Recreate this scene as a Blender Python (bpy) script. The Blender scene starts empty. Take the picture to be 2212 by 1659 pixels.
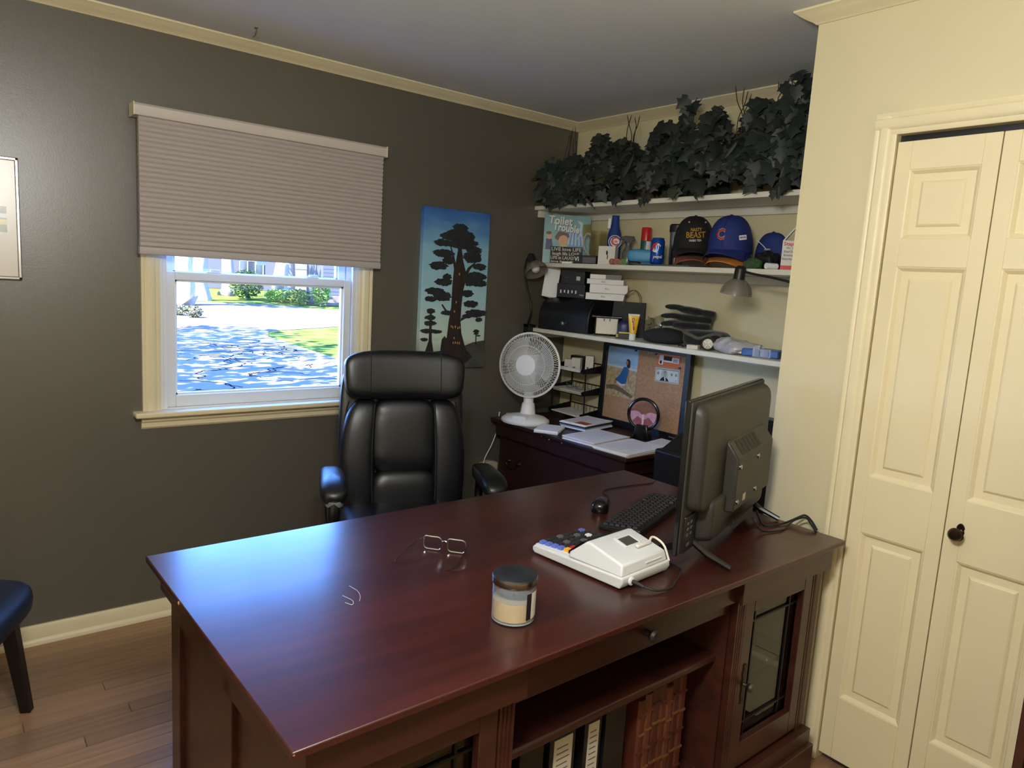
import bpy, bmesh, math, random
from mathutils import Matrix, Vector
PI = math.pi
random.seed(7)
sc = bpy.context.scene
COL = sc.collection

# ------------------------------------------------------------------ camera
cam_d = bpy.data.cameras.new('camera')
cam = bpy.data.objects.new('camera', cam_d)
COL.objects.link(cam)
sc.camera = cam
R_ = Vector((0.78358714, -0.61842249, 0.05953835))
U_ = Vector((0.04299643, 0.14958104, 0.98781416))
F_ = Vector((0.6197923, 0.77147854, -0.14379974))
cam.matrix_world = Matrix(((R_.x, U_.x, -F_.x, -2.9564), (R_.y, U_.y, -F_.y, -3.2044),
                           (R_.z, U_.z, -F_.z, 1.5337), (0, 0, 0, 1)))
cam_d.sensor_fit = 'HORIZONTAL'
cam_d.sensor_width = 36.0
cam_d.lens = 36.0 * 1553.42 / 2212.0
cam_d.clip_start = 0.05
cam_d.clip_end = 400

# ------------------------------------------------------------------ world, sun, lamps, exposure
world = bpy.data.worlds.new('sky'); sc.world = world
world.use_nodes = True
wn = world.node_tree.nodes; wl = world.node_tree.links
bg = wn['Background']
# clear blue sky: pale at the horizon, deeper overhead, the same all round
tcw = wn.new('ShaderNodeTexCoord'); spw = wn.new('ShaderNodeSeparateXYZ'); crw = wn.new('ShaderNodeValToRGB')
wl.new(tcw.outputs['Generated'], spw.inputs[0]); wl.new(spw.outputs['Z'], crw.inputs[0])
el = crw.color_ramp.elements
el[0].position = 0.0; el[0].color = (0.50, 0.72, 1.0, 1); el[1].position = 1.0; el[1].color = (0.11, 0.28, 0.85, 1)
for pos_, c_ in ((0.10, (0.28, 0.52, 1.0, 1)), (0.28, (0.12, 0.33, 1.0, 1))):
    e_ = el.new(pos_); e_.color = c_
wl.new(crw.outputs[0], bg.inputs[0])
SKY = 24.0
bg.inputs[1].default_value = SKY
def lamp(name, kind, energy, color, loc, rot=(0, 0, 0), **kw):
    l = bpy.data.lights.new(name, kind); l.energy = energy; l.color = color
    for k, v in kw.items(): setattr(l, k, v)
    o = bpy.data.objects.new(name, l); o.location = loc; o.rotation_euler = rot
    COL.objects.link(o); return o
sun_dir = Vector((0.62, 0.24, -0.74)).normalized()
s_ = lamp('sun_offscreen', 'SUN', 95.0, (1.0, 0.93, 0.82), (-20, -10, 30), angle=math.radians(0.6))
s_.rotation_euler = sun_dir.to_track_quat('-Z', 'Y').to_euler()
# the room's ceiling fixture: two shaded bulbs hanging behind and above the photographer
for q in (-0.09, 0.09):
    lamp('ceiling_fixture_bulb_offscreen', 'POINT', 47.5, (1.0, 0.99, 0.93), (-2.72 + q, -2.72 - q * 0.6, 1.98), shadow_soft_size=0.075)
sc.view_settings.view_transform = 'Standard'
sc.view_settings.look = 'None'
sc.view_settings.gamma = 1.0
sc.view_settings.use_curve_mapping = False
sc.view_settings.exposure = 0.0
sc.cycles.use_denoising = True
sc.cycles.max_bounces = 10
sc.cycles.diffuse_bounces = 5
sc.cycles.transparent_max_bounces = 16
sc.cycles.sample_clamp_indirect = 10.0

# ------------------------------------------------------------------ helpers: materials
def lin(c):
    def g(v):
        v /= 255.0
        return v / 12.92 if v <= 0.04045 else ((v + 0.055) / 1.055) ** 2.4
    return (g(c[0]), g(c[1]), g(c[2]), 1.0)
MATS = {}
def mat(name, col, rough=0.5, metal=0.0, spec=0.5, var=None, bump=None, coat=0.0, coat_rough=0.1, trans=0.0, rnd=0.0, sheen=0.0, col2=None):
    """var=(scale, amount, stretch) colour mottling; bump=(scale, strength, stretch); rnd = per-object brightness spread"""
    if name in MATS: return MATS[name]
    m = bpy.data.materials.new(name); m.use_nodes = True
    nt = m.node_tree; p = nt.nodes['Principled BSDF']
    c = lin(col)
    p.inputs['Base Color'].default_value = c
    p.inputs['Roughness'].default_value = rough
    p.inputs['Metallic'].default_value = metal
    p.inputs['Specular IOR Level'].default_value = spec
    p.inputs['Coat Weight'].default_value = coat
    p.inputs['Coat Roughness'].default_value = coat_rough
    p.inputs['Transmission Weight'].default_value = trans
    p.inputs['Sheen Weight'].default_value = sheen
    tc = nt.nodes.new('ShaderNodeTexCoord')
    def noise(scale, stretch, detail=4):
        mp = nt.nodes.new('ShaderNodeMapping'); mp.inputs['Scale'].default_value = stretch
        nt.links.new(tc.outputs['Object'], mp.inputs[0])
        n = nt.nodes.new('ShaderNodeTexNoise'); n.inputs['Scale'].default_value = scale; n.inputs['Detail'].default_value = detail
        nt.links.new(mp.outputs[0], n.inputs['Vector']); return n
    src = None
    if var:
        n = noise(var[0], var[2] if len(var) > 2 else (1, 1, 1))
        r = nt.nodes.new('ShaderNodeValToRGB')
        a = var[1]
        c2 = lin(col2) if col2 else tuple(min(1, v * (1 + a)) for v in c[:3]) + (1,)
        c1 = c if col2 else tuple(v * (1 - a) for v in c[:3]) + (1,)
        r.color_ramp.elements[0].position = 0.3; r.color_ramp.elements[1].position = 0.7
        r.color_ramp.elements[0].color = c1; r.color_ramp.elements[1].color = c2
        nt.links.new(n.outputs['Fac'], r.inputs[0]); src = r.outputs[0]
    if rnd:
        oi = nt.nodes.new('ShaderNodeObjectInfo')
        mr = nt.nodes.new('ShaderNodeMapRange'); mr.inputs[3].default_value = 1 - rnd; mr.inputs[4].default_value = 1 + rnd
        nt.links.new(oi.outputs['Random'], mr.inputs[0])
        hs = nt.nodes.new('ShaderNodeHueSaturation')
        nt.links.new(mr.outputs[0], hs.inputs['Value'])
        if src: nt.links.new(src, hs.inputs['Color'])
        else: hs.inputs['Color'].default_value = c
        src = hs.outputs[0]
    if src: nt.links.new(src, p.inputs['Base Color'])
    if bump:
        n = noise(bump[0], bump[2] if len(bump) > 2 else (1, 1, 1), 3)
        b = nt.nodes.new('ShaderNodeBump'); b.inputs['Strength'].default_value = bump[1]; b.inputs['Distance'].default_value = 0.002
        nt.links.new(n.outputs['Fac'], b.inputs['Height']); nt.links.new(b.outputs[0], p.inputs['Normal'])
    MATS[name] = m; return m
def glass_mat(name, tint=(255, 255, 255), refl=1.0, rough=0.0, ior=1.5):
    """thin pane: clear transmission plus Fresnel mirror"""
    if name in MATS: return MATS[name]
    m = bpy.data.materials.new(name); m.use_nodes = True; nt = m.node_tree; nt.nodes.clear()
    o = nt.nodes.new('ShaderNodeOutputMaterial'); mx = nt.nodes.new('ShaderNodeMixShader')
    t = nt.nodes.new('ShaderNodeBsdfTransparent'); g = nt.nodes.new('ShaderNodeBsdfGlossy')
    lw = nt.nodes.new('ShaderNodeLayerWeight'); lw.inputs[0].default_value = 0.5      # Schlick Fresnel, the same from both sides
    pw = nt.nodes.new('ShaderNodeMath'); pw.operation = 'POWER'; pw.inputs[1].default_value = 5.0; nt.links.new(lw.outputs['Facing'], pw.inputs[0])
    f = nt.nodes.new('ShaderNodeMath'); f.operation = 'MULTIPLY_ADD'; f0 = ((ior - 1) / (ior + 1)) ** 2
    f.inputs[1].default_value = 1 - f0; f.inputs[2].default_value = f0; nt.links.new(pw.outputs[0], f.inputs[0])
    t.inputs[0].default_value = lin(tint); g.inputs['Roughness'].default_value = rough
    g.inputs[0].default_value = (refl, refl, refl, 1)
    nt.links.new(f.outputs[0], mx.inputs[0]); nt.links.new(t.outputs[0], mx.inputs[1]); nt.links.new(g.outputs[0], mx.inputs[2])
    nt.links.new(mx.outputs[0], o.inputs[0]); MATS[name] = m; return m

# ------------------------------------------------------------------ helpers: geometry
def rotz(a): return Matrix.Rotation(a, 4, 'Z')
def tr(x, y, z): return Matrix.Translation((x, y, z))
def rx(a): return Matrix.Rotation(a, 4, 'X')
def ry(a): return Matrix.Rotation(a, 4, 'Y')
class MB:
    def __init__(s, M=None): s.v = []; s.f = []; s.M = M
    def add(s, vs, fs):
        b = len(s.v)
        if s.M is not None: vs = [s.M @ Vector(p) for p in vs]
        s.v += [tuple(p) for p in vs]; s.f += [tuple(i + b for i in f) for f in fs]
        return s
    def box(s, x0, x1, y0, y1, z0, z1):
        return s.add([(x, y, z) for z in (z0, z1) for y in (y0, y1) for x in (x0, x1)],
                     [(0, 2, 3, 1), (4, 5, 7, 6), (0, 1, 5, 4), (2, 6, 7, 3), (0, 4, 6, 2), (1, 3, 7, 5)])
    def frustum(s, r0, z0, r1, z1):
        """rects (x0,x1,y0,y1) at two heights"""
        def q(r, z): return [(r[0], r[2], z), (r[1], r[2], z), (r[1], r[3], z), (r[0], r[3], z)]
        return s.add(q(r0, z0) + q(r1, z1), [(3, 2, 1, 0), (4, 5, 6, 7)] + [(i, (i + 1) % 4, 4 + (i + 1) % 4, 4 + i) for i in range(4)])
    def prism(s, poly, h0, h1, M=None):
        """polygon in local xy extruded h0..h1 along local z, optional local matrix"""
        n = len(poly)
        vs = [(p[0], p[1], h0) for p in poly] + [(p[0], p[1], h1) for p in poly]
        if M is not None: vs = [M @ Vector(p) for p in vs]
        return s.add(vs, [tuple(range(n - 1, -1, -1)), tuple(range(n, 2 * n))] + [(i, (i + 1) % n, n + (i + 1) % n, n + i) for i in range(n)])
    def flat(s, poly, M=None, h=0.0):
        vs = [(p[0], p[1], h) for p in poly]
        if M is not None: vs = [M @ Vector(p) for p in vs]
        return s.add(vs, [tuple(range(len(poly)))])
    def rings(s, rings, cap=True, closed=True):
        n = len(rings[0]); vs = [p for r in rings for p in r]; fs = []
        for k in range(len(rings) - 1):
            for i in range(n if closed else n - 1):
                j = (i + 1) % n
                fs.append((k * n + i, k * n + j, (k + 1) * n + j, (k + 1) * n + i))
        if cap:
            fs.append(tuple(range(n - 1, -1, -1))); fs.append(tuple((len(rings) - 1) * n + i for i in range(n)))
        return s.add(vs, fs)
    def lathe(s, prof, seg=24, M=None, cap=True):
        rs = []
        for r, z in prof:
            ring = [Vector((max(r, 1e-5) * math.cos(2 * PI * i / seg), max(r, 1e-5) * math.sin(2 * PI * i / seg), z)) for i in range(seg)]
            if M is not None: ring = [M @ p for p in ring]
            rs.append(ring)
        return s.rings(rs, cap)
    def cyl(s, a, b, r, r2=None, seg=12):
        a = Vector(a); b = Vector(b); q = (b - a).to_track_quat('Z', 'Y').to_matrix().to_4x4()
        return s.lathe([(r, 0), (r if r2 is None else r2, (b - a).length)], seg, tr(*a) @ q)
    def tube(s, pts, r, seg=8, cap=True, closed=False):
        P = [Vector(p) for p in pts]; n = len(P); rs = []; up = None
        for i, p in enumerate(P):
            if closed: t = (P[(i + 1) % n] - P[i - 1]).normalized()
            else: t = (P[min(i + 1, n - 1)] - P[max(i - 1, 0)]).normalized()
            if up is None:
                up = Vector((0, 0, 1)) if abs(t.z) < 0.9 else Vector((1, 0, 0))
            a = t.cross(up)
            if a.length < 1e-6: a = t.orthogonal()
            a.normalize(); up = a.cross(t).normalized()
            rr = r[i] if isinstance(r, (list, tuple)) else r
            rs.append([p + (a * math.cos(2 * PI * k / seg) + up * math.sin(2 * PI * k / seg)) * rr for k in range(seg)])
        if closed: rs.append(rs[0]); cap = False
        return s.rings(rs, cap)
    def squad(s, a, b, c, e1=0.4, e2=0.4, M=None, nu=28, nv=16, warp=None):
        """superellipsoid with half axes a,b,c"""
        def sp(v, e): return math.copysign(abs(v) ** e, v)
        rs = []
        for j in range(nv + 1):
            ph = -PI / 2 + PI * j / nv
            ring = []
            for i in range(nu):
                th = 2 * PI * i / nu
                cp = max(math.cos(ph), 1e-4)
                p = Vector((a * sp(cp, e1) * sp(math.cos(th), e2), b * sp(cp, e1) * sp(math.sin(th), e2), c * sp(math.sin(ph), e1)))
                if warp: p = Vector(warp(p))
                if M is not None: p = M @ p
                ring.append(p)
            rs.append(ring)
        return s.rings(rs, True)
    def sheet(s, fn, nu, nv):
        vs = [fn(i / nu, j / nv) for j in range(nv + 1) for i in range(nu + 1)]
        return s.add(vs, [(j * (nu + 1) + i, j * (nu + 1) + i + 1, (j + 1) * (nu + 1) + i + 1, (j + 1) * (nu + 1) + i) for j in range(nv) for i in range(nu)])
    def sweep(s, path, prof, closed=False):
        """path: xy points; prof: (offset to the right of travel, z); mitred"""
        P = [Vector(p) for p in path]; n = len(P); rs = []
        for i in range(n):
            if closed or 0 < i < n - 1:
                d0 = (P[i] - P[i - 1]).normalized(); d1 = (P[(i + 1) % n] - P[i]).normalized()
            elif i == 0: d0 = d1 = (P[1] - P[0]).normalized()
            else: d0 = d1 = (P[-1] - P[-2]).normalized()
            n0 = Vector((d0.y, -d0.x)); n1 = Vector((d1.y, -d1.x))
            m = (n0 + n1); m = m / max(m.dot(n0), 1e-3)
            rs.append([(P[i].x + m.x * o, P[i].y + m.y * o, z) for o, z in prof])
        if closed: rs.append(rs[0])
        return s.rings(rs, not closed)
    def build(s, name, m, parent=None, bevel=0.0, angle=35, fix=True, seg=2, loc=None, rot=None, subsurf=0):
        me = bpy.data.meshes.new(name); me.from_pydata(s.v, [], s.f)
        if fix:
            bm = bmesh.new(); bm.from_mesh(me)
            bmesh.ops.remove_doubles(bm, verts=bm.verts, dist=1e-6)
            bmesh.ops.recalc_face_normals(bm, faces=bm.faces)
            bm.to_mesh(me); bm.free()
        me.materials.append(m)
        for p in me.polygons: p.use_smooth = True
        me.set_sharp_from_angle(angle=math.radians(angle))
        o = bpy.data.objects.new(name, me); COL.objects.link(o)
        if parent is not None: o.parent = parent
        if loc: o.location = loc
        if rot: o.rotation_euler = rot
        if bevel:
            b = o.modifiers.new('bevel', 'BEVEL'); b.width = bevel; b.segments = seg; b.limit_method = 'ANGLE'; b.angle_limit = math.radians(40)
            b.harden_normals = False
        if subsurf:
            q = o.modifiers.new('sub', 'SUBSURF'); q.levels = subsurf; q.render_levels = subsurf
        return o
def B(x0, x1, y0, y1, z0, z1): return MB().box(x0, x1, y0, y1, z0, z1)
def thing(name, label, cat, loc=(0, 0, 0), rot=0.0, group=None):
    o = bpy.data.objects.new(name, None); COL.objects.link(o); o.empty_display_size = 0.05
    o.location = loc
    o.rotation_euler = (0, 0, rot) if not isinstance(rot, tuple) else rot
    return tag(o, label, cat, group)
def tag(o, label, cat, group=None, kind=None):
    o['label'] = label; o['category'] = cat
    if group: o['group'] = group
    if kind: o['kind'] = kind
    return o
def struct(o): o['kind'] = 'structure'; return o
def text(body, size, m, parent, M, name='lettering', fat=0.0, width=None, ext=0.0002, shear=0.0, space=1.0):
    cu = bpy.data.curves.new(name, 'FONT'); cu.body = body; cu.size = size; cu.align_x = 'CENTER'; cu.align_y = 'CENTER'
    cu.extrude = ext; cu.offset = fat; cu.resolution_u = 2; cu.shear = shear; cu.space_character = space
    t = bpy.data.objects.new(name, cu); me = bpy.data.meshes.new_from_object(t)
    bpy.data.objects.remove(t)
    if width and len(me.vertices):
        xs = [v.co.x for v in me.vertices]; k = width / max(max(xs) - min(xs), 1e-6)
        for v in me.vertices: v.co.x *= k
    me.transform(M); me.materials.clear(); me.materials.append(m); me.name = name
    o = bpy.data.objects.new(name, me); COL.objects.link(o); o.parent = parent; return o
def front(x, y, z): return tr(x, y, z) @ rx(PI / 2)          # decal plane on a face that looks to local -y
def ell(cx, cy, a, b, n=20, jag=0.0, rng=random):
    return [(cx + a * math.cos(2 * PI * i / n) * (1 + rng.uniform(-jag, jag)), cy + b * math.sin(2 * PI * i / n) * (1 + rng.uniform(-jag, jag))) for i in range(n)]
def rrect(x0, x1, y0, y1, r, n=4):
    out = []
    for cx, cy, a0 in ((x1 - r, y1 - r, 0), (x0 + r, y1 - r, PI / 2), (x0 + r, y0 + r, PI), (x1 - r, y0 + r, 1.5 * PI)):
        for k in range(n + 1):
            a = a0 + PI / 2 * k / n
            out.append((cx + r * math.cos(a), cy + r * math.sin(a)))
    return out
def smooth(pts, n=6):
    """Catmull-Rom through points"""
    P = [Vector(p) for p in pts]; P = [P[0] * 2 - P[1]] + P + [P[-1] * 2 - P[-2]]; out = []
    for i in range(1, len(P) - 2):
        for k in range(n):
            t = k / n
            out.append(0.5 * ((2 * P[i]) + (P[i + 1] - P[i - 1]) * t + (2 * P[i - 1] - 5 * P[i] + 4 * P[i + 1] - P[i + 2]) * t * t + (3 * P[i] - P[i - 1] - 3 * P[i + 1] + P[i + 2]) * t ** 3))
    out.append(P[-2]); return out

# ------------------------------------------------------------------ materials used in several places
M_olive = mat('olive_wall_paint', (92, 88, 77), 0.35, spec=0.85, var=(1.2, 0.04), bump=(160, 0.12))
M_cream = mat('cream_wall_paint', (214, 203, 166), 0.5, var=(1.5, 0.03), bump=(160, 0.1))
M_trim = mat('cream_trim_gloss', (226, 213, 176), 0.42, var=(6, 0.03), bump=(60, 0.05))
M_ceil = mat('ceiling_paint', (218, 220, 222), 0.85, bump=(220, 0.15))
M_white = mat('white_vinyl', (225, 228, 232), 0.35)
M_shelf = mat('white_shelf_paint', (222, 219, 205), 0.4, var=(5, 0.03))
M_black = mat('black_plastic', (22, 22, 24), 0.42)
M_blackg = mat('glossy_black_plastic', (14, 14, 16), 0.18)
M_blackm = mat('black_metal', (18, 18, 20), 0.35, metal=0.3)
M_paper = mat('white_paper', (240, 240, 242), 0.75, var=(8, 0.03))
M_ink = mat('grey_ink', (95, 95, 105), 0.7)
M_blk = mat('black_ink', (20, 20, 22), 0.7)
M_wht = mat('white_ink', (230, 230, 228), 0.7)
M_steel = mat('brushed_steel', (170, 170, 172), 0.28, metal=1.0)
M_bronze = mat('dark_bronze', (52, 42, 32), 0.35, metal=0.8)
M_pane = glass_mat('clear_pane')

# ================================================================== SETTING
XL, YB, ZC = -4.35, -4.75, 2.44          # left wall, back wall, ceiling height
XC, YJ = -0.70, -1.858                   # closet wall plane and the corner where it juts out
WX0, WX1, WZ0, WZ1 = -2.25, -1.37, 0.895, 2.03   # window opening

M_oak = mat('oak_strip_floor', (148, 113, 80), 0.30, var=(5, 0.18, (0.35, 9, 1)), bump=(30, 0.05, (0.3, 8, 1)), rnd=0.2)
M_oakgap = mat('dark_floor_joint', (112, 84, 58), 0.6)
fl = struct(B(XL - 0.1, 0.1, YB - 0.1, 0.1, -0.08, -0.006).build('floor', M_oakgap))
fl['label'] = 'oak strip hardwood floor'
# planks: strips running along the window wall
pm = {}
PW = 0.0615
def plank(x0, x1, y0):
    k = round(x1 - x0, 2)
    if k not in pm:
        pm[k] = MB().frustum((0, k - 0.0012, 0, PW - 0.0012), -0.0065, (0.0006, k - 0.0018, 0.0006, PW - 0.0018), 0.0).build('plank', M_oak, fl)
        pm[k].location = (x0, y0, 0); return
    o = bpy.data.objects.new('plank', pm[k].data); COL.objects.link(o); o.parent = fl; o.location = (x0, y0, 0)
row = 0; y = -PW
rg = random.Random(3)
while y > -2.95:
    xs = -3.7 - rg.choice([0.0, 0.15, 0.3, 0.45, 0.6]); end = -0.72 if y < YJ else 0.0
    if y > -2.3: end = -1.9
    while xs < end:
        L = rg.choice([0.75, 0.95, 1.15, 1.35])
        plank(xs, min(xs + L, xs + L), y) if xs + L < end - 0.06 else plank(xs, end, y)
        xs += L
        if xs > end - 0.06: break
    y -= PW; row += 1
# floor in the rest of the room, out of the plank field
for nm, r in (('plank_field', (-1.9, -0.0, -2.3, -0.0)), ('plank_field', (XL, -0.7, YB, y + PW)), ('plank_field', (XL, -4.3, y + PW, 0))):
    o = B(r[0], r[1], r[2], r[3], -0.0062, -0.0012).build(nm, M_oak, fl); o['kind'] = 'stuff'

# window wall with its opening
w = MB()
w.box(XL - 0.1, WX0, 0, 0.14, -0.06, ZC + 0.06).box(WX1, 0.12, 0, 0.14, -0.06, ZC + 0.06)
w.box(WX0, WX1, 0, 0.14, -0.06, WZ0 - 0.03).box(WX0, WX1, 0, 0.14, WZ1, ZC + 0.06)
struct(w.build('wall_back', M_olive, fix=False))
struct(B(0.0, 0.12, YJ - 0.1, 0.0, -0.06, ZC + 0.06).build('wall_right', M_cream))
struct(B(XC + 0.1, 0.12, YJ - 0.1, YJ, -0.06, ZC + 0.06).build('wall_closet_side', M_cream))
DY0, DY1, DZ = -2.1555, -2.714, 2.0255     # closet door opening
w = MB()
w.box(XC, XC + 0.1, DY0, YJ, -0.06, ZC + 0.06).box(XC, XC + 0.1, YB - 0.1, DY1, -0.06, ZC + 0.06).box(XC, XC + 0.1, DY1, DY0, DZ, ZC + 0.06)
struct(w.build('wall_closet_front', M_cream, fix=False))
struct(B(XC + 0.35, XC + 0.4, YB, YJ - 0.1, -0.06, ZC).build('wall_closet_inside', mat('closet_inside', (120, 112, 95), 0.8)))
struct(B(XL - 0.1, XL, YB - 0.1, 0.14, -0.06, ZC + 0.06).build('wall_left', M_cream))
struct(B(XL - 0.1, XC + 0.1, YB - 0.1, YB, -0.06, ZC + 0.06).build('wall_front', M_cream))
struct(B(XL - 0.1, 0.12, YB - 0.1, 0.14, ZC, ZC + 0.08).build('ceiling', M_ceil))

# crown moulding following every wall, mitred at the corners
crown = [(0, ZC - 0.040), (0.006, ZC - 0.040), (0.012, ZC - 0.034), (0.028, ZC - 0.026), (0.044, ZC - 0.016), (0.054, ZC - 0.008), (0.058, ZC - 0.006), (0.06, ZC + 0.002), (0, ZC + 0.002)]
struct(MB().sweep([(XL, 0), (0, 0)], crown).build('trim_1', M_trim))
struct(MB().sweep([(0, 0), (0, YJ)], crown).build('trim_2', M_trim))
struct(MB().sweep([(0, YJ), (XC, YJ), (XC, YB)], crown).build('trim_3', M_trim))
# baseboards
bb = [(0, 0), (0.022, 0), (0.022, 0.012), (0.016, 0.022), (0.013, 0.024), (0.013, 0.068), (0.008, 0.078), (0, 0.0785)]
struct(MB().sweep([(XL, 0), (0, 0), (0, YJ), (XC, YJ), (XC, DY0 + 0.062)], bb).build('baseboard_back', M_trim))
struct(MB().sweep([(XL, YB), (XL, 0)], bb).build('baseboard_left', M_trim))

# ---- window
win = struct(thing('window_1', 'white double-hung window with cream casing', 'window', (0, 0, 0)))
del win['category']
cas = [(0, 0), (0.010, 0), (0.012, 0.004), (0.012, 0.016), (0.016, 0.020), (0.019, 0.03), (0.019, 0.05), (0.014, 0.056), (0.017, 0.062), (0.017, 0.07), (0, 0.07)]
def casing_leg(x_in, sgn, z0, z1, name, parent, yw=0.0):
    m = MB(); 
    m.rings([[(x_in + sgn * o, yw - d, z) for d, o in cas] for z in (z0, z1)])
    return m.build(name, M_trim, parent)
casing_leg(WX0, -1, WZ0 + 0.012, WZ1 + 0.06, 'casing', win)
casing_leg(WX1, 1, WZ0 + 0.012, WZ1 + 0.06, 'casing', win)
m = MB(); m.rings([[(x, -d, WZ1 + o) for d, o in cas] for x in (WX0 - 0.07, WX1 + 0.07)]); m.build('head_casing', M_trim, win)
B(WX0 - 0.105, WX1 + 0.105, -0.062, 0.03, WZ0 - 0.008, WZ0 + 0.014).build('stool', M_trim, win, bevel=0.006)
MB().prism([(0, 0), (-0.022, 0), (-0.022, -0.02), (-0.014, -0.028), (-0.014, -0.045), (-0.006, -0.054), (0, -0.054)], WX0 - 0.075, WX1 + 0.075,
           Matrix(((0, 0, 1, 0), (1, 0, 0, 0), (0, 1, 0, WZ0 - 0.008), (0, 0, 0, 1)))).build('apron', M_trim, win)
# vinyl frame with tracks
fx0, fx1 = WX0, WX1
fr = MB()
for a, b in ((fx0, fx0 + 0.012), (fx1 - 0.012, fx1)): fr.box(a, b, -0.004, 0.14, WZ0 + 0.014, WZ1)
for sg, xx in ((1, fx0 + 0.012), (-1, fx1 - 0.012)):
    for y0, y1, dx in ((-0.002, 0.012, 0.016), (0.058, 0.066, 0.02), (0.108, 0.13, 0.022)):
        fr.box(min(xx, xx + sg * dx), max(xx, xx + sg * dx), y0, y1, WZ0 + 0.014, WZ1)
fr.box(fx0, fx1, -0.004, 0.14, WZ1 - 0.012, WZ1)
fr.build('vinyl_frame', M_white, win, bevel=0.0015)
B(fx0, fx1, 0.0, 0.15, WZ0 - 0.02, WZ0 + 0.02).build('vinyl_sill', M_white, win, bevel=0.003)
def sash(y0, y1, x0, x1, z0, z1, st, top, bot, name):
    s = MB()
    s.box(x0, x0 + st, y0, y1, z0, z1).box(x1 - st, x1, y0, y1, z0, z1)
    s.box(x0 + st, x1 - st, y0, y1, z0, z0 + bot).box(x0 + st, x1 - st, y0, y1, z1 - top, z1)
    o = s.build(name, M_white, win, bevel=0.003, fix=False)
    yc = (y0 + y1) / 2
    B(x0 + st - 0.005, x1 - st + 0.005, yc + 0.004, yc + 0.008, z0 + bot - 0.005, z1 - top + 0.005).build('pane', M_pane, o)
    gz = MB()   # glazing bead
    for a in ((x0 + st, x0 + st + 0.008, z0 + bot, z1 - top), (x1 - st - 0.008, x1 - st, z0 + bot, z1 - top)): gz.box(a[0], a[1], yc - 0.008, yc + 0.012, a[2], a[3])
    gz.box(x0 + st, x1 - st, yc - 0.008, yc + 0.012, z0 + bot, z0 + bot + 0.008).box(x0 + st, x1 - st, yc - 0.008, yc + 0.012, z1 - top - 0.008, z1 - top)
    gz.build('glazing_bead', M_white, o, fix=False)
    return o
ls = sash(0.014, 0.056, WX0 + 0.028, WX1 - 0.028, WZ0 + 0.02, 1.483, 0.036, 0.034, 0.05, 'lower_sash')
us = sash(0.068, 0.106, WX0 + 0.034, WX1 - 0.034, 1.445, WZ1 - 0.012, 0.036, 0.04, 0.034, 'upper_sash')
for xx in (-2.03, -1.59):
    k = MB(); k.box(xx - 0.03, xx + 0.03, 0.016, 0.05, 1.483, 1.489).box(xx - 0.012, xx + 0.028, 0.024, 0.04, 1.489, 1.499)
    k.build('sash_lock', M_white, ls, bevel=0.003)
B(-1.82, -1.775, 0.112, 0.116, 1.53, 1.57).build('sticker', mat('pale_sticker', (190, 200, 215), 0.6), us)

# ---- cellular shade (hangs on the wall over the window)
M_shade = mat('shade_fabric', (176, 166, 162), 0.8, bump=(300, 0.15))
bl = thing('cellular_shade', 'taupe pleated cellular shade half lowered over the window', 'window shade', (0, 0, 0))
bx0, bx1 = -2.352, -1.291
hr = MB(); hr.prism([(-0.02, 0), (-0.098, 0), (-0.102, 0.006), (-0.102, 0.036), (-0.092, 0.045), (-0.02, 0.045)], bx0, bx1,
                   Matrix(((0, 0, 1, 0), (1, 0, 0, 0), (0, 1, 0, 2.062), (0, 0, 0, 1))))
hr.build('headrail', mat('shade_headrail', (200, 190, 182), 0.45), bl)
for xx in (bx0 - 0.003, bx1): B(xx, xx + 0.003, -0.104, -0.02, 2.06, 2.108).build('end_cap', M_trim, bl)
NP = 26; z_t, z_b = 2.064, 1.574
prof = []
for i in range(NP):
    z = z_t + (z_b - z_t) * i / NP; dz = (z_b - z_t) / NP
    prof += [(-0.082, z), (-0.088, z + dz * 0.25), (-0.0895, z + dz * 0.5), (-0.088, z + dz * 0.75)]
prof += [(-0.082, z_b)]
back = [(-0.058 - (0.006 if i % 4 == 0 else 0), z) for i, (d, z) in enumerate(reversed(prof))]
pp = prof + back
MB().rings([[(x, d, z) for d, z in pp] for x in (bx0 + 0.016, bx1 - 0.01)]).build('pleated_fabric', M_shade, bl, angle=60)
MB().prism(rrect(-0.088, -0.056, 0, 0.03, 0.006, 2), bx0 + 0.014, bx1 - 0.008,
           Matrix(((0, 0, 1, 0), (1, 0, 0, 0), (0, 1, 0, 1.545), (0, 0, 0, 1)))).build('bottom_rail', mat('shade_bottom_rail', (176, 168, 165), 0.5), bl)

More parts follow.
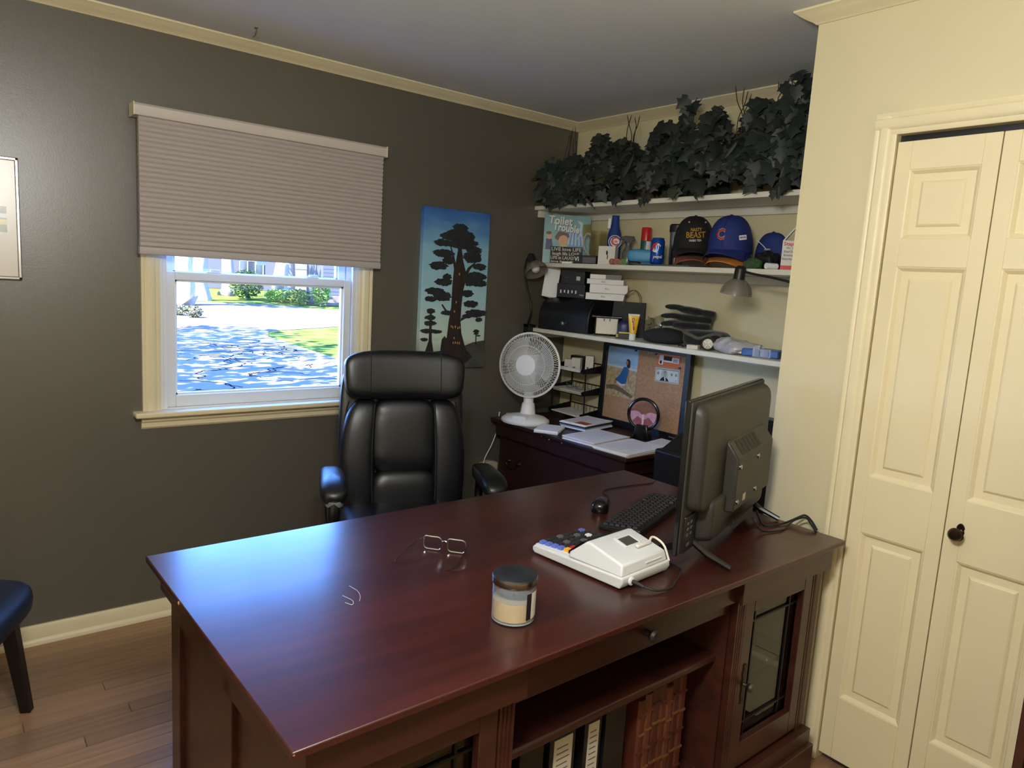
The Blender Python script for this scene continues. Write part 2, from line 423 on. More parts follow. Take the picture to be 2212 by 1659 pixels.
# ---- closet door: two bifold leaves, each with three raised panels
door = struct(thing('door_1', 'cream bifold closet door with raised panels', 'door', (0, 0, 0))); del door['category']
M_door = mat('cream_door_paint', (228, 214, 176), 0.48, var=(3, 0.02), bump=(50, 0.05))
Mx = Matrix(((0, 0, -1, 0), (-1, 0, 0, 0), (0, 1, 0, 0), (0, 0, 0, 1)))     # u -> -y, v -> z, h -> -x
def leaf(y_hi, y_lo):
    W = y_hi - y_lo; z0, z1 = 0.03, 2.004; st = 0.042
    M = tr(XC + 0.012, y_hi, 0) @ Mx
    rails = [(z0, 0.245), (0.81, 0.99), (1.64, 1.722), (1.922, z1)]
    d = MB(M)
    d.add([(x, y, h) for h in (-0.022, 0.014) for y in (z0, z1) for x in (0, st)], [(0, 2, 3, 1), (4, 5, 7, 6), (0, 1, 5, 4), (2, 6, 7, 3), (0, 4, 6, 2), (1, 3, 7, 5)])
    d.box(W - st, W, z0, z1, -0.022, 0.014)
    for a, b in rails: d.box(st, W - st, a, b, -0.022, 0.014)
    lf = d.build('door_leaf', M_door, door, fix=False, bevel=0.0012)
    for a, b in ((0.245, 0.81), (0.99, 1.64), (1.722, 1.922)):
        p = MB(M)
        def rr(i): return (st + i, W - st - i, a + i, b - i)
        lv = [(0, 0.0135), (0.004, 0.012), (0.010, 0.006), (0.013, 0.0015), (0.034, 0.0015), (0.038, 0.006), (0.042, 0.0085)]
        rs = []
        for i, h in lv:
            q = rr(i); rs.append([(q[0], q[2], h), (q[1], q[2], h), (q[1], q[3], h), (q[0], q[3], h)])
        p.rings(rs, False); p.flat([v[:2] for v in rs[-1]], None, rs[-1][0][2]); p.build('raised_panel', M_door, lf, angle=12)
    return lf
l1 = leaf(DY0 - 0.004, -2.4325); l2 = leaf(-2.4355, DY1 + 0.004)
# casing around the opening
def dcas(o_sign_y, y_in, z0, z1):
    m = MB(); m.rings([[(XC - d, y_in + o_sign_y * o * 0.9, z) for d, o in cas] for z in (z0, z1)]); return m
dcas(1, DY0, 0, DZ + 0.063).build('casing', M_trim, door); dcas(-1, DY1, 0, DZ + 0.063).build('casing', M_trim, door)
m = MB(); m.rings([[(XC - d * 1.12, y, DZ + o * 0.9) for d, o in cas] for y in (DY0 + 0.063, DY1 - 0.063)]); m.build('head_casing', M_trim, door)
B(XC + 0.02, XC + 0.05, DY1, DY0, DZ - 0.018, DZ).build('track', M_black, door)
kb = MB(); Mk = tr(XC - 0.002, -2.476, 0.897) @ ry(-PI / 2)
kb.lathe([(0.0, 0.052), (0.012, 0.051), (0.018, 0.044), (0.019, 0.036), (0.014, 0.028), (0.007, 0.022), (0.007, 0.004), (0.011, 0.002), (0.011, -0.004)], 20, Mk)
kb.build('knob', M_bronze, l2)
pk = [(0.010 * math.cos(t), 0.026 * math.sin(t) * (1 + 0.0 * math.cos(2 * t))) for t in [2 * PI * i / 24 for i in range(24)]]
bp = MB(); bp.prism([(x * (1.25 if abs(y) > 0.012 else 0.95), y) for x, y in pk], 0, 0.004, tr(XC - 0.001, -2.476, 0.897) @ Mx); bp.build('backplate', M_bronze, l2, bevel=0.001)

# ---- fixed shelves in the alcove
for nm, z, lab in (('wall_shelf', 1.950, 'white wall shelf carrying the ivy plants, highest of three'),
                   ('wall_shelf', 1.637, 'white wall shelf holding caps and book, middle of three'),
                   ('wall_shelf', 1.268, 'white wall shelf holding bread box and gloves, lowest of three')):
    t = thing(nm, lab, 'shelf', (0, 0, z), 0, 'alcove shelves')
    B(-0.2965, -0.001, YJ + 0.001, -0.001, -0.023, 0).build('board', M_shelf, t, bevel=0.003)
    B(-0.02, -0.001, YJ + 0.001, -0.001, -0.06, -0.0235).build('back_cleat', M_shelf, t, bevel=0.002)
    B(-0.27, -0.02, -0.02, -0.001, -0.06, -0.0235).build('end_cleat', M_shelf, t, bevel=0.002)
    B(-0.27, -0.02, YJ + 0.001, YJ + 0.02, -0.06, -0.0235).build('end_cleat', M_shelf, t, bevel=0.002)
# small plastic hook on the ceiling
t = MB(); t.tube([(0, 0, 0), (0.002, 0, -0.012), (-0.004, 0, -0.03), (-0.012, 0, -0.036)], 0.0022, 6).tube([(0.002, 0, -0.012), (0.010, 0, -0.03), (0.017, 0, -0.036)], 0.0022, 6)
t.lathe([(0.008, 0), (0.006, -0.003)], 10)
tag(t.build('ceiling_hook', mat('dull_brass', (120, 105, 80), 0.4, metal=0.6), loc=(-1.944, -0.226, ZC)), 'small brass hook screwed into the ceiling', 'hook')

# ================================================================== OUTDOORS
GZ = -0.6
M_grass = mat('lawn_grass', (58, 70, 32), 0.9, spec=0.0, var=(1.3, 0.45), bump=(40, 0.6))
M_asph = mat('asphalt', (84, 80, 74), 0.85, spec=0.0, var=(0.8, 0.12), bump=(90, 0.3))
M_conc = mat('pale_street', (75, 71, 65), 0.85, spec=0.0, var=(0.5, 0.08))
def ground(name, poly, z, m, label, cat):
    o = MB().prism(poly, z - 0.05, z).build(name, m, fix=False); o['kind'] = 'structure'; return o
ground('lawn', [(-60, 0.3), (90, 0.3), (90, 120), (-60, 120)], GZ - 0.02, M_grass, '', '')
ground('driveway', [(-20, 3.0), (3.6, 3.0), (3.9, 9.5), (4.5, 13.1), (4.76, 18.2), (5.4, 20.0), (-20, 17.5)], GZ, M_asph, '', '')
ground('street', [(-30, 17.0), (5.4, 20.0), (8.5, 21.8), (30, 26.0), (30, 35.0), (13.1, 31.9), (10.9, 36.0), (6.7, 36.5), (-30, 30.0)], GZ, M_conc, '', '')
# tar-filled cracks wandering over the driveway
M_tar = mat('crack_tar', (21, 21, 26), 0.6, spec=0.0)
rg = random.Random(11); ck = MB()
def crack(x, y, a, n, st):
    pts = []
    for i in range(n):
        pts.append((x, y)); a += rg.uniform(-0.9, 0.9); x += st * math.cos(a); y += st * 0.8 * math.sin(a)
    for i in range(n - 1):
        (xa, ya), (xb, yb) = pts[i], pts[i + 1]; d = Vector((xb - xa, yb - ya)).normalized(); nn = Vector((-d.y, d.x)) * 0.014
        if max(xa, xb) > 4.3: continue
        ck.add([(xa + nn.x, ya + nn.y, GZ + 0.004), (xa - nn.x, ya - nn.y, GZ + 0.004), (xb - nn.x, yb - nn.y, GZ + 0.004), (xb + nn.x, yb + nn.y, GZ + 0.004)], [(0, 1, 2, 3)])
for i in range(64):
    yy = rg.uniform(13.0, 16.5) if i < 50 else rg.uniform(8.5, 12.5)
    xx = -2.95 + rg.uniform(0.24, 0.44) * (yy + 3.2)
    crack(xx, yy, rg.uniform(0, 2 * PI), rg.randint(5, 16), 0.17)
o = ck.build('crack_sealant', M_tar, fix=False); tag(o, 'dark tar lines filling cracks in the driveway', 'cracks', kind='stuff')

# leaf and foliage helpers
def leaf_cards(mb, n, cx, cy, cz, a, b, c, size, rg, shell=0.55):
    for i in range(n):
        while True:
            p = Vector((rg.uniform(-1, 1), rg.uniform(-1, 1), rg.uniform(-1, 1)))
            if shell < p.length <= 1: break
        q = Matrix.Rotation(rg.uniform(0, 2 * PI), 3, 'Z') @ Matrix.Rotation(rg.uniform(0, PI), 3, 'X')
        s = size * rg.uniform(0.6, 1.3); o = Vector((cx + p.x * a, cy + p.y * b, cz + p.z * c))
        mb.add([o + q @ Vector(v) for v in ((-s * 0.5, 0, 0), (0, -s * 0.36, s * 0.1), (s * 0.55, 0, 0), (0, s * 0.36, s * 0.1))], [(0, 1, 2, 3)])
M_leaf1 = mat('tree_leaves', (62, 82, 34), 0.6, spec=0.15, var=(0.8, 0.4))
M_leaf2 = mat('light_shrub_leaves', (88, 116, 44), 0.6, spec=0.15, var=(1.5, 0.3))
M_bark = mat('grey_bark', (112, 104, 96), 0.9, var=(2, 0.25, (3, 3, 0.6)), bump=(14, 0.8, (3, 3, 0.5)))
def tree(x, y, r, h, crown, label, n=420, size=0.5, seed=1, lean=0.0, group=None):
    rg = random.Random(seed)
    t = thing('shade_tree', label, 'tree', (x, y, GZ), 0, group)
    tk = MB(); pts = [(lean * k / 6 + rg.uniform(-r, r) * 0.25, rg.uniform(-r, r) * 0.25, h * k / 6) for k in range(7)]
    tk.tube([(0, 0, -0.1)] + pts, [r * 1.9] + [r * (1.25 - 0.09 * k) for k in range(7)], 12)
    top = Vector(pts[-1])
    for k in range(5):
        a = 2 * PI * k / 5; e = top + Vector((math.cos(a) * crown[0] * 0.6, math.sin(a) * crown[1] * 0.6, crown[2] * rg.uniform(0.3, 0.9)))
        tk.tube([top - Vector((0, 0, h * 0.15)), (top + e) / 2 + Vector((0, 0, 0.2)), e], [r * 0.5, r * 0.35, r * 0.12], 7)
    tk.build('trunk', M_bark, t)
    fo = MB(); leaf_cards(fo, n, top.x, top.y, top.z + crown[2] * 0.75, crown[0], crown[1], crown[2], size, rg, 0.3)
    f = fo.build('foliage', M_leaf1, t, fix=False); f['kind'] = 'stuff'
    return t
tree(6.2, 33.6, 0.46, 5.5, (3.2, 3.2, 2.4), 'thickest tree trunk across the street with bright sunlit bark', 500, 0.6, 21)
tree(8.3, 38.6, 0.42, 5.5, (3.0, 3.0, 2.4), 'pale trunk just beside the thickest tree across the street', 420, 0.6, 22)
tree(11.7, 45.0, 0.34, 6.0, (2.8, 2.8, 2.4), 'thin tree left of the house windows across the street', 380, 0.6, 23)
tree(14.7, 44.0, 0.40, 6.5, (3.0, 3.0, 2.4), 'mottled leaning tree in front of the grey garage', 420, 0.6, 24, 0.9)
tree(14.4, 41.4, 0.28, 6.5, (2.6, 2.6, 2.2), 'dark slim tree near the leaning tree across the street', 380, 0.6, 25)
# shade trees beside the driveway, left of what the window shows: they dapple the asphalt
for i, (x, y, h, cr) in enumerate(((-3.5, 12.6, 5.6, (3.5, 2.9, 2.0)), (-3.6, 7.6, 5.2, (3.0, 2.4, 1.8)), (-3.8, 17.0, 6.0, (3.4, 2.6, 2.0)), (-8.8, 10.4, 6.4, (3.0, 3.4, 2.2)))):
    tree(x, y, 0.28, h, cr, ('leafy shade tree at the middle of the driveway side', 'shade tree closest to the house wall beside the driveway', 'shade tree beside the street end of the driveway', 'shade tree farthest from the driveway on the side lawn')[i], 640, 0.42, 40 + i, 0, 'trees beside the driveway')
def shrub(x, y, a, c, label, n, m, seed, size=0.22, grp=None):
    rg = random.Random(seed); t = thing('shrub', label, 'shrub', (x, y, GZ), 0, grp)
    st = MB()
    for k in range(4): st.tube([(0, 0, -0.05), (rg.uniform(-0.3, 0.3) * a, rg.uniform(-0.3, 0.3) * a, c)], [0.03, 0.012], 6)
    st.build('stem', M_bark, t)
    fo = MB(); leaf_cards(fo, n, 0, 0, c, a, a, c, size, rg, 0.35); f = fo.build('foliage', m, t, fix=False); f['kind'] = 'stuff'
shrub(11.6, 41.0, 1.0, 0.9, 'round bluish shrub on the far lawn below the house windows', 1500, M_leaf1, 61, 0.15)
shrub(12.9, 36.2, 0.7, 0.45, 'low spreading shrub at the foot of the grey siding', 1100, M_leaf1, 62, 0.12)
shrub(13.9, 35.4, 0.55, 0.85, 'tall bright green bush beside the porch step', 1300, M_leaf2, 63, 0.12)
shrub(12.8, 38.7, 0.9, 0.4, 'low light green groundcover mound under the leaning tree', 1100, M_leaf2, 64, 0.13)
for i, (x, y) in enumerate(((4.30, 26.6), (4.55, 25.5))):
    shrub(x, y, 0.35, 0.22, ('tuft of pale grass at the street edge, nearer the trees', 'tuft of pale grass at the street edge, nearer the driveway')[i], 420, mat('pale_grass', (53, 56, 31), 0.8), 70 + i, 0.09, 'grass tufts')
# houses across the street
M_sid = mat('grey_blue_siding', (37, 41, 48), 0.7, var=(3, 0.05, (0.1, 0.1, 8)))
M_roof = mat('grey_shingles', (27, 28, 31), 0.85, var=(3, 0.2))
M_wtrim = mat('white_house_trim', (72, 72, 74), 0.6)
M_hglass = mat('dark_window_glass', (24, 31, 40), 0.1)
h = thing('house', 'grey-blue sided house with white windows and garage across the street', 'house', (19.0, 56.0, GZ), math.radians(-14))
B(-9, 13, 0, 8, 0, 4.6).build('wall', M_sid, h)
rf = MB(); rf.prism([(-0.8, 4.5), (8.8, 4.5), (4, 8.0)], -9.6, 13.6, Matrix(((0, 0, 1, 0), (1, 0, 0, 0), (0, 1, 0, 0), (0, 0, 0, 1)))); rf.build('roof', M_roof, h)
def hwin(x0, x1, z0, z1, nx, parent, y=-0.02):
    f = MB(); f.box(x0, x1, y - 0.06, y, z0, z0 + 0.1).box(x0, x1, y - 0.06, y, z1 - 0.1, z1)
    for k in range(nx + 1):
        xx = x0 + (x1 - x0 - 0.1) * k / nx; f.box(xx, xx + 0.1, y - 0.06, y, z0, z1)
    o = f.build('window_frame', M_wtrim, parent, fix=False)
    for k in range(nx):
        a = x0 + (x1 - x0 - 0.1) * k / nx + 0.1; b = x0 + (x1 - x0 - 0.1) * (k + 1) / nx
        B(a, b, y - 0.025, y - 0.02, z0 + 0.1, z1 - 0.1).build('pane', M_hglass, o)
hwin(-2.9, -1.0, 1.1, 2.4, 3, h); hwin(10, 12.2, 1.3, 3.4, 2, h)
for gx in (0.2, 4.6):
    g = MB(); g.box(gx, gx + 3.6, -0.05, 0.0, 0, 2.5); g.build('garage_door', M_wtrim, h)
    for r in range(4): B(gx + 0.06, gx + 3.54, -0.08, -0.05, 0.08 + r * 0.61, 0.62 + r * 0.61).build('garage_panel', M_wtrim, h)
h2 = thing('house', 'corner of blue-grey sided house with steps beside the tall bush', 'house', (15.0, 37.6, GZ), math.radians(-10))
B(0, 8, 0, 4.4, 0, 4.2).build('wall', M_sid, h2)
for r in range(18): B(-0.03, 8, -0.03, 0.0, 0.1 + r * 0.22, 0.3 + r * 0.22).build('siding_board', M_sid, h2)
hwin(0.9, 2.4, 1.6, 3.2, 2, h2, -0.03)
for r in range(3): B(-1.2, 1.2, -1.5 + r * 0.4, -0.03, r * 0.17, (r + 1) * 0.17).build('porch_step', M_conc, h2)
rf = MB(); rf.prism([(-0.5, 4.1), (4.9, 4.1), (2.2, 5.4)], -0.2, 8.6, Matrix(((0, 0, 1, 0), (1, 0, 0, 0), (0, 1, 0, 0), (0, 0, 0, 1)))); rf.build('roof', M_roof, h2)

# the room's hanging light fixture, above and just ahead of the photographer
cf = thing('ceiling_light', 'bronze two-bulb ceiling fixture hanging in the middle of the room', 'ceiling light', (-2.72, -2.72, ZC))
MB().lathe([(0.0, 0.0), (0.065, -0.001), (0.06, -0.02), (0.02, -0.03), (0.008, -0.035)], 24).build('canopy', M_bronze, cf)
MB().cyl((0, 0, -0.03), (0, 0, -0.34), 0.007, seg=10).build('stem', M_bronze, cf)
for q in (-1, 1):
    MB().tube(smooth([(0, 0, -0.33), (q * 0.05, -q * 0.03, -0.33), (q * 0.09, -q * 0.054, -0.36), (q * 0.09, -q * 0.054, -0.375)], 4), 0.006, 8).build('arm', M_bronze, cf)
    MB().lathe([(0.016, -0.385), (0.022, -0.375), (0.02, -0.36), (0.008, -0.355)], 16, tr(q * 0.09, -q * 0.054, 0)).build('socket', M_bronze, cf)

# ================================================================== DESK
def wood(name, c1, c2, rough, scale=3.0, stretch=(0.6, 7, 7), coat=0.0, bump=0.06, scratches=False):
    if name in MATS: return MATS[name]
    m = bpy.data.materials.new(name); m.use_nodes = True; nt = m.node_tree; p = nt.nodes['Principled BSDF']
    tc = nt.nodes.new('ShaderNodeTexCoord'); mp = nt.nodes.new('ShaderNodeMapping'); mp.inputs['Scale'].default_value = stretch
    nt.links.new(tc.outputs['Object'], mp.inputs[0])
    n = nt.nodes.new('ShaderNodeTexNoise'); n.inputs['Scale'].default_value = scale; n.inputs['Detail'].default_value = 7; n.inputs['Roughness'].default_value = 0.62
    nt.links.new(mp.outputs[0], n.inputs['Vector'])
    r = nt.nodes.new('ShaderNodeValToRGB'); r.color_ramp.elements[0].position = 0.32; r.color_ramp.elements[1].position = 0.7
    r.color_ramp.elements[0].color = lin(c1); r.color_ramp.elements[1].color = lin(c2)
    nt.links.new(n.outputs['Fac'], r.inputs[0]); nt.links.new(r.outputs[0], p.inputs['Base Color'])
    p.inputs['Roughness'].default_value = rough; p.inputs['Coat Weight'].default_value = coat; p.inputs['Coat Roughness'].default_value = 0.2
    b = nt.nodes.new('ShaderNodeBump'); b.inputs['Strength'].default_value = bump; b.inputs['Distance'].default_value = 0.002
    nt.links.new(n.outputs['Fac'], b.inputs['Height']); nt.links.new(b.outputs[0], p.inputs['Normal'])
    if scratches: p.inputs['Coat IOR'].default_value = 1.5; p.inputs['Specular IOR Level'].default_value = 0.22; p.inputs['Coat Roughness'].default_value = 0.11
    if scratches:       # worn lacquer: patchy roughness and fine rub marks
        n2 = nt.nodes.new('ShaderNodeTexNoise'); n2.inputs['Scale'].default_value = 2.2; n2.inputs['Detail'].default_value = 6
        nt.links.new(tc.outputs['Object'], n2.inputs['Vector'])
        mr = nt.nodes.new('ShaderNodeMapRange'); mr.inputs[1].default_value = 0.3; mr.inputs[2].default_value = 0.75
        mr.inputs[3].default_value = rough - 0.03; mr.inputs[4].default_value = rough + 0.10
        nt.links.new(n2.outputs['Fac'], mr.inputs[0]); nt.links.new(mr.outputs[0], p.inputs['Roughness'])
        mr2 = nt.nodes.new('ShaderNodeMapRange'); mr2.inputs[1].default_value = 0.3; mr2.inputs[2].default_value = 0.75; mr2.inputs[3].default_value = 0.14; mr2.inputs[4].default_value = 0.26
        nt.links.new(n2.outputs['Fac'], mr2.inputs[0]); nt.links.new(mr2.outputs[0], p.inputs['Coat Roughness'])
        mp2 = nt.nodes.new('ShaderNodeMapping'); mp2.inputs['Scale'].default_value = (40, 3, 1); mp2.inputs['Rotation'].default_value = (0, 0, 0.25)
        nt.links.new(tc.outputs['Object'], mp2.inputs[0])
        n3 = nt.nodes.new('ShaderNodeTexNoise'); n3.inputs['Scale'].default_value = 9; n3.inputs['Detail'].default_value = 5
        nt.links.new(mp2.outputs[0], n3.inputs['Vector'])
        b2 = nt.nodes.new('ShaderNodeBump'); b2.inputs['Strength'].default_value = 0.05; b2.inputs['Distance'].default_value = 0.001
        nt.links.new(n3.outputs['Fac'], b2.inputs['Height']); nt.links.new(b.outputs[0], b2.inputs['Normal']); nt.links.new(b2.outputs[0], p.inputs['Normal']); nt.links.new(b2.outputs[0], p.inputs['Coat Normal'])
    MATS[name] = m; return m
M_desk = wood('cherry_desk', (46, 22, 17), (70, 33, 24), 0.34, coat=0.15)
M_top = wood('cherry_desk_top', (44, 18, 15), (70, 30, 23), 0.30, scale=2.4, stretch=(0.5, 6, 6), coat=0.5, bump=0.035, scratches=True)
M_cred = wood('dark_cherry_chest', (34, 17, 16), (54, 26, 22), 0.36, coat=0.1)
M_inside = wood('cherry_inside', (48, 22, 16), (74, 34, 22), 0.5)
DZT = 0.788
desk = thing('executive_desk', 'large dark cherry executive desk with glass doors and open bookshelf', 'desk', (-2.575, -1.2952, 0), 0.0185)
DL, DD = 1.796, -0.925
# top board: thin square edge
tp = MB(); tp.box(0, DL, DD, 0, DZT - 0.016, DZT).build('desktop', M_top, desk, bevel=0.003)
# paint chips at corners of the top
for (x, y) in ((0.004, DD + 0.004), (0.001, -0.30)):
    MB().squad(0.0035, 0.0045, 0.004, 0.8, 0.8, tr(x, y, DZT - 0.005), 8, 6).build('worn_chip', mat('bare_wood', (170, 130, 90), 0.8), desk)
# breakfront outline of the carcass (travel so that outside is on the right)
out = [(0.052, -0.03), (0.052, -0.885), (0.485, -0.885), (0.485, -0.862), (1.295, -0.862), (1.295, -0.885), (1.744, -0.885), (1.744, -0.03)]
out = list(reversed(out))
cove = [(-0.02, DZT - 0.0155), (0.036, DZT - 0.0155), (0.037, DZT - 0.024), (0.033, DZT - 0.040), (0.024, DZT - 0.058), (0.012, DZT - 0.074), (0.005, DZT - 0.082), (0.004, DZT - 0.092), (-0.02, DZT - 0.092)]
MB().sweep([Vector(p) for p in out], cove, True).build('cove_moulding', M_desk, desk)
# centre drawer knob on the moulding
k = MB(); k.lathe([(0.0, 0.03), (0.012, 0.029), (0.016, 0.022), (0.012, 0.014), (0.007, 0.008), (0.009, 0.0)], 16, tr(0.90, -0.885, 0.716) @ rx(PI / 2)); k.build('drawer_knob', mat('dark_wood_knob', (34, 18, 13), 0.55), desk)
ZB = 0.145
# carcass: sides, partitions, back, floor, top rail
c = MB()
c.box(0.072, 0.09, -0.86, -0.04, ZB, 0.70).box(1.706, 1.724, -0.86, -0.04, ZB, 0.70)
c.box(0.478, 0.492, -0.862, -0.04, ZB, 0.70).box(1.285, 1.30, -0.862, -0.04, ZB, 0.70)
c.box(0.09, 0.478, -0.42, -0.40, ZB, 0.70).box(1.30, 1.706, -0.42, -0.40, ZB, 0.70).box(0.492, 1.285, -0.52, -0.50, ZB, 0.70)
c.box(0.09, 1.706, -0.862, -0.04, 0.696, 0.745)
c.box(0.06, 0.49, -0.875, -0.04, ZB - 0.02, ZB + 0.006).box(1.29, 1.736, -0.875, -0.04, ZB - 0.02, ZB + 0.006).box(0.49, 1.29, -0.86, -0.50, ZB - 0.02, ZB + 0.006)
c.build('carcass', M_inside, desk, fix=False)
# left end: framed panels
e = MB()
for a, b in ((-0.10, -0.03), (-0.49, -0.43), (-0.885, -0.815)): e.box(0.052, 0.075, a, b, ZB, 0.70)
e.box(0.052, 0.075, -0.815, -0.10, 0.63, 0.70).box(0.052, 0.075, -0.815, -0.10, ZB, 0.23)
e.build('end_frame', M_desk, desk, fix=False, bevel=0.002)
for a, b in ((-0.43, -0.10), (-0.815, -0.49)): B(0.064, 0.074, a, b, 0.23, 0.63).build('end_panel', M_desk, desk)
B(1.72, 1.744, -0.885, -0.03, ZB, 0.70).build('end_panel', M_desk, desk, bevel=0.002)
B(0.06, 1.736, -0.06, -0.03, 0.60, 0.70).build('back_apron', M_desk, desk, bevel=0.002)
for a, b in ((0.075, 0.485), (1.295, 1.72)): B(a, b, -0.055, -0.03, ZB, 0.60).build('pedestal_front', M_desk, desk, bevel=0.002)
# fluted pilasters on the breakfront
def pilaster(x0, x1, y):
    p = MB(); n = 3; wd = (x1 - x0)
    poly = [(x0, y + 0.02), (x0, y)]
    for k in range(n):
        a = x0 + wd * (0.14 + k * 0.26); b = a + wd * 0.2
        poly += [(a, y), (a + wd * 0.05, y + 0.004), (b - wd * 0.05, y + 0.004), (b, y)]
    poly += [(x1, y), (x1, y + 0.02)]
    p.prism(poly, ZB, 0.70); return p.build('pilaster', M_desk, desk)
pilaster(0.052, 0.096, -0.885); pilaster(0.452, 0.492, -0.885); pilaster(1.288, 1.328, -0.885); pilaster(1.702, 1.744, -0.885)
B(0.492, 1.288, -0.862, -0.842, 0.655, 0.70).build('centre_rail', M_desk, desk, bevel=0.003)
B(0.492, 1.288, -0.835, -0.50, 0.497, 0.520).build('bookshelf', M_desk, desk, bevel=0.006)
# glazed doors
M_cab = glass_mat('cabinet_glass', (190, 195, 185), ior=1.6)
M_came = mat('dark_lead_came', (24, 24, 24), 0.4, metal=0.5)
def gdoor(x0, x1, hinge_right):
    z0, z1, st = 0.162, 0.694, 0.046
    d = MB(); yf, yb = -0.884, -0.862
    d.box(x0, x0 + st, yf, yb, z0, z1).box(x1 - st, x1, yf, yb, z0, z1).box(x0 + st, x1 - st, yf, yb, z0, z0 + 0.075).box(x0 + st, x1 - st, yf, yb, z1 - 0.05, z1)
    o = d.build('door', M_desk, desk, fix=False, bevel=0.002)
    gx0, gx1, gz0, gz1 = x0 + st, x1 - st, z0 + 0.075, z1 - 0.05
    B(gx0 - 0.004, gx1 + 0.004, yb + 0.003, yb + 0.006, gz0 - 0.004, gz1 + 0.004).build('pane', M_cab, o)
    iw = (gx1 - gx0)
    for xx in (gx0 + iw * 0.16, gx1 - iw * 0.16): B(xx - 0.003, xx + 0.003, yb - 0.002, yb + 0.0035, gz0, gz1).build('came', M_came, o)
    for zz in (gz0 + 0.045, gz1 - 0.045): B(gx0, gx1, yb - 0.0025, yb + 0.003, zz - 0.003, zz + 0.003).build('came', M_came, o)
    xk = x0 + 0.028 if hinge_right else x1 - 0.028
    bp = MB(); poly = []
    for i in range(40):
        t = 2 * PI * i / 40; zz = 0.062 * math.sin(t); poly.append((xk + math.copysign(0.004 + 0.006 * abs(math.cos(5 * zz / 0.062 * 1.2)), math.cos(t)) * (1 if abs(math.sin(t)) < 0.97 else 0.3), 0.43 + zz))
    bp.prism(poly, 0, 0.003, Matrix(((1, 0, 0, 0), (0, 0, -1, yf), (0, 1, 0, 0), (0, 0, 0, 1)))); bp.build('backplate', M_bronze, o)
    kk = MB(); kk.lathe([(0.0, 0.034), (0.009, 0.033), (0.0135, 0.026), (0.011, 0.019), (0.005, 0.013), (0.006, 0.002)], 16, tr(xk, yf, 0.43) @ rx(PI / 2)); kk.build('knob', mat('pewter', (96, 92, 84), 0.35, metal=0.9), o)
gdoor(0.098, 0.450, False); gdoor(1.330, 1.700, True)
for a, b in ((0.092, 0.476), (1.302, 1.704)): B(a, b, -0.84, -0.42, 0.40, 0.415).build('inner_shelf', M_inside, desk)
# plinth with ogee cap and bracket feet
cap = [(0.0, ZB + 0.004), (0.008, ZB + 0.002), (0.012, ZB - 0.012), (0.028, ZB - 0.03), (0.032, ZB - 0.045), (0.032, ZB - 0.052), (-0.02, ZB - 0.052), (-0.02, ZB + 0.004)]
MB().sweep([Vector(p) for p in out], cap, True).build('plinth_moulding', M_desk, desk)
def bracket(x0, x1, y):
    p = MB(); w_ = x1 - x0; f = 0.10
    poly = [(x0, 0), (x0 + f * 0.7, 0), (x0 + f * 0.85, 0.012), (x0 + f * 0.8, 0.028), (x0 + f, 0.04), (x0 + f + 0.03, 0.05), (x1 - f - 0.03, 0.05), (x1 - f, 0.04), (x1 - f * 0.8, 0.028), (x1 - f * 0.85, 0.012), (x1 - f * 0.7, 0), (x1, 0), (x1, 0.097), (x0, 0.097)]
    p.prism(poly, y, y + 0.022, Matrix(((1, 0, 0, 0), (0, 0, 1, 0), (0, 1, 0, 0), (0, 0, 0, 1)))); p.build('bracket_foot', M_desk, desk, bevel=0.002)
bracket(0.022, 0.515, -0.917); bracket(1.265, 1.774, -0.917)
B(0.515, 1.265, -0.89, -0.87, 0.0, 0.097).build('plinth_board', M_desk, desk, bevel=0.002)
for xx in (0.022, 1.752): B(xx, xx + 0.022, -0.90, -0.02, 0.0, 0.097).build('plinth_side', M_desk, desk, bevel=0.002)
B(0.022, 1.774, -0.02, 0.0, 0.0, 0.097).build('plinth_board', M_desk, desk, bevel=0.002)

# books and binders on the lower bookshelf of the desk
def dw(x, y, z):           # desk-local to world
    a = 0.0185
    return (-2.575 + x * math.cos(a) - y * math.sin(a), -1.2952 + x * math.sin(a) + y * math.cos(a), z)
M_leath = [mat('oxblood_leather_%d' % i, c, 0.45, var=(10, 0.2)) for i, c in enumerate(((88, 42, 30), (74, 34, 26), (98, 52, 34)))]
M_gilt = mat('dull_gilt', (150, 104, 60), 0.4, metal=0.6)
ordn = ['first', 'second', 'third', 'fourth', 'fifth', 'sixth', 'seventh']
x = 1.215
for i in range(7):
    wd = (0.030, 0.026, 0.028, 0.025, 0.029, 0.027, 0.026)[i]
    x -= wd + 0.002
    t = thing('leather_book', 'ribbed oxblood leather book, %s from the right partition inside the desk' % ordn[i], 'book', dw(x + wd / 2, -0.80, ZB + 0.006), 0.0185, 'leather books in the desk')
    hgt = (0.315, 0.32, 0.30, 0.318, 0.322, 0.31, 0.30)[i]
    cv = MB(); cv.prism([(-wd / 2, 0.22), (-wd / 2, 0.006), (-wd * 0.3, 0.0), (wd * 0.3, 0.0), (wd / 2, 0.006), (wd / 2, 0.22)], 0, hgt); cv.build('cover', M_leath[i % 3], t, bevel=0.001)
    for k in range(5):
        z = hgt * (0.12 + 0.18 * k); B(-wd * 0.42, wd * 0.42, -0.0025, 0.004, z, z + 0.006).build('spine_rib', M_gilt if k % 2 else M_leath[i % 3], t)
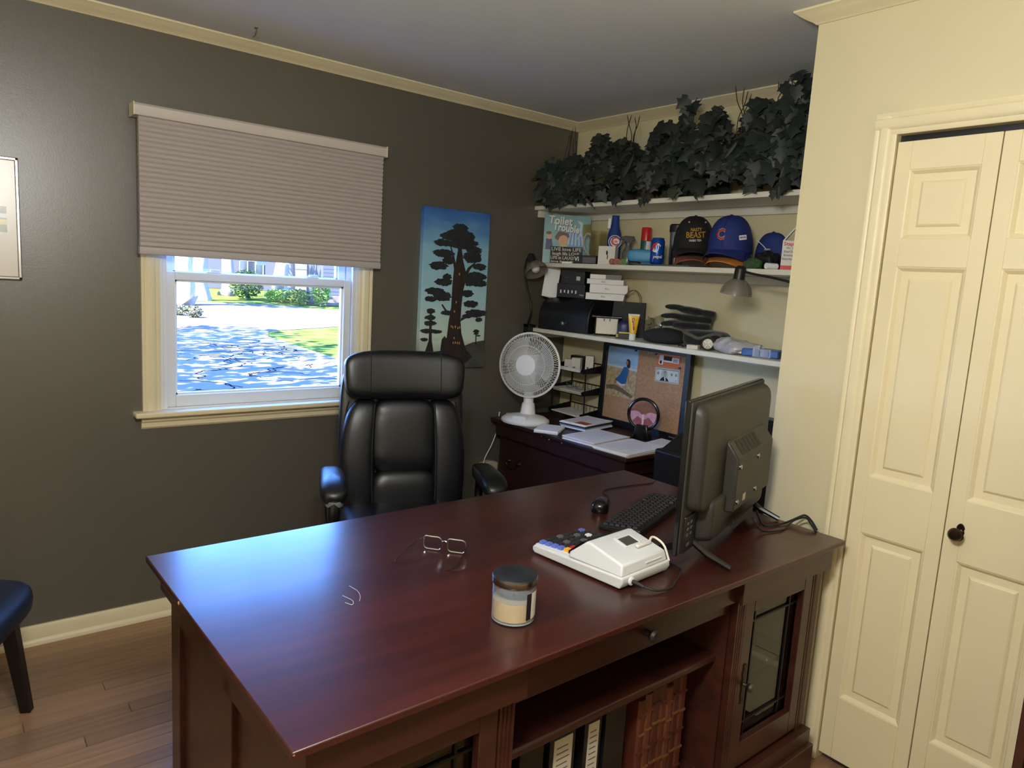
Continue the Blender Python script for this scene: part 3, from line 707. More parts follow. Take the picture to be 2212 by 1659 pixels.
for i, (x, wd, lab) in enumerate(((0.93, 0.075, 'plain wide black ring binder beside the leather books'), (0.845, 0.06, 'black binder with slanted white spine label'), (0.74, 0.085, 'black binder with large white spine label'), (0.64, 0.075, 'black binder without label, farthest from the leather books'))):
    t = thing('ring_binder', lab, 'binder', dw(x, -0.79, ZB + 0.006), 0.0185, 'binders in the desk')
    B(-wd / 2, wd / 2, 0, 0.25, 0, 0.318).build('cover', M_black, t, bevel=0.003)
    if i in (1, 2):
        lw = wd * (0.36 if i == 2 else 0.32)
        lb = B(-lw, lw, -0.0012, 0, 0.03 if i == 2 else 0.14, 0.30).build('spine_label', mat('label_paper', (196, 190, 172), 0.8), t)
        for k in range(9):
            B(-lw * 0.7, lw * (0.7 - 0.1 * (k % 3)), -0.0016, -0.0012, 0.155 + k * 0.015, 0.158 + k * 0.015).build('print_line', M_ink, lb)

# ================================================================== OFFICE CHAIR
M_lea = mat('black_leather', (16, 17, 21), 0.36, spec=0.5, bump=(55, 0.12))
M_piping = mat('leather_piping', (26, 27, 32), 0.32)
ch = thing('office_chair', 'high-back black leather executive office chair behind the desk', 'office chair', (-1.485, -0.765, 0), math.radians(-21))
def tilt(p, y0=0.235, z0=0.46, a=math.radians(9)):
    """lean the back rearward about its foot"""
    dz = p[2] - z0; return (p[0], p[1] + math.sin(a) * dz, z0 + math.cos(a) * dz)
TL = Matrix.Translation((0, 0.235, 0.46)) @ Matrix.Rotation(math.radians(-9), 4, 'X')
def wr(k=0.0, amp=0.0):
    def f(p):
        return p
    return f
def backw(p):                           # back outline: wider at the middle, narrower at the top
    z = p.z; s = 1 - 0.10 * max(0, z / 0.34) ** 2 - 0.05 * max(0, -z / 0.34) ** 2
    return (p.x * s, p.y + 0.045 * (p.x / 0.27) ** 2 * -1, p.z)
MB().squad(0.275, 0.045, 0.37, 0.35, 0.35, TL @ tr(0, 0.045, 0.36), 36, 24, lambda p: (p.x * (1 - 0.06 * max(0, p.z / 0.37) ** 2), p.y - 0.03 * (p.x / 0.27) ** 2, p.z)).build('back_shell', M_lea, ch)
# headrest roll
MB().squad(0.258, 0.062, 0.105, 0.45, 0.30, TL @ tr(0, -0.035, 0.625), 40, 20, lambda p: (p.x * (1 + 0.03 * p.z / 0.1), p.y - 0.025 * (p.x / 0.26) ** 2, p.z + 0.012 * (1 - (p.x / 0.26) ** 2))).build('headrest', M_lea, ch)
def sq_y(x, z, a, b, c_, e1, e2):        # front surface of a superellipsoid
    sn = min(1.0, (abs(z) / c_)) ** (1 / e1); A = max(1e-4, math.sqrt(max(0.0, 1 - sn * sn))) ** e1
    ct = min(1.0, abs(x) / (a * A)) ** (1 / e2); return -b * A * math.sqrt(max(0.0, 1 - ct * ct)) ** e2
for sx in (-0.15, 0.15):
    pts = [TL @ Vector((sx, -0.035 + sq_y(sx, z, 0.258, 0.062, 0.105, 0.45, 0.30) - 0.025 * (sx / 0.26) ** 2 - 0.0004, 0.625 + z + 0.012 * (1 - (sx / 0.26) ** 2))) for z in [-0.1 + 0.2 * k / 16 for k in range(17)]]
    MB().tube(pts, 0.0016, 5).build('headrest_seam', M_piping, ch)
# side bolsters and centre cushions
for sg in (-1, 1):
    MB().squad(0.075, 0.058, 0.255, 0.55, 0.55, TL @ tr(sg * 0.198, -0.022, 0.275), 24, 24,
               lambda p, sg=sg: (p.x - sg * (0.035 * (p.z / 0.255) ** 2 if p.z > 0 else 0.012 * (p.z / 0.255) ** 2), p.y, p.z)).build('side_bolster', M_lea, ch)
    pts = [TL @ Vector((sg * (0.1385 - 0.010 * ((z - 0.25) / 0.25) ** 2), -0.0735, z)) for z in [0.01 + 0.5 * k / 16 for k in range(17)]]
    MB().tube(pts, 0.0042, 6).build('piping', M_piping, ch)
    pts = [TL @ Vector((sg * (0.268 - 0.035 * max(0, (z - 0.27) / 0.25) ** 2), -0.02, z)) for z in [0.02 + 0.5 * k / 16 for k in range(17)]]
    MB().tube(pts, 0.0035, 6).build('piping', M_piping, ch)
def wrink(p):
    q = 0.004 * math.sin(p.z * 90 + p.x * 30) * max(0, abs(p.x) / 0.135 - 0.55)
    return (p.x, p.y - q, p.z)
MB().squad(0.142, 0.062, 0.165, 0.45, 0.40, TL @ tr(0, -0.02, 0.37), 40, 30, wrink).build('upper_back_cushion', M_lea, ch)
MB().squad(0.142, 0.066, 0.125, 0.5, 0.40, TL @ tr(0, -0.024, 0.105), 40, 24, wrink).build('lumbar_cushion', M_lea, ch)
MB().squad(0.27, 0.265, 0.07, 0.4, 0.35, tr(0, 0.0, 0.485), 36, 16, lambda p: (p.x, p.y, p.z + (0.012 if p.z > 0 else 0) * (p.y / 0.26))).build('seat', M_lea, ch)
B(-0.2, 0.2, -0.18, 0.2, 0.40, 0.43).build('seat_plate', M_black, ch, bevel=0.01)
for sg in (-1, 1):
    arm = MB().squad(0.05, 0.155, 0.033, 0.55, 0.5, tr(sg * 0.315, -0.02, 0.715), 24, 12, lambda p: (p.x * (1 + 0.12 * -p.y / 0.15), p.y, p.z - 0.05 * max(0, -p.y / 0.155 - 0.25) ** 2)).build('arm_pad', M_lea, ch)
    fr = MB(); fr.tube(smooth([(sg * 0.315, -0.15, 0.69), (sg * 0.318, -0.175, 0.62), (sg * 0.312, -0.13, 0.50), (sg * 0.29, -0.02, 0.43), (sg * 0.2, 0.0, 0.415)], 6), 0.021, 10)
    fr.tube(smooth([(sg * 0.315, 0.11, 0.69), (sg * 0.318, 0.13, 0.60), (sg * 0.30, 0.08, 0.47), (sg * 0.2, 0.06, 0.415)], 6), 0.018, 10)
    fr.build('arm_frame', M_blackm, ch)
    MB().lathe([(0.032, 0), (0.034, 0.006), (0.03, 0.02)], 16, tr(sg * 0.315, -0.15, 0.66)).build('arm_collar', mat('grey_collar', (110, 110, 112), 0.35), ch)
MB().lathe([(0.03, 0.10), (0.03, 0.25), (0.02, 0.25), (0.02, 0.41)], 16).build('gas_column', M_blackm, ch)
for k in range(5):
    a = 2 * PI * k / 5 + 0.3; dx, dy = math.cos(a), math.sin(a)
    lg = MB(); lg.tube([(dx * 0.02, dy * 0.02, 0.125), (dx * 0.16, dy * 0.16, 0.11), (dx * 0.30, dy * 0.30, 0.075)], [0.03, 0.024, 0.017], 10); lg.build('base_leg', M_black, ch)
    cs = MB(); px, py = -dy, dx
    for s in (-1, 1): cs.cyl((dx * 0.30 + px * s * 0.006, dy * 0.30 + py * s * 0.006, 0.028), (dx * 0.30 + px * s * 0.026, dy * 0.30 + py * s * 0.026, 0.028), 0.028, seg=16)
    cs.cyl((dx * 0.30, dy * 0.30, 0.03), (dx * 0.30, dy * 0.30, 0.075), 0.006, seg=8); cs.build('caster', M_black, ch)

# ================================================================== SIDE CHAIR at the window wall
sc_ = thing('side_chair', 'black upholstered side chair with tapered splayed legs by the wall', 'chair', (-3.072, -0.595, 0), math.radians(64))
M_sv = mat('black_vinyl', (17, 20, 26), 0.6, bump=(40, 0.05))
MB().squad(0.27, 0.27, 0.062, 0.55, 0.5, tr(0, 0, 0.412), 36, 16, lambda p: (p.x * (1 - 0.1 * p.y / 0.27), p.y, p.z)).build('seat', M_sv, sc_)
MB().squad(0.25, 0.04, 0.2, 0.5, 0.5, tr(0, 0.27, 0.66) @ rx(math.radians(-12)), 28, 14).build('backrest', M_sv, sc_)
for sx in (-1, 1):
    for sy in (-1, 1):
        lg = MB(); lg.frustum((sx * 0.222 - 0.016, sx * 0.222 + 0.016, sy * 0.214 - 0.016, sy * 0.214 + 0.016), 0, (sx * 0.185 - 0.022, sx * 0.185 + 0.022, sy * 0.18 - 0.022, sy * 0.18 + 0.022), 0.385)
        lg.build('leg', mat('black_lacquer', (14, 14, 17), 0.4), sc_, bevel=0.003)
    MB().tube([(sx * 0.2, 0.22, 0.36), (sx * 0.2, 0.27, 0.5)], 0.014, 8).build('back_post', M_blackm, sc_)

# ================================================================== CHEST under the shelves
cr = thing('file_chest', 'dark cherry chest of drawers under the alcove shelves', 'chest', (0, 0, 0))
cx0, cy0, cy1, CZ = -0.575, -0.065, -1.085, 0.77
B(cx0, -0.015, cy1, cy0, CZ - 0.02, CZ).build('chest_top', M_cred, cr, bevel=0.004)
outc = [(cx0 + 0.045, cy0 - 0.045), (-0.06, cy0 - 0.045), (-0.06, cy1 + 0.045), (cx0 + 0.045, cy1 + 0.045)]
prc = [(-0.02, CZ - 0.0195), (0.036, CZ - 0.0195), (0.034, CZ - 0.03), (0.022, CZ - 0.05), (0.008, CZ - 0.07), (0.004, CZ - 0.095), (-0.02, CZ - 0.095)]
MB().sweep([Vector(p) for p in reversed([outc[0], outc[3], outc[2], outc[1]])], prc, True).build('cornice', M_cred, cr)
B(cx0 + 0.045, -0.024, cy1 + 0.045, cy0 - 0.045, 0.06, CZ - 0.02).build('case', M_cred, cr, bevel=0.002)
B(cx0 + 0.03, -0.024, cy1 + 0.03, cy0 - 0.03, 0.0, 0.09).build('plinth', M_cred, cr, bevel=0.005)
for z0, z1 in ((0.40, 0.665), (0.11, 0.385)):
    dr = MB(Matrix(((0, 0, -1, cx0 + 0.045), (-1, 0, 0, cy0 - 0.06), (0, 1, 0, 0), (0, 0, 0, 1)))); dr.frustum((0, 0.92, z0, z1), 0, (0.006, 0.914, z0 + 0.006, z1 - 0.006), 0.018)
    d = dr.build('drawer', M_cred, cr)
    for yy in (cy0 - 0.20, cy0 - 0.83):
        hd = MB()
        for s in (-1, 1): hd.lathe([(0.014, 0), (0.010, 0.006), (0.006, 0.018), (0.008, 0.022), (0.0, 0.024)], 12, tr(cx0 + 0.027, yy + s * 0.045, (z0 + z1) / 2 + 0.02) @ ry(-PI / 2))
        hd.tube([(cx0 + 0.008, yy + 0.045 * math.cos(t), (z0 + z1) / 2 + 0.018 - 0.03 * math.sin(t)) for t in [PI * k / 12 for k in range(13)]], 0.004, 6)
        hd.build('bail_pull', M_bronze, d)
for i, (yy, z) in enumerate(((-0.33, 0.755), (-0.5, 0.75), (-0.56, 0.745), (-0.655, 0.748))):
    MB().squad(0.003, 0.004, 0.004, 1, 1, tr(cx0 + 0.004, yy, z), 8, 6).build('worn_chip', mat('bare_wood', (170, 130, 90), 0.8), cr)

# ================================================================== ON THE DESK
DT = DZT            # desk top height
# ---- television used as a monitor, seen from behind (local: x along the set, -y is its back, z up)
W, H = 0.73, 0.42
M_tv = mat('tv_back_plastic', (44, 42, 36), 0.5, bump=(260, 0.12))
tv = thing('flat_screen_tv', 'black flat screen television standing on the desk with its back to the room', 'television', (-1.447, -2.066, DT), math.radians(18.5))
z0 = 0.042
B(0, W, 0.0, 0.014, z0, z0 + H).build('bezel', M_blackg, tv, bevel=0.002)
B(0.012, W - 0.012, 0.0135, 0.0155, z0 + 0.016, z0 + H - 0.012).build('screen', mat('screen_glass', (6, 6, 8), 0.08), tv)
def tvr(x0, x1, za, zb, y): return [(x0, y, za), (x1, y, za), (x1, y, zb), (x0, y, zb)]
# upper shell with softly rounded shoulders
s = MB(); rs = []
for k in range(9):
    a = PI / 2 * k / 8; ins = 0.022 * (1 - math.cos(a)) ; yy = -0.040 * math.sin(a)
    rs.append([(x, yy - 0.0, z) for x, z in rrect(0.030 + ins * 1.0, W - 0.012 - ins, z0 + 0.115, z0 + H - 0.010 - ins * 1.4, 0.03)])
s.rings(rs); s.build('rear_shell', M_tv, tv, angle=50)
B(0.004, W - 0.004, -0.006, 0.002, z0 + 0.004, z0 + H - 0.003).build('rear_frame', M_tv, tv, bevel=0.003)
# lower housing
s = MB(); rs = []
for k in range(7):
    a = PI / 2 * k / 6; ins = 0.014 * (1 - math.cos(a)); yy = -0.052 * math.sin(a)
    rs.append([(x, yy, z) for x, z in rrect(0.115 + ins, W - 0.055 - ins, z0 + 0.010 + ins, z0 + 0.135 - ins * 0.6, 0.02)])
s.rings(rs); s.build('lower_housing', M_tv, tv, angle=50)
# electronics box with sloped vented top
ex0, ex1 = 0.235, W - 0.10
s = MB(); s.rings([[(x, y, z) for y, z in ((-0.03, z0 + 0.074), (-0.076, z0 + 0.080), (-0.076, z0 + 0.238), (-0.042, z0 + 0.284), (-0.03, z0 + 0.284))] for x in (ex0, ex1)])
ebx = s.build('electronics_box', M_tv, tv, bevel=0.008, seg=3)
M_vent = mat('vent_black', (20, 19, 17), 0.6)
for k in range(6):
    xx = ex0 + 0.045 + k * 0.036; v = MB(); Mv = tr(xx, -0.0595, z0 + 0.2455) @ rx(math.atan2(0.046, 0.034) - PI / 2 + 0.30)
    v.M = tr(xx, 0, 0); v.add([(0, -0.0735, z0 + 0.2428), (0.026, -0.0735, z0 + 0.2428), (0.026, -0.0465, z0 + 0.2794), (0, -0.0465, z0 + 0.2794)], [(0, 1, 2, 3)])
    v.build('vent', M_vent, ebx)
for (xx, zz) in ((ex0 + 0.022, z0 + 0.212), (ex0 + 0.215, z0 + 0.212), (ex0 + 0.022, z0 + 0.108), (ex0 + 0.215, z0 + 0.108)):
    k = MB(); k.lathe([(0.0075, 0), (0.0075, 0.003), (0.006, 0.005), (0.0, 0.0055)], 14, tr(xx, -0.076, zz) @ rx(PI / 2)); k.build('mount_screw', M_steel, ebx)
B(ex0 + 0.085, ex0 + 0.135, -0.0765, -0.076, z0 + 0.182, z0 + 0.222).build('rating_label', mat('grey_label', (66, 64, 56), 0.6), ebx)
B(ex0 + 0.085, ex0 + 0.112, -0.0768, -0.076, z0 + 0.098, z0 + 0.118).build('warning_label', mat('amber_label', (196, 186, 140), 0.6), ebx)
B(ex0 + 0.02, ex0 + 0.22, -0.0768, -0.07, z0 + 0.028, z0 + 0.05).build('jack_recess', M_vent, ebx)
# control panel at the lower outer edge
cp = B(0.020, 0.10, -0.012, 0.0, z0 + 0.004, z0 + 0.105).build('control_panel', M_black, tv, bevel=0.003)
for i in range(3):
    for j in range(2): B(0.032 + j * 0.026, 0.044 + j * 0.026, -0.0135, -0.012, z0 + 0.050 + i * 0.016, z0 + 0.056 + i * 0.016).build('button', mat('grey_button', (96, 94, 88), 0.5), cp)
B(0.040, 0.058, -0.0128, -0.012, z0 + 0.02, z0 + 0.028).build('panel_label', mat('grey_button', (96, 94, 88), 0.5), cp)
for xx in (0.105, W - 0.075):
    f = MB()
    for s_, e in ((-1, -0.118), (1, 0.10)):
        f.tube([(xx, 0.0, z0 + 0.02), (xx, e * 0.45, 0.030), (xx, e, 0.008)], [0.011, 0.010, 0.008], 8)
    f.build('foot', M_blackg, tv)

# ---- cables
def cable(name, pts, r, m, label): return tag(MB().tube(smooth(pts, 6), r, 6).build(name, m), label, 'cable')
cable('tv_cable', [(-0.93, -1.97, DT + 0.06), (-0.90, -1.98, DT + 0.012), (-0.86, -1.99, DT + 0.005), (-0.80, -2.00, DT + 0.006), (-0.755, -2.01, DT + 0.016), (-0.735, -2.03, DT + 0.03), (-0.745, -2.06, DT + 0.022), (-0.762, -2.09, DT + 0.004)], 0.0035, M_black, 'black cable arching behind the television at the desk edge')
cable('power_cable', [(-0.98, -1.99, DT + 0.05), (-0.95, -2.01, DT + 0.01), (-0.88, -2.03, DT + 0.004), (-0.82, -2.02, DT + 0.006), (-0.775, -2.02, DT + 0.018), (-0.757, -2.045, DT + 0.03), (-0.768, -2.07, DT + 0.02), (-0.785, -2.10, DT + 0.004)], 0.0032, M_black, 'second black cable looping over the desk edge by the wall')

# ---- adding machine (local: x across, y from its rear towards the keyboard)
M_calc = mat('calculator_white', (214, 216, 217), 0.38)
M_calcb = mat('calculator_base_white', (205, 205, 205), 0.42)
cal = thing('adding_machine', 'white printing adding machine with colourful keys on the desk', 'calculator', (-1.669, -2.079, DT), 0.098)
CW = 0.207
Mp = Matrix(((0, 0, 1, 0), (1, 0, 0, 0), (0, 1, 0, 0), (0, 0, 0, 1)))        # (y,z) polygon extruded along x
MB().prism([(0.006, 0.004), (0.300, 0.004), (0.308, 0.010), (0.309, 0.020), (0.302, 0.026), (0.0, 0.034), (-0.002, 0.02)], 0, CW, Mp).build('base', M_calcb, cal, bevel=0.004, seg=3)
s = MB(); q = lambda x0, x1, y, z: None
prof = [(0.004, 0.033), (0.010, 0.062), (0.120, 0.088), (0.130, 0.086), (0.178, 0.046), (0.178, 0.030)]
rs = [[(x, y, z) for y, z in prof] for x in (0.006, CW - 0.006)]
rs = [[(0.004, y, z) if z < 0.05 else (0.012, y, z) for y, z in prof], [(CW - 0.004, y, z) if z < 0.05 else (CW - 0.012, y, z) for y, z in prof]]
s.rings(rs); s.build('printer_cover', M_calc, cal, bevel=0.005, seg=3)
MB().prism([(0.1325, 0.0862), (0.137, 0.0862), (0.1835, 0.046), (0.1835, 0.036), (0.1775, 0.044)], 0.008, CW - 0.008, Mp).build('display_window', mat('display_black', (10, 10, 12), 0.12), cal)
kd = MB(); kd.prism([(0.180, 0.024), (0.180, 0.038), (0.302, 0.029), (0.302, 0.022)], 0.006, CW - 0.006, Mp); kd.build('key_deck', M_calc, cal, bevel=0.001)
kz = lambda y: 0.038 - (y - 0.180) / 0.122 * 0.009
kc = {'b': mat('key_blue', (92, 112, 196), 0.45), 'k': mat('key_black', (44, 44, 46), 0.4), 'y': mat('key_yellow', (232, 170, 50), 0.45), 'r': mat('key_red', (190, 36, 40), 0.45), 'w': mat('key_white', (225, 225, 222), 0.45), 'g': mat('key_grey', (92, 92, 94), 0.45)}
rows = ['bkkgkkkb', 'bkkkkgkk', 'bkgkkkwk', 'bkkkgkkk', 'yrkkkkkb']
for j, rw in enumerate(rows):
    for i, c_ in enumerate(rw):
        xx = 0.012 + i * 0.0232; yy = 0.288 - j * 0.0225; zz = kz(yy)
        wd = 0.0185; MB().frustum((xx, xx + wd, yy - 0.0088, yy + 0.0088), zz - 0.002, (xx + 0.002, xx + wd - 0.002, yy - 0.0065, yy + 0.0065), zz + 0.008).build('key', kc[c_], cal)
# paper well, roll guide and wire holder
sl = math.atan2(0.026, 0.110); Mt = tr(0.0, 0.010, 0.062) @ rx(sl)
B(0.098, 0.152, 0.058, 0.090, -0.004, 0.0012).build('paper_slot', mat('slot_grey', (70, 68, 66), 0.5), cal).matrix_local = Mt
k = MB(); k.box(0.090, 0.098, 0.052, 0.096, 0, 0.003).box(0.152, 0.160, 0.052, 0.096, 0, 0.003).box(0.098, 0.152, 0.090, 0.096, 0, 0.003); k.build('slot_frame', M_calc, cal, bevel=0.001).matrix_local = Mt
B(0.118, 0.178, 0.034, 0.045, 0.001, 0.010).build('paper_arm', mat('arm_ivory', (222, 216, 204), 0.4), cal, bevel=0.003).matrix_local = Mt
MB().tube(smooth([(0.176, 0.048, 0.077), (0.194, 0.054, 0.083), (0.205, 0.046, 0.080), (0.2085, 0.022, 0.066), (0.2095, 0.004, 0.030)], 6), 0.0032, 8).build('holder_wire', mat('arm_ivory', (222, 216, 204), 0.4), cal)
B(0.105, 0.175, 0.0045, 0.008, 0.046, 0.0485).build('rear_rib', M_calc, cal)
k = MB(); k.lathe([(0.011, 0), (0.011, 0.004), (0.008, 0.006)], 16, tr(0.036, -0.001, 0.020) @ rx(PI / 2)); k.build('cord_bushing', M_calc, cal)
cd = MB(); cd.tube([(0.036, -0.004, 0.020), (0.040, -0.018, 0.018), (0.046, -0.034, 0.013)], [0.0058, 0.005, 0.0042], 10)
cd.tube(smooth([(0.046, -0.034, 0.013), (0.070, -0.058, 0.006), (0.115, -0.066, 0.004), (0.165, -0.050, 0.004), (0.215, -0.030, 0.004), (0.250, -0.010, 0.004), (0.262, 0.030, 0.004)], 6), 0.0026, 6)
cd.build('power_cord', mat('cord_black', (30, 28, 28), 0.45), cal)

# ---- jar candle
jc = thing('jar_candle', 'half-burned cream candle in a lidded glass jar on the desk', 'candle', (-1.983, -2.045, DT), 0)
M_jar = glass_mat('jar_glass', (236, 242, 246), ior=1.45)
MB().lathe([(0.044, 0.0), (0.0475, 0.003), (0.0485, 0.010), (0.0485, 0.084), (0.0465, 0.088)], 48, cap=False).build('jar', M_jar, jc)
MB().lathe([(0.044, 0.0005), (0.0478, 0.003), (0.0478, 0.0058), (0.0, 0.0059)], 40).build('jar_bottom', mat('thick_glass', (150, 160, 165), 0.1), jc)
wx = mat('cream_wax', (216, 184, 144), 0.5, var=(12, 0.05))
wx.node_tree.nodes['Principled BSDF'].inputs['Subsurface Weight'].default_value = 0.25
wx.node_tree.nodes['Principled BSDF'].inputs['Subsurface Radius'].default_value = (0.02, 0.012, 0.006)
MB().lathe([(0.0440, 0.006), (0.047, 0.009), (0.047, 0.050), (0.042, 0.0485), (0.0, 0.048)], 40).build('wax', wx, jc)
hz = bpy.data.materials.new('reflection_haze'); hz.use_nodes = True; hp = hz.node_tree.nodes['Principled BSDF']  # pale bluish film painting in the window's reflection on the upper jar glass
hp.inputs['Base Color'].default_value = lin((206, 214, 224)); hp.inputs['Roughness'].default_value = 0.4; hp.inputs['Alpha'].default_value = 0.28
MB().lathe([(0.0474, 0.0505), (0.0474, 0.086)], 40, cap=False).build('reflection_film', hz, jc)
MB().tube([(0, 0, 0.046), (0.001, 0, 0.056)], 0.0012, 6).build('wick', M_blk, jc)
M_lid = mat('brushed_dark_lid', (88, 92, 100), 0.34, metal=0.9, var=(18, 0.45), bump=(90, 0.1, (1, 6, 1)))
MB().lathe([(0.0495, 0.086), (0.0505, 0.088), (0.0505, 0.101), (0.0495, 0.1035), (0.047, 0.104), (0.0, 0.103)], 48).build('lid', M_lid, jc)
MB().lathe([(0.0506, 0.0868), (0.0510, 0.0885), (0.0510, 0.0985), (0.0506, 0.1005)], 48, cap=False).build('lid_band', mat('lid_band_metal', (150, 140, 132), 0.25, metal=1.0), jc)
lb = MB(); rs = []
for a in [math.radians(-92 + 56 * k / 12) for k in range(13)]: rs.append([(0.0488 * math.cos(a), 0.0488 * math.sin(a), z) for z in (0.014, 0.074)])
lb.rings(rs, False, False); lbl = lb.build('label', mat('candle_label', (206, 200, 188), 0.6), jc, fix=False)
lb = MB(); rs = []
for a in [math.radians(-94 + 16 * k / 5) for k in range(6)]: rs.append([(0.0491 * math.cos(a), 0.0491 * math.sin(a), z) for z in (0.014, 0.074)])
lb.rings(rs, False, False); lb.build('label_band', mat('label_black', (22, 20, 20), 0.5), lbl, fix=False)

# ---- eyeglasses standing on their rims, temples open
gl = thing('eyeglasses', 'pair of eyeglasses with silver rims and thin dark temples', 'glasses', (-1.905, -1.648, DT), 0)
A = Vector((-0.042, 0.052, 0)); Bv = Vector((0.040, -0.050, 0)); ax = (Bv - A).normalized(); nr = Vector((0.79, 0.61, 0))
M_rim = mat('silver_rim', (205, 210, 220), 0.2, metal=1.0); M_temple = mat('tortoise_temple', (38, 20, 22), 0.3)
for nm, cc in (('rim', 0.031), ('rim', 0.099)):
    c0 = A + ax * cc; pts = []
    for x, y in rrect(-0.026, 0.026, -0.019, 0.019, 0.011, 5): pts.append(c0 + ax * x + Vector((0, 0, 0.0225 + y * 0.98)) + nr * (-0.12 * y))
    o = MB().tube(pts, 0.0021, 6, closed=True).build(nm, M_rim, gl)
    MB().add(pts, [tuple(range(len(pts)))]).build('lens', glass_mat('lens_glass', (244, 248, 252), ior=1.35), o, fix=False)
mid = A + ax * 0.065
MB().tube(smooth([mid - ax * 0.009 + Vector((0, 0, 0.028)), mid + Vector((0, 0, 0.032)), mid + ax * 0.009 + Vector((0, 0, 0.028))], 4), 0.0016, 6).build('bridge', M_rim, gl)
e1 = A + Vector((0, 0, 0.033)); e2 = Bv + ax * 0.002 + Vector((0, 0, 0.031))
MB().tube(smooth([e1, e1 + Vector((-0.02, -0.006, -0.004)), e1 + Vector((-0.065, -0.022, -0.016)), e1 + Vector((-0.098, -0.036, -0.027)), e1 + Vector((-0.108, -0.047, -0.031))], 4), 0.0019, 6).build('temple', M_temple, gl)
MB().tube(smooth([e2, e2 + Vector((-0.016, -0.014, -0.002)), e2 + Vector((-0.062, -0.048, -0.017)), e2 + Vector((-0.090, -0.060, -0.026)), e2 + Vector((-0.112, -0.052, -0.029))], 4), 0.0019, 6).build('temple', M_temple, gl)

# ---- mouse and keyboard
ms = thing('computer_mouse', 'black wired computer mouse beside the keyboard', 'mouse', (-1.243, -1.585, DT), math.radians(-50))
def mw(p): return (p.x * (1 - 0.14 * math.cos(p.y / 0.055 * PI)), p.y, (max(p.z, -0.012) + 0.012) * (1 - 0.18 * p.y / 0.055))
MB().squad(0.031, 0.056, 0.026, 0.8, 0.75, None, 28, 16, mw).build('shell', M_blackg, ms)
MB().cyl((-0.003, 0.032, 0.028), (0.003, 0.032, 0.028), 0.006).build('scroll_wheel', mat('wheel_grey', (70, 70, 74), 0.5), ms)
MB().tube(smooth([(0, 0.055, 0.008), (0.02, 0.13, 0.003), (-0.005, 0.22, 0.0025), (0.09, 0.33, 0.0025), (0.16, 0.39, 0.0025), (0.175, 0.43, 0.0025)], 5), 0.0018, 6).build('cord', M_black, ms)
kbx = Vector((-1.369, -1.723, 0)); kby = Vector((-1.335, -1.838, 0))
ka = math.atan2(0.155, 0.42)
kb_ = thing('keyboard', 'black full-size computer keyboard lying in front of the television', 'keyboard', (-1.340, -1.848, DT), ka)
KL, KD = 0.44, 0.138
MB().prism([(0, 0.0), (0, 0.022), (0.012, 0.024), (KD, 0.011), (KD, 0.0)], 0, KL, Mp).build('case', M_black, kb_, bevel=0.003)
M_key = mat('keycap_black', (34, 34, 37), 0.45)
kme = None
for r in range(6):
    n = 18; 
    for i in range(n):
        if i in (13, ) and r in (0, 5): continue
        xx = 0.010 + i * 0.0234; yy = 0.014 + r * 0.0192; zz = 0.0238 - (yy - 0.012) * 0.103
        if kme is None:
            kme = MB().frustum((0, 0.0205, 0, 0.0165), -0.001, (0.002, 0.0185, 0.002, 0.0145), 0.0055).build('keycap', M_key, kb_); kme.location = (xx, yy, zz); continue
        o = bpy.data.objects.new('keycap', kme.data); COL.objects.link(o); o.parent = kb_; o.location = (xx, yy, zz)

t = MB(); t.tube(smooth([(0, 0, 0.001), (0.012, 0.02, 0.0016), (0.02, 0.05, 0.0012), (0.016, 0.085, 0.0014)], 5), 0.00045, 4).tube(smooth([(-0.03, 0.01, 0.001), (-0.022, -0.008, 0.0014), (-0.012, 0.01, 0.0012), (-0.02, 0.045, 0.0014)], 5), 0.00045, 4)
tag(t.build('hair_strands', M_paper, loc=(-2.235, -1.80, DT)), 'two pale curled hairs lying on the desk top', 'hair')

# ================================================================== ON THE CHEST
# ---- desk fan (local: front is -y)
M_fan = mat('fan_white', (240, 240, 238), 0.4)
fan = thing('desk_fan', 'white oscillating desk fan with round wire grille', 'fan', (-0.475, -0.255, CZ), math.radians(-62))
bs = MB(); rs = []
for k, (sx, z) in enumerate(((0.13, 0.0), (0.135, 0.008), (0.132, 0.02), (0.11, 0.034), (0.065, 0.043), (0.05, 0.046))):
    rs.append([(sx * math.cos(t), sx * 0.86 * math.sin(t) - 0.01, z) for t in [2 * PI * i / 36 for i in range(36)]])
bs.rings(rs); bs.build('base', M_fan, fan, angle=60)
B(-0.042, 0.042, -0.11, -0.02, 0.018, 0.048).build('control_block', M_fan, fan, bevel=0.012, seg=4)
MB().lathe([(0.043, 0.04), (0.036, 0.09), (0.034, 0.10), (0.028, 0.105), (0.027, 0.16), (0.026, 0.19)], 24, tr(0, 0.02, 0)).build('stem', M_fan, fan)
FZ = 0.312; TM = tr(0, -0.0, FZ) @ rx(PI / 2 - math.radians(4))     # local z of the head points to the front
FR = 0.172
MB().lathe([(0.0, -0.10), (0.04, -0.098), (0.055, -0.08), (0.055, -0.02), (0.04, 0.0), (0.0, 0.005)], 24, TM).build('motor_housing', M_fan, fan)
MB().cyl((0, 0.03, 0.17), (0, 0.03, 0.29), 0.026, seg=16).build('neck', M_fan, fan)
rim = MB()
rim.tube([TM @ Vector((FR * math.cos(t), FR * math.sin(t), 0.0)) for t in [2 * PI * i / 64 for i in range(64)]], 0.0062, 8, closed=True)
rim.build('rim', M_fan, fan)
wire = mat('grille_wire', (236, 236, 232), 0.4)
fg = MB()
NW = 104
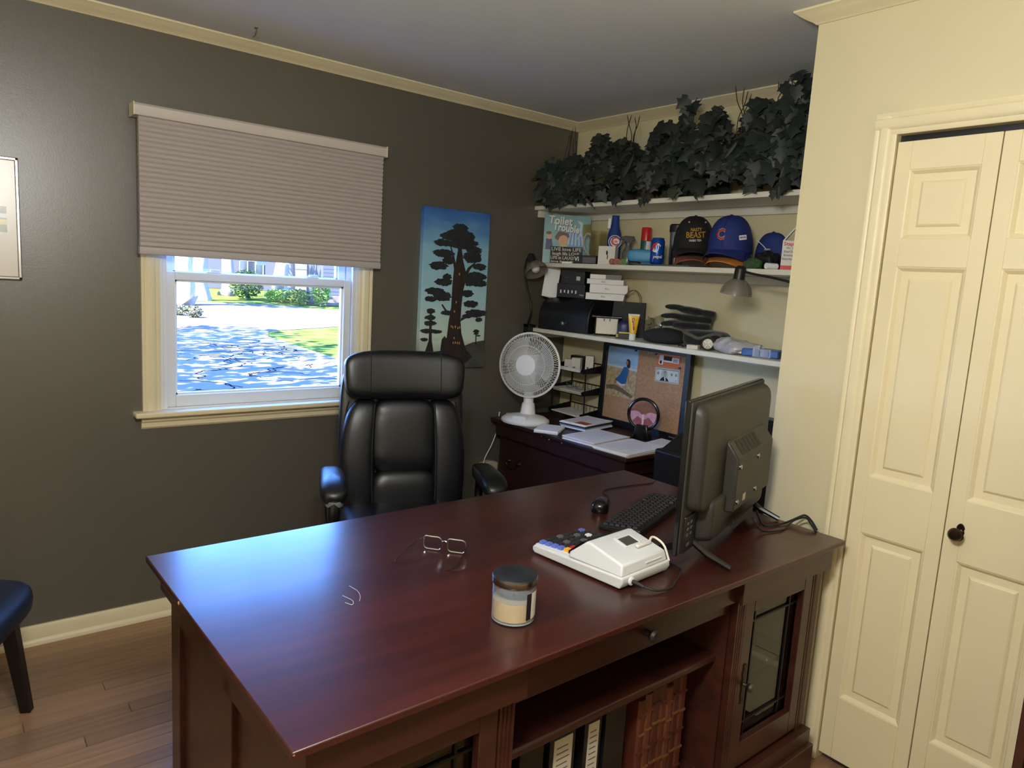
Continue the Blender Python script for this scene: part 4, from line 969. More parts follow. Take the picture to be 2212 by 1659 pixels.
for i in range(NW):
    t = 2 * PI * i / NW; pts = []
    for u in (0.0, 0.18, 0.4, 0.62, 0.82, 1.0):
        r = 0.052 + (FR - 0.054) * u; hz = 0.050 * math.sqrt(max(0, 1 - ((r - 0.04) / (FR - 0.038)) ** 2)) + 0.004; tt = t + 0.28 * u
        pts.append(TM @ Vector((r * math.cos(tt), r * math.sin(tt), hz)))
    fg.tube(pts, 0.0013, 4, cap=False)
for r, hz in ((0.105, 0.0455), (0.148, 0.0275)):
    fg.tube([TM @ Vector((r * math.cos(t), r * math.sin(t), hz)) for t in [2 * PI * i / 48 for i in range(48)]], 0.0016, 5, closed=True)
f_ = fg.build('front_grille', wire, fan, fix=False); 
rgm = MB()
for i in range(60):
    t = 2 * PI * i / 60
    rgm.tube([TM @ Vector((r * math.cos(t), r * math.sin(t), hz)) for r, hz in ((0.05, -0.06), (0.12, -0.055), (0.16, -0.035), (FR, 0.0))], 0.0012, 4, cap=False)
rgm.build('rear_grille', wire, fan, fix=False)
MB().lathe([(0.055, 0.050), (0.055, 0.055), (0.04, 0.058), (0.0, 0.059)], 32, TM).build('badge_cap', M_fan, fan)
M_blade = mat('fan_blade', (160, 163, 164), 0.35)
for k in range(3):
    def bf(u, v, k=k):
        r = 0.03 + 0.115 * v; a = 2 * PI * k / 3 + (u - 0.5) * 1.75 * (0.55 + 0.45 * v) + 0.3 * v
        return TM @ Vector((r * math.cos(a), r * math.sin(a), 0.018 - 0.022 * (u - 0.5) * 2))
    MB().sheet(bf, 10, 6).build('blade', M_blade, fan, fix=False)
MB().tube(smooth([(-0.02, 0.10, 0.012), (-0.07, 0.15, 0.004), (-0.13, 0.16, 0.004), (-0.18, 0.14, 0.004)], 5), 0.003, 6).build('cord', M_fan, fan)

# ---- papers (local z up): loose stacks
def papers(name, label, loc, rot, sheets, w_, d_, m=None, seed=1, lines=True, group=None, tabs=0):
    rg = random.Random(seed); t = thing(name, label, 'papers', loc, rot, group); z = 0.0
    for i, th in enumerate(sheets):
        a = rg.uniform(-0.03, 0.03); ox, oy = rg.uniform(-0.005, 0.005), rg.uniform(-0.005, 0.005)
        curl = rg.uniform(0.0, 0.004)
        Ms = tr(ox, oy, z) @ rotz(a)
        mm = m[i % len(m)] if m else M_paper
        s = MB(Ms)
        n = 6
        top = lambda u, v: (-w_ / 2 + w_ * u, -d_ / 2 + d_ * v, th + curl * (2 * u - 1) ** 2 * v)
        vs = [top(u / n, v) for v in (0, 1) for u in range(n + 1)] + [(p[0], p[1], p[2] - th) for p in [top(u / n, v) for v in (0, 1) for u in range(n + 1)]]
        fs = []
        for u in range(n):
            fs += [(u, u + 1, n + 2 + u, n + 1 + u)]
            b = 2 * (n + 1); fs += [(b + u, b + n + 1 + u, b + n + 2 + u, b + u + 1), (u, b + u, b + u + 1, u + 1), (n + 1 + u, n + 2 + u, b + n + 2 + u, b + n + 1 + u)]
        b = 2 * (n + 1); fs += [(0, n + 1, b + n + 1, b), (n, b + n, b + 2 * n + 1, 2 * n + 1)]
        s.add(vs, fs); so = s.build('sheet', mm, t)
        z += th + 0.0004
    if lines:
        ln = MB(Ms)
        for k in range(13):
            yy = d_ * (0.40 - 0.06 * k); xe = w_ * rg.uniform(0.1, 0.42)
            ln.add([(-w_ * 0.4, yy, th + 0.0012), (xe, yy, th + 0.0012), (xe, yy + d_ * 0.012, th + 0.0012), (-w_ * 0.4, yy + d_ * 0.012, th + 0.0012)], [(0, 1, 2, 3)])
        o = ln.build('print_lines', mat('faint_print', (206, 206, 212), 0.8), so, fix=False); o['kind'] = 'stuff'
    return t
M_kraft = mat('kraft_paper', (196, 180, 150), 0.8); M_bluef = mat('blue_folder', (120, 150, 190), 0.6); M_dark = mat('dark_magazine', (46, 40, 40), 0.35)
papers('paper_stack', 'thin stack of folded white letters in front of the fan', (-0.508, -0.485, CZ), math.radians(-56), [0.004, 0.006, 0.005], 0.125, 0.165, None, 5, False)
papers('paper_stack', 'stack of printed forms in the middle of the chest top', (-0.415, -0.735, CZ), math.radians(-84), [0.006, 0.005, 0.004, 0.002], 0.205, 0.28, [M_paper, M_kraft, M_paper, M_paper], 8)
papers('paper_stack', 'pad of ruled paper at the right front edge of the chest', (-0.425, -0.972, CZ), math.radians(-86), [0.004, 0.008, 0.003], 0.205, 0.29, [M_kraft, M_paper, M_paper], 12)
papers('paper_stack', 'flat white sheets partly hidden behind the television', (-0.175, -0.992, CZ), math.radians(-84), [0.003, 0.003], 0.17, 0.17, None, 15)
t = papers('magazine_pile', 'pile of magazines and blue folders topped by a white sheet', (-0.262, -0.507, CZ), math.radians(-80), [0.008, 0.007, 0.006, 0.008, 0.005, 0.003], 0.17, 0.235, [M_dark, M_paper, M_bluef, M_dark, M_paper, M_paper], 19)
B(0.0, 0.075, -0.112, -0.05, 0.0395, 0.0402).build('orange_picture', mat('orange_print', (190, 96, 50), 0.5), t)

# ---- three-tier letter tray (local: front is -y)
lt = thing('letter_tray', 'black three-tier wire letter tray behind the fan', 'letter tray', (-0.102, -0.245, CZ), math.radians(-90))
M_mesh = mat('black_wire', (20, 20, 23), 0.45, metal=0.3)
for i, z in enumerate((0.018, 0.145, 0.27)):
    m = MB(); w2, d2 = 0.132, 0.088
    m.box(-w2, w2, -d2, d2, z, z + 0.003)
    trn = m.build('tray', M_mesh, lt)
    e = MB()
    for zz in (z + 0.002, z + 0.045):
        e.tube([(-w2, -d2, zz if zz < z + 0.01 else z + 0.02), (-w2, d2, zz), (w2, d2, zz), (w2, -d2, zz if zz < z + 0.01 else z + 0.02)], 0.003, 6)
    for k in range(9): e.tube([(-w2 + 0.033 * k, d2, z), (-w2 + 0.033 * k, d2, z + 0.045)], 0.0016, 4)
    for sx in (-w2, w2):
        e.add([(sx, -d2, z), (sx, d2, z), (sx, d2, z + 0.045), (sx, -d2, z + 0.02)], [(0, 1, 2, 3)])
    e.build('tray_rim', M_mesh, trn, fix=False)
for sx in (-0.135, 0.135):
    MB().tube([(sx, 0.088, 0), (sx, 0.088, 0.33)], 0.0045, 8).build('post', M_mesh, lt)
    MB().tube([(sx, -0.06, 0), (sx, -0.068, 0.29)], 0.004, 8).build('post', M_mesh, lt)
def block(name, label, cat, loc, rot, w_, d_, h_, m, bev=0.002, group=None):
    o = B(-w_ / 2, w_ / 2, -d_ / 2, d_ / 2, 0, h_).build(name, m, bevel=bev, loc=loc, rot=(0, 0, rot)); return tag(o, label, cat, group)
zt = CZ + 0.274
M_carton = mat('white_carton', (214, 210, 202), 0.6, var=(20, 0.04))
def carton(label, loc, rot, w_, d_, h_, m=None, marks=True):
    t = thing('small_carton', label, 'box', loc, rot)
    B(-w_ / 2, w_ / 2, -d_ / 2, d_ / 2, 0, h_).build('carton', m or M_carton, t, bevel=0.0015)
    if marks: B(-w_ * 0.3, -w_ * 0.05, -d_ / 2 - 0.0006, -d_ / 2, h_ * 0.12, h_ * 0.30).build('printed_mark', M_ink, t)
    return t
carton('short white carton on the top letter tray', (-0.135, -0.205, zt + 0.001), math.radians(-60), 0.045, 0.045, 0.058)
carton('middle-sized white carton on the top letter tray', (-0.135, -0.268, zt + 0.001), math.radians(-60), 0.052, 0.045, 0.072)
carton('tallest white carton on the top letter tray with print on its side', (-0.095, -0.330, zt + 0.001), math.radians(-50), 0.045, 0.055, 0.090)
carton('dark card box at the back of the top letter tray', (-0.060, -0.215, zt + 0.001), math.radians(-90), 0.11, 0.05, 0.075, M_black, False)
tag(MB().prism([(-0.008, 0), (0.006, 0), (0.008, 0.010), (0.004, 0.018), (-0.006, 0.016)], -0.085, 0.085, tr(-0.180, -0.255, zt) @ rotz(math.radians(-90)) @ Matrix(((0, 0, 1, 0), (1, 0, 0, 0), (0, 1, 0, 0), (0, 0, 0, 1)))).build('envelope_bundle', M_paper), 'rolled bundle of white envelopes on the top letter tray', 'envelopes')
papers('paper_stack', 'papers filed in the middle letter tray', (-0.105, -0.245, CZ + 0.149), math.radians(-90), [0.004, 0.006, 0.004], 0.235, 0.155, [M_paper, M_kraft, M_paper], 23, False)
papers('paper_stack', 'curled white sheets in the bottom letter tray', (-0.108, -0.24, CZ + 0.022), math.radians(-92), [0.004, 0.004], 0.21, 0.15, None, 25, False)
g3 = thing('spare_eyeglasses', 'clear-lensed eyeglasses lying in the middle letter tray', 'glasses', (-0.125, -0.27, CZ + 0.1655), math.radians(-80))
for sx in (-0.033, 0.033):
    MB().tube([(sx + x, -0.02, 0.024 + y) for x, y in rrect(-0.025, 0.025, -0.018, 0.018, 0.01, 3)], 0.0018, 5, closed=True).build('rim', M_rim, g3)
    MB().tube([(sx * 1.9, -0.02, 0.03), (sx * 1.8, 0.04, 0.006), (sx * 1.2, 0.07, 0.004)], 0.0018, 5).build('temple', M_rim, g3)

# ---- cork board leaning on the wall (local: front is -y, x right)
cb = thing('cork_board', 'framed cork board leaning on the wall above the chest', 'bulletin board', (-0.053, -0.690, CZ), (math.radians(-1.5), 0, math.radians(-90)))
bw, bh = 0.603, 0.462; M_cork = mat('cork', (172, 136, 106), 0.85, var=(120, 0.18), bump=(180, 0.3)); M_fr = mat('navy_black_frame', (18, 21, 30), 0.4)
B(-bw / 2 + 0.01, bw / 2 - 0.01, -0.004, 0.012, 0.01, bh - 0.01).build('cork_panel', M_cork, cb)
f = MB()
f.box(-bw / 2, -bw / 2 + 0.032, -0.014, 0.016, 0, bh).box(bw / 2 - 0.032, bw / 2, -0.014, 0.016, 0, bh).box(-bw / 2 + 0.032, bw / 2 - 0.032, -0.014, 0.016, 0, 0.036).box(-bw / 2 + 0.032, bw / 2 - 0.032, -0.014, 0.016, bh - 0.028, bh)
f.build('frame', M_fr, cb, fix=False, bevel=0.002)
text('Quartet', 0.011, mat('pale_grey_ink', (150, 150, 156), 0.6), cb, front(0.235, -0.0145, 0.018))
def cbm(x, z): return cb.matrix_basis @ Vector((x, -0.006, z))
def pin(x, z, c):
    k = MB(); k.lathe([(0.005, 0), (0.0035, 0.003), (0.0025, 0.008), (0.0045, 0.010), (0.0045, 0.012)], 10, tr(x, -0.006, z) @ rx(PI / 2)); k.build('push_pin', c, cb)
M_pb = mat('pin_blue', (30, 50, 130), 0.3); M_pc = mat('pin_clear', (190, 190, 196), 0.2)
for x, z in ((-0.268, 0.43), (-0.062, 0.427), (0.078, 0.425), (0.236, 0.372)): pin(x, z, M_pb)
for x, z in ((0.03, 0.424), (0.05, 0.428), (0.095, 0.422)): pin(x, z, M_pc)
# beach snapshot
ph = thing('beach_photo', 'snapshot of a person in blue dress sitting on sand pinned to cork', 'photograph', cbm(-0.155, 0.296), (math.radians(-1.5), 0, math.radians(-90)))
pw, phh = 0.222, 0.27
def P_(x, z): return (-pw / 2 + pw * x, phh / 2 - phh * z)
def deco(parent, poly, m, lv, name): return MB().flat([P_(*p) for p in poly], front(0, -0.0006 - lv * 0.00015, 0)).build(name, m, parent, fix=False)
B(-pw / 2, pw / 2, -0.0006, 0.0, -phh / 2, phh / 2).build('print', mat('photo_sky', (150, 186, 220), 0.3, var=(14, 0.15, (0.4, 1, 2))), ph)
deco(ph, [(0, 0.40), (0.5, 0.415), (1, 0.43), (1, 1), (0, 1)], mat('photo_sand', (178, 160, 128), 0.35, var=(60, 0.35)), 1, 'sand')
deco(ph, [(0, 0.36), (1, 0.385), (1, 0.43), (0, 0.40)], mat('photo_surf', (196, 210, 220), 0.3), 1.2, 'surf')
deco(ph, [(0.02, 0.80), (0.35, 0.76), (0.6, 0.82), (0.95, 0.93), (0.9, 0.98), (0.55, 0.90), (0.3, 0.86), (0.05, 0.88)], mat('photo_shadow_sand', (104, 98, 84), 0.35, var=(40, 0.3)), 1.4, 'driftwood')
M_skin = mat('photo_skin', (168, 112, 84), 0.35); M_hair = mat('photo_hair', (34, 26, 26), 0.35)
deco(ph, [(0.63, 0.22), (0.70, 0.205), (0.76, 0.24), (0.77, 0.36), (0.73, 0.40), (0.66, 0.36)], M_hair, 2, 'hair')
deco(ph, ell(0.66, 0.285, 0.04, 0.045, 14), M_skin, 3, 'face')
deco(ph, [(0.72, 0.40), (0.76, 0.42), (0.75, 0.55), (0.80, 0.70), (0.77, 0.72), (0.71, 0.56)], M_skin, 2.2, 'arm')
deco(ph, [(0.30, 0.68), (0.45, 0.64), (0.48, 0.72), (0.30, 0.74)], M_skin, 2.2, 'leg')
deco(ph, [(0.56, 0.38), (0.68, 0.37), (0.73, 0.42), (0.71, 0.55), (0.68, 0.70), (0.55, 0.74), (0.38, 0.68), (0.30, 0.66), (0.44, 0.56), (0.52, 0.46)], mat('photo_blue_dress', (40, 96, 160), 0.35, var=(30, 0.15)), 3, 'dress')
deco(ph, [(0.36, 0.68), (0.55, 0.73), (0.66, 0.71), (0.64, 0.75), (0.5, 0.77), (0.38, 0.72)], mat('photo_white_hem', (214, 220, 226), 0.35), 3.2, 'hem')
# orange ticket
tk = thing('orange_card', 'orange card with white and black print pinned above the banknote', 'card', cbm(0.158, 0.402), (math.radians(-1.5), 0, math.radians(-90)))
B(-0.073, 0.073, -0.0006, 0, -0.034, 0.034).build('card', mat('card_orange', (206, 104, 58), 0.5), tk)
for r, m in (((-0.062, -0.034, -0.026, 0.022), M_wht), ((-0.034, 0.066, -0.010, 0.016), M_wht), ((-0.032, 0.022, -0.002, 0.020), M_blk), ((-0.056, -0.042, -0.022, -0.006), M_blk)):
    B(r[0], r[1], -0.0011 if m is M_blk else -0.0009, -0.0006, r[2], r[3]).build('printed_block', m, tk)
for k in range(3): B(0.03, 0.06, -0.0011, -0.0009, -0.006 + k * 0.006, -0.003 + k * 0.006).build('print_line', M_ink, tk)
# banknote
bn = thing('banknote', 'pale banknote with dark portrait pinned on the cork board', 'banknote', cbm(0.158, 0.323), (math.radians(-1.5), math.radians(-1.5), math.radians(-90)))
B(-0.078, 0.078, -0.0006, 0, -0.036, 0.036).build('note', mat('note_paper', (206, 214, 216), 0.6, var=(60, 0.08)), bn)
def dn(poly, m, lv, nm): MB().flat(poly, front(0, -0.0006 - lv * 0.0002, 0)).build(nm, m, bn, fix=False)
M_ng = mat('note_grey', (128, 136, 142), 0.6)
bd = MB()
for r in ((-0.074, 0.074, 0.028, 0.033), (-0.074, 0.074, -0.033, -0.030), (-0.074, -0.071, -0.033, 0.033), (0.071, 0.074, -0.033, 0.033)): bd.box(r[0], r[1], -0.0009, -0.0006, r[2], r[3])
bd.build('border', M_ng, bn, fix=False)
dn(ell(-0.016, 0.004, 0.022, 0.026, 20), mat('note_pale', (180, 188, 192), 0.6), 1, 'portrait_ground')
dn([(-0.045, -0.029), (-0.036, -0.016), (-0.020, -0.008), (-0.006, -0.010), (0.008, -0.018), (0.014, -0.029)], M_blk, 2, 'coat')
dn([(-0.017, -0.009), (-0.008, -0.010), (-0.006, -0.026), (-0.012, -0.028)], M_wht, 3, 'shirt')
dn(ell(-0.013, 0.006, 0.0095, 0.014, 16), mat('note_face', (158, 164, 166), 0.6), 3, 'face')
dn([(-0.023, 0.010), (-0.021, 0.021), (-0.010, 0.024), (-0.003, 0.018), (-0.004, 0.010), (-0.010, 0.015), (-0.019, 0.014)], M_ng, 4, 'hair')
for x in (-0.058, 0.03, 0.058): dn(ell(x, 0.008, 0.007, 0.008, 14), M_ng, 1, 'seal')
text('20', 0.014, M_ng, bn, front(0.058, -0.0009, -0.022)); text('20', 0.010, M_ng, bn, front(-0.062, -0.0009, 0.024))

# ---- moving sand picture: round glass disc on a black stand (front is -y)
sd = thing('sand_art_disc', 'round framed pink sand picture on a black stand', 'ornament', (-0.185, -0.83, CZ), math.radians(-68))
MB().prism([(-0.05, 0), (0.05, 0), (0.042, 0.012), (0.030, 0.075), (-0.030, 0.075), (-0.042, 0.012)], -0.022, 0.03, Matrix(((1, 0, 0, 0), (0, 0, 1, 0), (0, 1, 0, 0), (0, 0, 0, 1)))).build('stand', M_blackg, sd, bevel=0.004)
MB().tube([(0.078 * math.cos(t), 0, 0.128 + 0.078 * math.sin(t)) for t in [2 * PI * i / 48 for i in range(48)]], 0.0085, 10, closed=True).build('ring', M_blackg, sd)
MB().lathe([(0.073, -0.004), (0.073, 0.004)], 40, tr(0, 0, 0.128) @ rx(PI / 2)).build('glass_disc', glass_mat('sand_glass', (250, 240, 242), ior=1.3), sd)
def sandpoly(f): 
    pts = []
    for i in range(33):
        x = -0.068 + 0.136 * i / 32; pts.append((x, f(x)))
    arc = [(0.070 * math.cos(t), 0.070 * math.sin(t)) for t in [2 * PI - 0.25 - (PI - 0.5) * k / 24 for k in range(25)]]
    return pts + arc
MB().prism(sandpoly(lambda x: 0.004 + 0.010 * abs(math.sin(x * 40)) - 0.012 * math.exp(-(x / 0.02) ** 2)), -0.0015, 0.0015, tr(0, 0, 0.128) @ rx(PI / 2)).build('pink_sand', mat('pink_sand', (204, 168, 184), 0.7, var=(40, 0.2)), sd)
MB().prism([(-0.055, -0.040), (-0.03, -0.012), (0.0, -0.030), (0.03, -0.012), (0.055, -0.040), (0.03, -0.060), (-0.03, -0.060)], -0.0025, 0.0025, tr(0, 0, 0.128) @ rx(PI / 2)).build('rose_sand', mat('rose_sand', (150, 92, 100), 0.7, var=(50, 0.3)), sd)
MB().prism([(-0.006, 0.0), (0.006, 0.0), (0.004, -0.066), (-0.004, -0.066)], -0.0032, 0.0032, tr(0, 0, 0.128) @ rx(PI / 2)).build('white_sand', mat('white_sand', (226, 214, 220), 0.7), sd)

# ---- printer beyond the chest, mostly hidden by the television
pr_ = thing('printer_stand', 'low dark wooden stand carrying the black printer', 'stand', (-0.32, -1.49, 0), 0)
B(-0.26, 0.30, -0.33, 0.36, 0.60, 0.63).build('stand_top', M_cred, pr_, bevel=0.003)
for sx in (-0.24, 0.27):
    for sy in (-0.30, 0.33): B(sx - 0.02, sx + 0.02, sy - 0.02, sy + 0.02, 0, 0.60).build('leg', M_cred, pr_)
p_ = thing('printer', 'black inkjet printer with grey paper tray beside the chest', 'printer', (-0.30, -1.47, 0.63), math.radians(-90))
B(-0.30, 0.33, -0.19, 0.22, 0, 0.20).build('body', M_black, p_, bevel=0.012, seg=3)
MB().prism([(-0.17, 0.20), (0.20, 0.20), (0.20, 0.36), (0.17, 0.375), (0.10, 0.375), (0.02, 0.29)], -0.28, 0.31, Matrix(((0, 0, 1, 0), (1, 0, 0, 0), (0, 1, 0, 0), (0, 0, 0, 1)))).build('scanner_lid', M_black, p_, bevel=0.006)
B(-0.18, 0.18, -0.30, -0.18, 0.045, 0.056).build('paper_tray', mat('tray_grey', (96, 98, 102), 0.45), p_, bevel=0.002)
# ---- white cord dropping behind the chest into a beige outlet box
cd = thing('wall_outlet', 'beige surface outlet box with a white cord beside the chest', 'outlet', (-0.56, 0, 0.46), 0)
MB().prism([(-0.075, -0.02), (0.075, -0.02), (0.075, 0.035), (0.02, 0.045), (-0.075, 0.025)], 0, 0.045, rx(PI / 2)).build('box', mat('beige_box', (190, 180, 155), 0.5), cd, bevel=0.004)
MB().tube(smooth([(-0.02, -0.03, 0.03), (-0.015, -0.04, 0.075), (0.02, -0.045, 0.14), (0.05, -0.045, 0.22), (0.06, -0.05, 0.33)], 5), 0.003, 6).build('cord', M_fan, cd)
MB().tube(smooth([(-0.05, -0.04, 0.0), (-0.055, -0.05, -0.1), (-0.05, -0.05, -0.3)], 5), 0.003, 6).build('cord', M_fan, cd)
# dark wooden bookcase whose edge just enters the picture beyond the closet door
bk = thing('bookcase', 'reddish dark wood bookcase standing past the closet door', 'bookcase', (-0.93, -3.20, 0), 0)
B(-0.18, 0.18, 0.40, 0.42, 0, 1.3).build('side_panel', M_desk, bk, bevel=0.002)
B(-0.18, 0.18, -0.42, -0.40, 0, 1.3).build('side_panel', M_desk, bk, bevel=0.002)
for z in (0.04, 0.45, 0.86, 1.28): B(-0.175, 0.18, -0.40, 0.40, z, z + 0.02).build('shelf', M_desk, bk)
B(0.17, 0.18, -0.40, 0.40, 0, 1.3).build('back_panel', M_desk, bk)

# ================================================================== MIDDLE SHELF  (height S2)
S2, S3, S1 = 1.637, 1.268, 1.950
TC = math.radians(-40)                  # turned towards the middle of the room
def shelf_pos(x, y, z): return (x, y, z)
# ---- picture book
bkx = thing('picture_book', 'square picture book with pale cartoon cover lettering, leaning at the corner', 'book', (-0.175, -0.155, S2), (math.radians(-7), 0, TC))
bw, bh = 0.262, 0.275
B(-bw / 2, bw / 2, 0, 0.012, 0, bh).build('cover', mat('cover_teal', (130, 172, 176), 0.3, var=(9, 0.12)), bkx, bevel=0.0015)
def bd_(poly, m, lv, nm): return MB().flat([(-bw / 2 + bw * x, bh * (1 - y)) for x, y in poly], front(0, -0.0004 - lv * 0.0003, 0)).build(nm, m, bkx, fix=False)
M_bb = mat('cover_blue', (112, 156, 204), 0.3); M_bp = mat('cover_pale', (196, 214, 226), 0.3)
bd_([(0.52, 0.36), (0.70, 0.33), (0.86, 0.40), (0.90, 0.72), (0.70, 0.70), (0.52, 0.66)], M_bb, 1, 'curtain')
for k in range(5): bd_([(0.56 + 0.06 * k, 0.36), (0.58 + 0.06 * k, 0.36), (0.55 + 0.08 * k, 0.60), (0.52 + 0.08 * k, 0.62)], M_bp, 2, 'curtain_fold')
bd_([(0.70, 0.10), (0.83, 0.14), (0.80, 0.42), (0.72, 0.50), (0.78, 0.20)], M_bp, 2, 'paper_scroll')
bd_([(0.84, 0.18), (1.0, 0.16), (1.0, 0.38), (0.92, 0.43), (0.84, 0.40)], mat('cover_olive', (128, 116, 50), 0.3, var=(30, 0.3)), 2, 'tree_top')
M_fc = mat('cover_skin', (214, 160, 116), 0.35); M_fh = mat('cover_brown', (104, 66, 42), 0.35)
bd_(ell(0.40, 0.44, 0.15, 0.10, 18, 0.12, random.Random(2)), M_fh, 2, 'hair'); bd_(ell(0.43, 0.52, 0.105, 0.105, 18), M_fc, 3, 'face')
bd_([(0.30, 0.68), (0.40, 0.60), (0.52, 0.63), (0.56, 0.72), (0.30, 0.72)], mat('cover_yellow', (206, 196, 110), 0.35), 2.5, 'shirt')
bd_(ell(0.12, 0.44, 0.055, 0.07, 14), M_fc, 3, 'face'); bd_(ell(0.11, 0.38, 0.06, 0.035, 12), M_fh, 4, 'hair')
bd_([(0.06, 0.50), (0.18, 0.50), (0.22, 0.72), (0.05, 0.72)], mat('cover_navy', (44, 58, 96), 0.35), 2.5, 'shirt')
M_shd = mat('letter_shadow', (60, 84, 110), 0.4)
for dx, dz, mm, lv in ((0.003, -0.003, M_shd, 0.0013), (0, 0, M_wht, 0.0018)):
    text('Toilet', 0.062, mm, bkx, front(-0.040 + dx, -lv, 0.240 + dz) @ Matrix.Rotation(-0.06, 4, 'Z'), fat=0.0018, width=0.135)
    text('Trouble', 0.058, mm, bkx, front(-0.005 + dx, -lv - 0.0002, 0.200 + dz) @ Matrix.Rotation(-0.10, 4, 'Z'), fat=0.0018, width=0.150)
# ---- quote block
qb = thing('word_plaque', 'black word plaque with white live love laugh lettering', 'plaque', (-0.218, -0.205, S2), math.radians(-47))
B(-0.088, 0.088, -0.008, 0.008, 0, 0.092).build('plaque', mat('plaque_black', (30, 29, 28), 0.6), qb, bevel=0.001)
M_crm = mat('cream_ink', (206, 200, 184), 0.7)
for k, (s_, h_, w_) in enumerate((('LIVE love LIFE', 0.026, 0.165), ('laugh life LOVE', 0.024, 0.150), ('LIFE in LAUGH to', 0.024, 0.165), ('love live LOUD', 0.014, 0.16))):
    text(s_, h_, M_crm, qb, front(-0.002 if k else 0.0, -0.0083, (0.077, 0.053, 0.030, 0.010)[k]), fat=0.0004, width=w_)
block('white_slip', 'small white card lying in front of the word plaque', 'card', (-0.262, -0.27, S2), math.radians(-60), 0.06, 0.03, 0.010, M_paper)
# ---- black retail box with white lettering
vb = thing('black_box', 'flat black box with white lettering next to the word plaque', 'box', (-0.215, -0.375, S2), math.radians(-62))
B(-0.062, 0.062, -0.05, 0.05, 0, 0.046).build('carton', M_black, vb, bevel=0.001)
text('Vi', 0.032, M_wht, vb, front(-0.045, -0.0505, 0.024), fat=0.0006)
B(-0.012, 0.06, -0.0505, -0.05, 0.006, 0.036).build('printed_panel', mat('panel_grey', (84, 86, 92), 0.5), vb)
# ---- glass mug
mg = thing('glass_mug', 'tall clear glass mug with a handle', 'mug', (-0.115, -0.345, S2), TC)
M_mug = glass_mat('mug_glass', (226, 222, 206), ior=1.4)
MB().lathe([(0.036, 0.002), (0.042, 0.012), (0.045, 0.15), (0.0465, 0.185)], 28, cap=False).build('bowl', M_mug, mg)
MB().lathe([(0.030, 0.0), (0.036, 0.004), (0.036, 0.014), (0, 0.016)], 24).build('foot', M_mug, mg)
MB().tube(smooth([(-0.044, 0, 0.16), (-0.062, 0, 0.168), (-0.078, 0, 0.14), (-0.076, 0, 0.10), (-0.060, 0, 0.065), (-0.042, 0, 0.05)], 5), 0.0055, 8).build('handle', mat('glass_handle', (176, 170, 156), 0.15), mg)
# ---- small white earphone box
eb = thing('earphone_box', 'small upright white box with a black logo mark', 'box', (-0.205, -0.515, S2), math.radians(-62))
B(-0.045, 0.045, -0.03, 0.03, 0, 0.096).build('carton', M_carton, eb, bevel=0.001)
MB().flat(ell(0.002, 0.062, 0.005, 0.012, 12), front(0, -0.0305, 0)).build('logo_mark', M_blk, eb, fix=False)
MB().flat(ell(0.0, 0.045, 0.0025, 0.014, 10), front(0.006, -0.0305, -0.004)).build('logo_mark', M_blk, eb, fix=False)
# ---- blue bottle sleeve with round baseball emblem
M_royal = mat('royal_blue_neoprene', (24, 56, 130), 0.7, bump=(120, 0.2))
M_red = mat('emblem_red', (196, 52, 52), 0.55)
kz_ = thing('bottle_sleeve', 'blue zipped bottle sleeve with round baseball emblem', 'bottle sleeve', (-0.125, -0.473, S2), TC)
MB().lathe([(0.033, 0.0), (0.036, 0.004), (0.038, 0.14), (0.036, 0.165), (0.024, 0.20), (0.0195, 0.225), (0.019, 0.258), (0.021, 0.262)], 28).build('sleeve', M_royal, kz_)
B(-0.031, -0.017, -0.028, -0.026, 0.195, 0.245).build('tag', M_paper, kz_).rotation_euler = (0, 0, -0.4)
def disc(parent, r, y, z, m, nm, x=0.0): MB().lathe([(r, 0), (r, 0.0012), (0, 0.0013)], 28, tr(x, y, z) @ rx(PI / 2)).build(nm, m, parent)
disc(kz_, 0.034, -0.037, 0.125, M_wht, 'emblem'); disc(kz_, 0.031, -0.0378, 0.125, M_royal, 'emblem_ring'); disc(kz_, 0.0245, -0.0386, 0.125, M_wht, 'emblem_field')
text('C', 0.062, M_red, kz_, front(0, -0.0402, 0.125), fat=0.0016); text('UBS', 0.014, M_red, kz_, front(0.003, -0.0402, 0.125), fat=0.0005)
# ---- spray nozzle bottle and spray can
sp = thing('trigger_sprayer', 'bottle with black trigger spray head', 'spray bottle', (-0.125, -0.578, S2), TC)
MB().lathe([(0.03, 0), (0.032, 0.01), (0.03, 0.07), (0.014, 0.10), (0.014, 0.118)], 20).build('bottle', mat('smoky_bottle', (92, 94, 92), 0.25), sp)
MB().prism([(-0.045, 0.135), (-0.045, 0.147), (-0.02, 0.155), (0.026, 0.154), (0.034, 0.138), (0.018, 0.128), (0.016, 0.112), (-0.012, 0.112), (-0.016, 0.126), (-0.034, 0.100), (-0.038, 0.102), (-0.026, 0.134)], -0.011, 0.011, rx(PI / 2)).build('spray_head', M_black, sp, bevel=0.002)
cn = thing('spray_can', 'green and white aerosol can with tall red cap', 'spray can', (-0.062, -0.640, S2), TC)
MB().lathe([(0.025, 0), (0.0262, 0.003), (0.0262, 0.135), (0.022, 0.145)], 24).build('can_body', mat('can_green', (28, 92, 84), 0.3), cn)
rs = [[(0.0265 * math.cos(a), 0.0265 * math.sin(a), z) for z in (0.02, 0.132)] for a in [math.radians(-92 + 80 * k / 10) for k in range(11)]]
MB().rings(rs, False, False).build('label', M_wht, cn, fix=False)
MB().lathe([(0.0262, 0.135), (0.0262, 0.198), (0.024, 0.203), (0, 0.204)], 24).build('cap', mat('cap_red', (190, 30, 36), 0.3), cn)
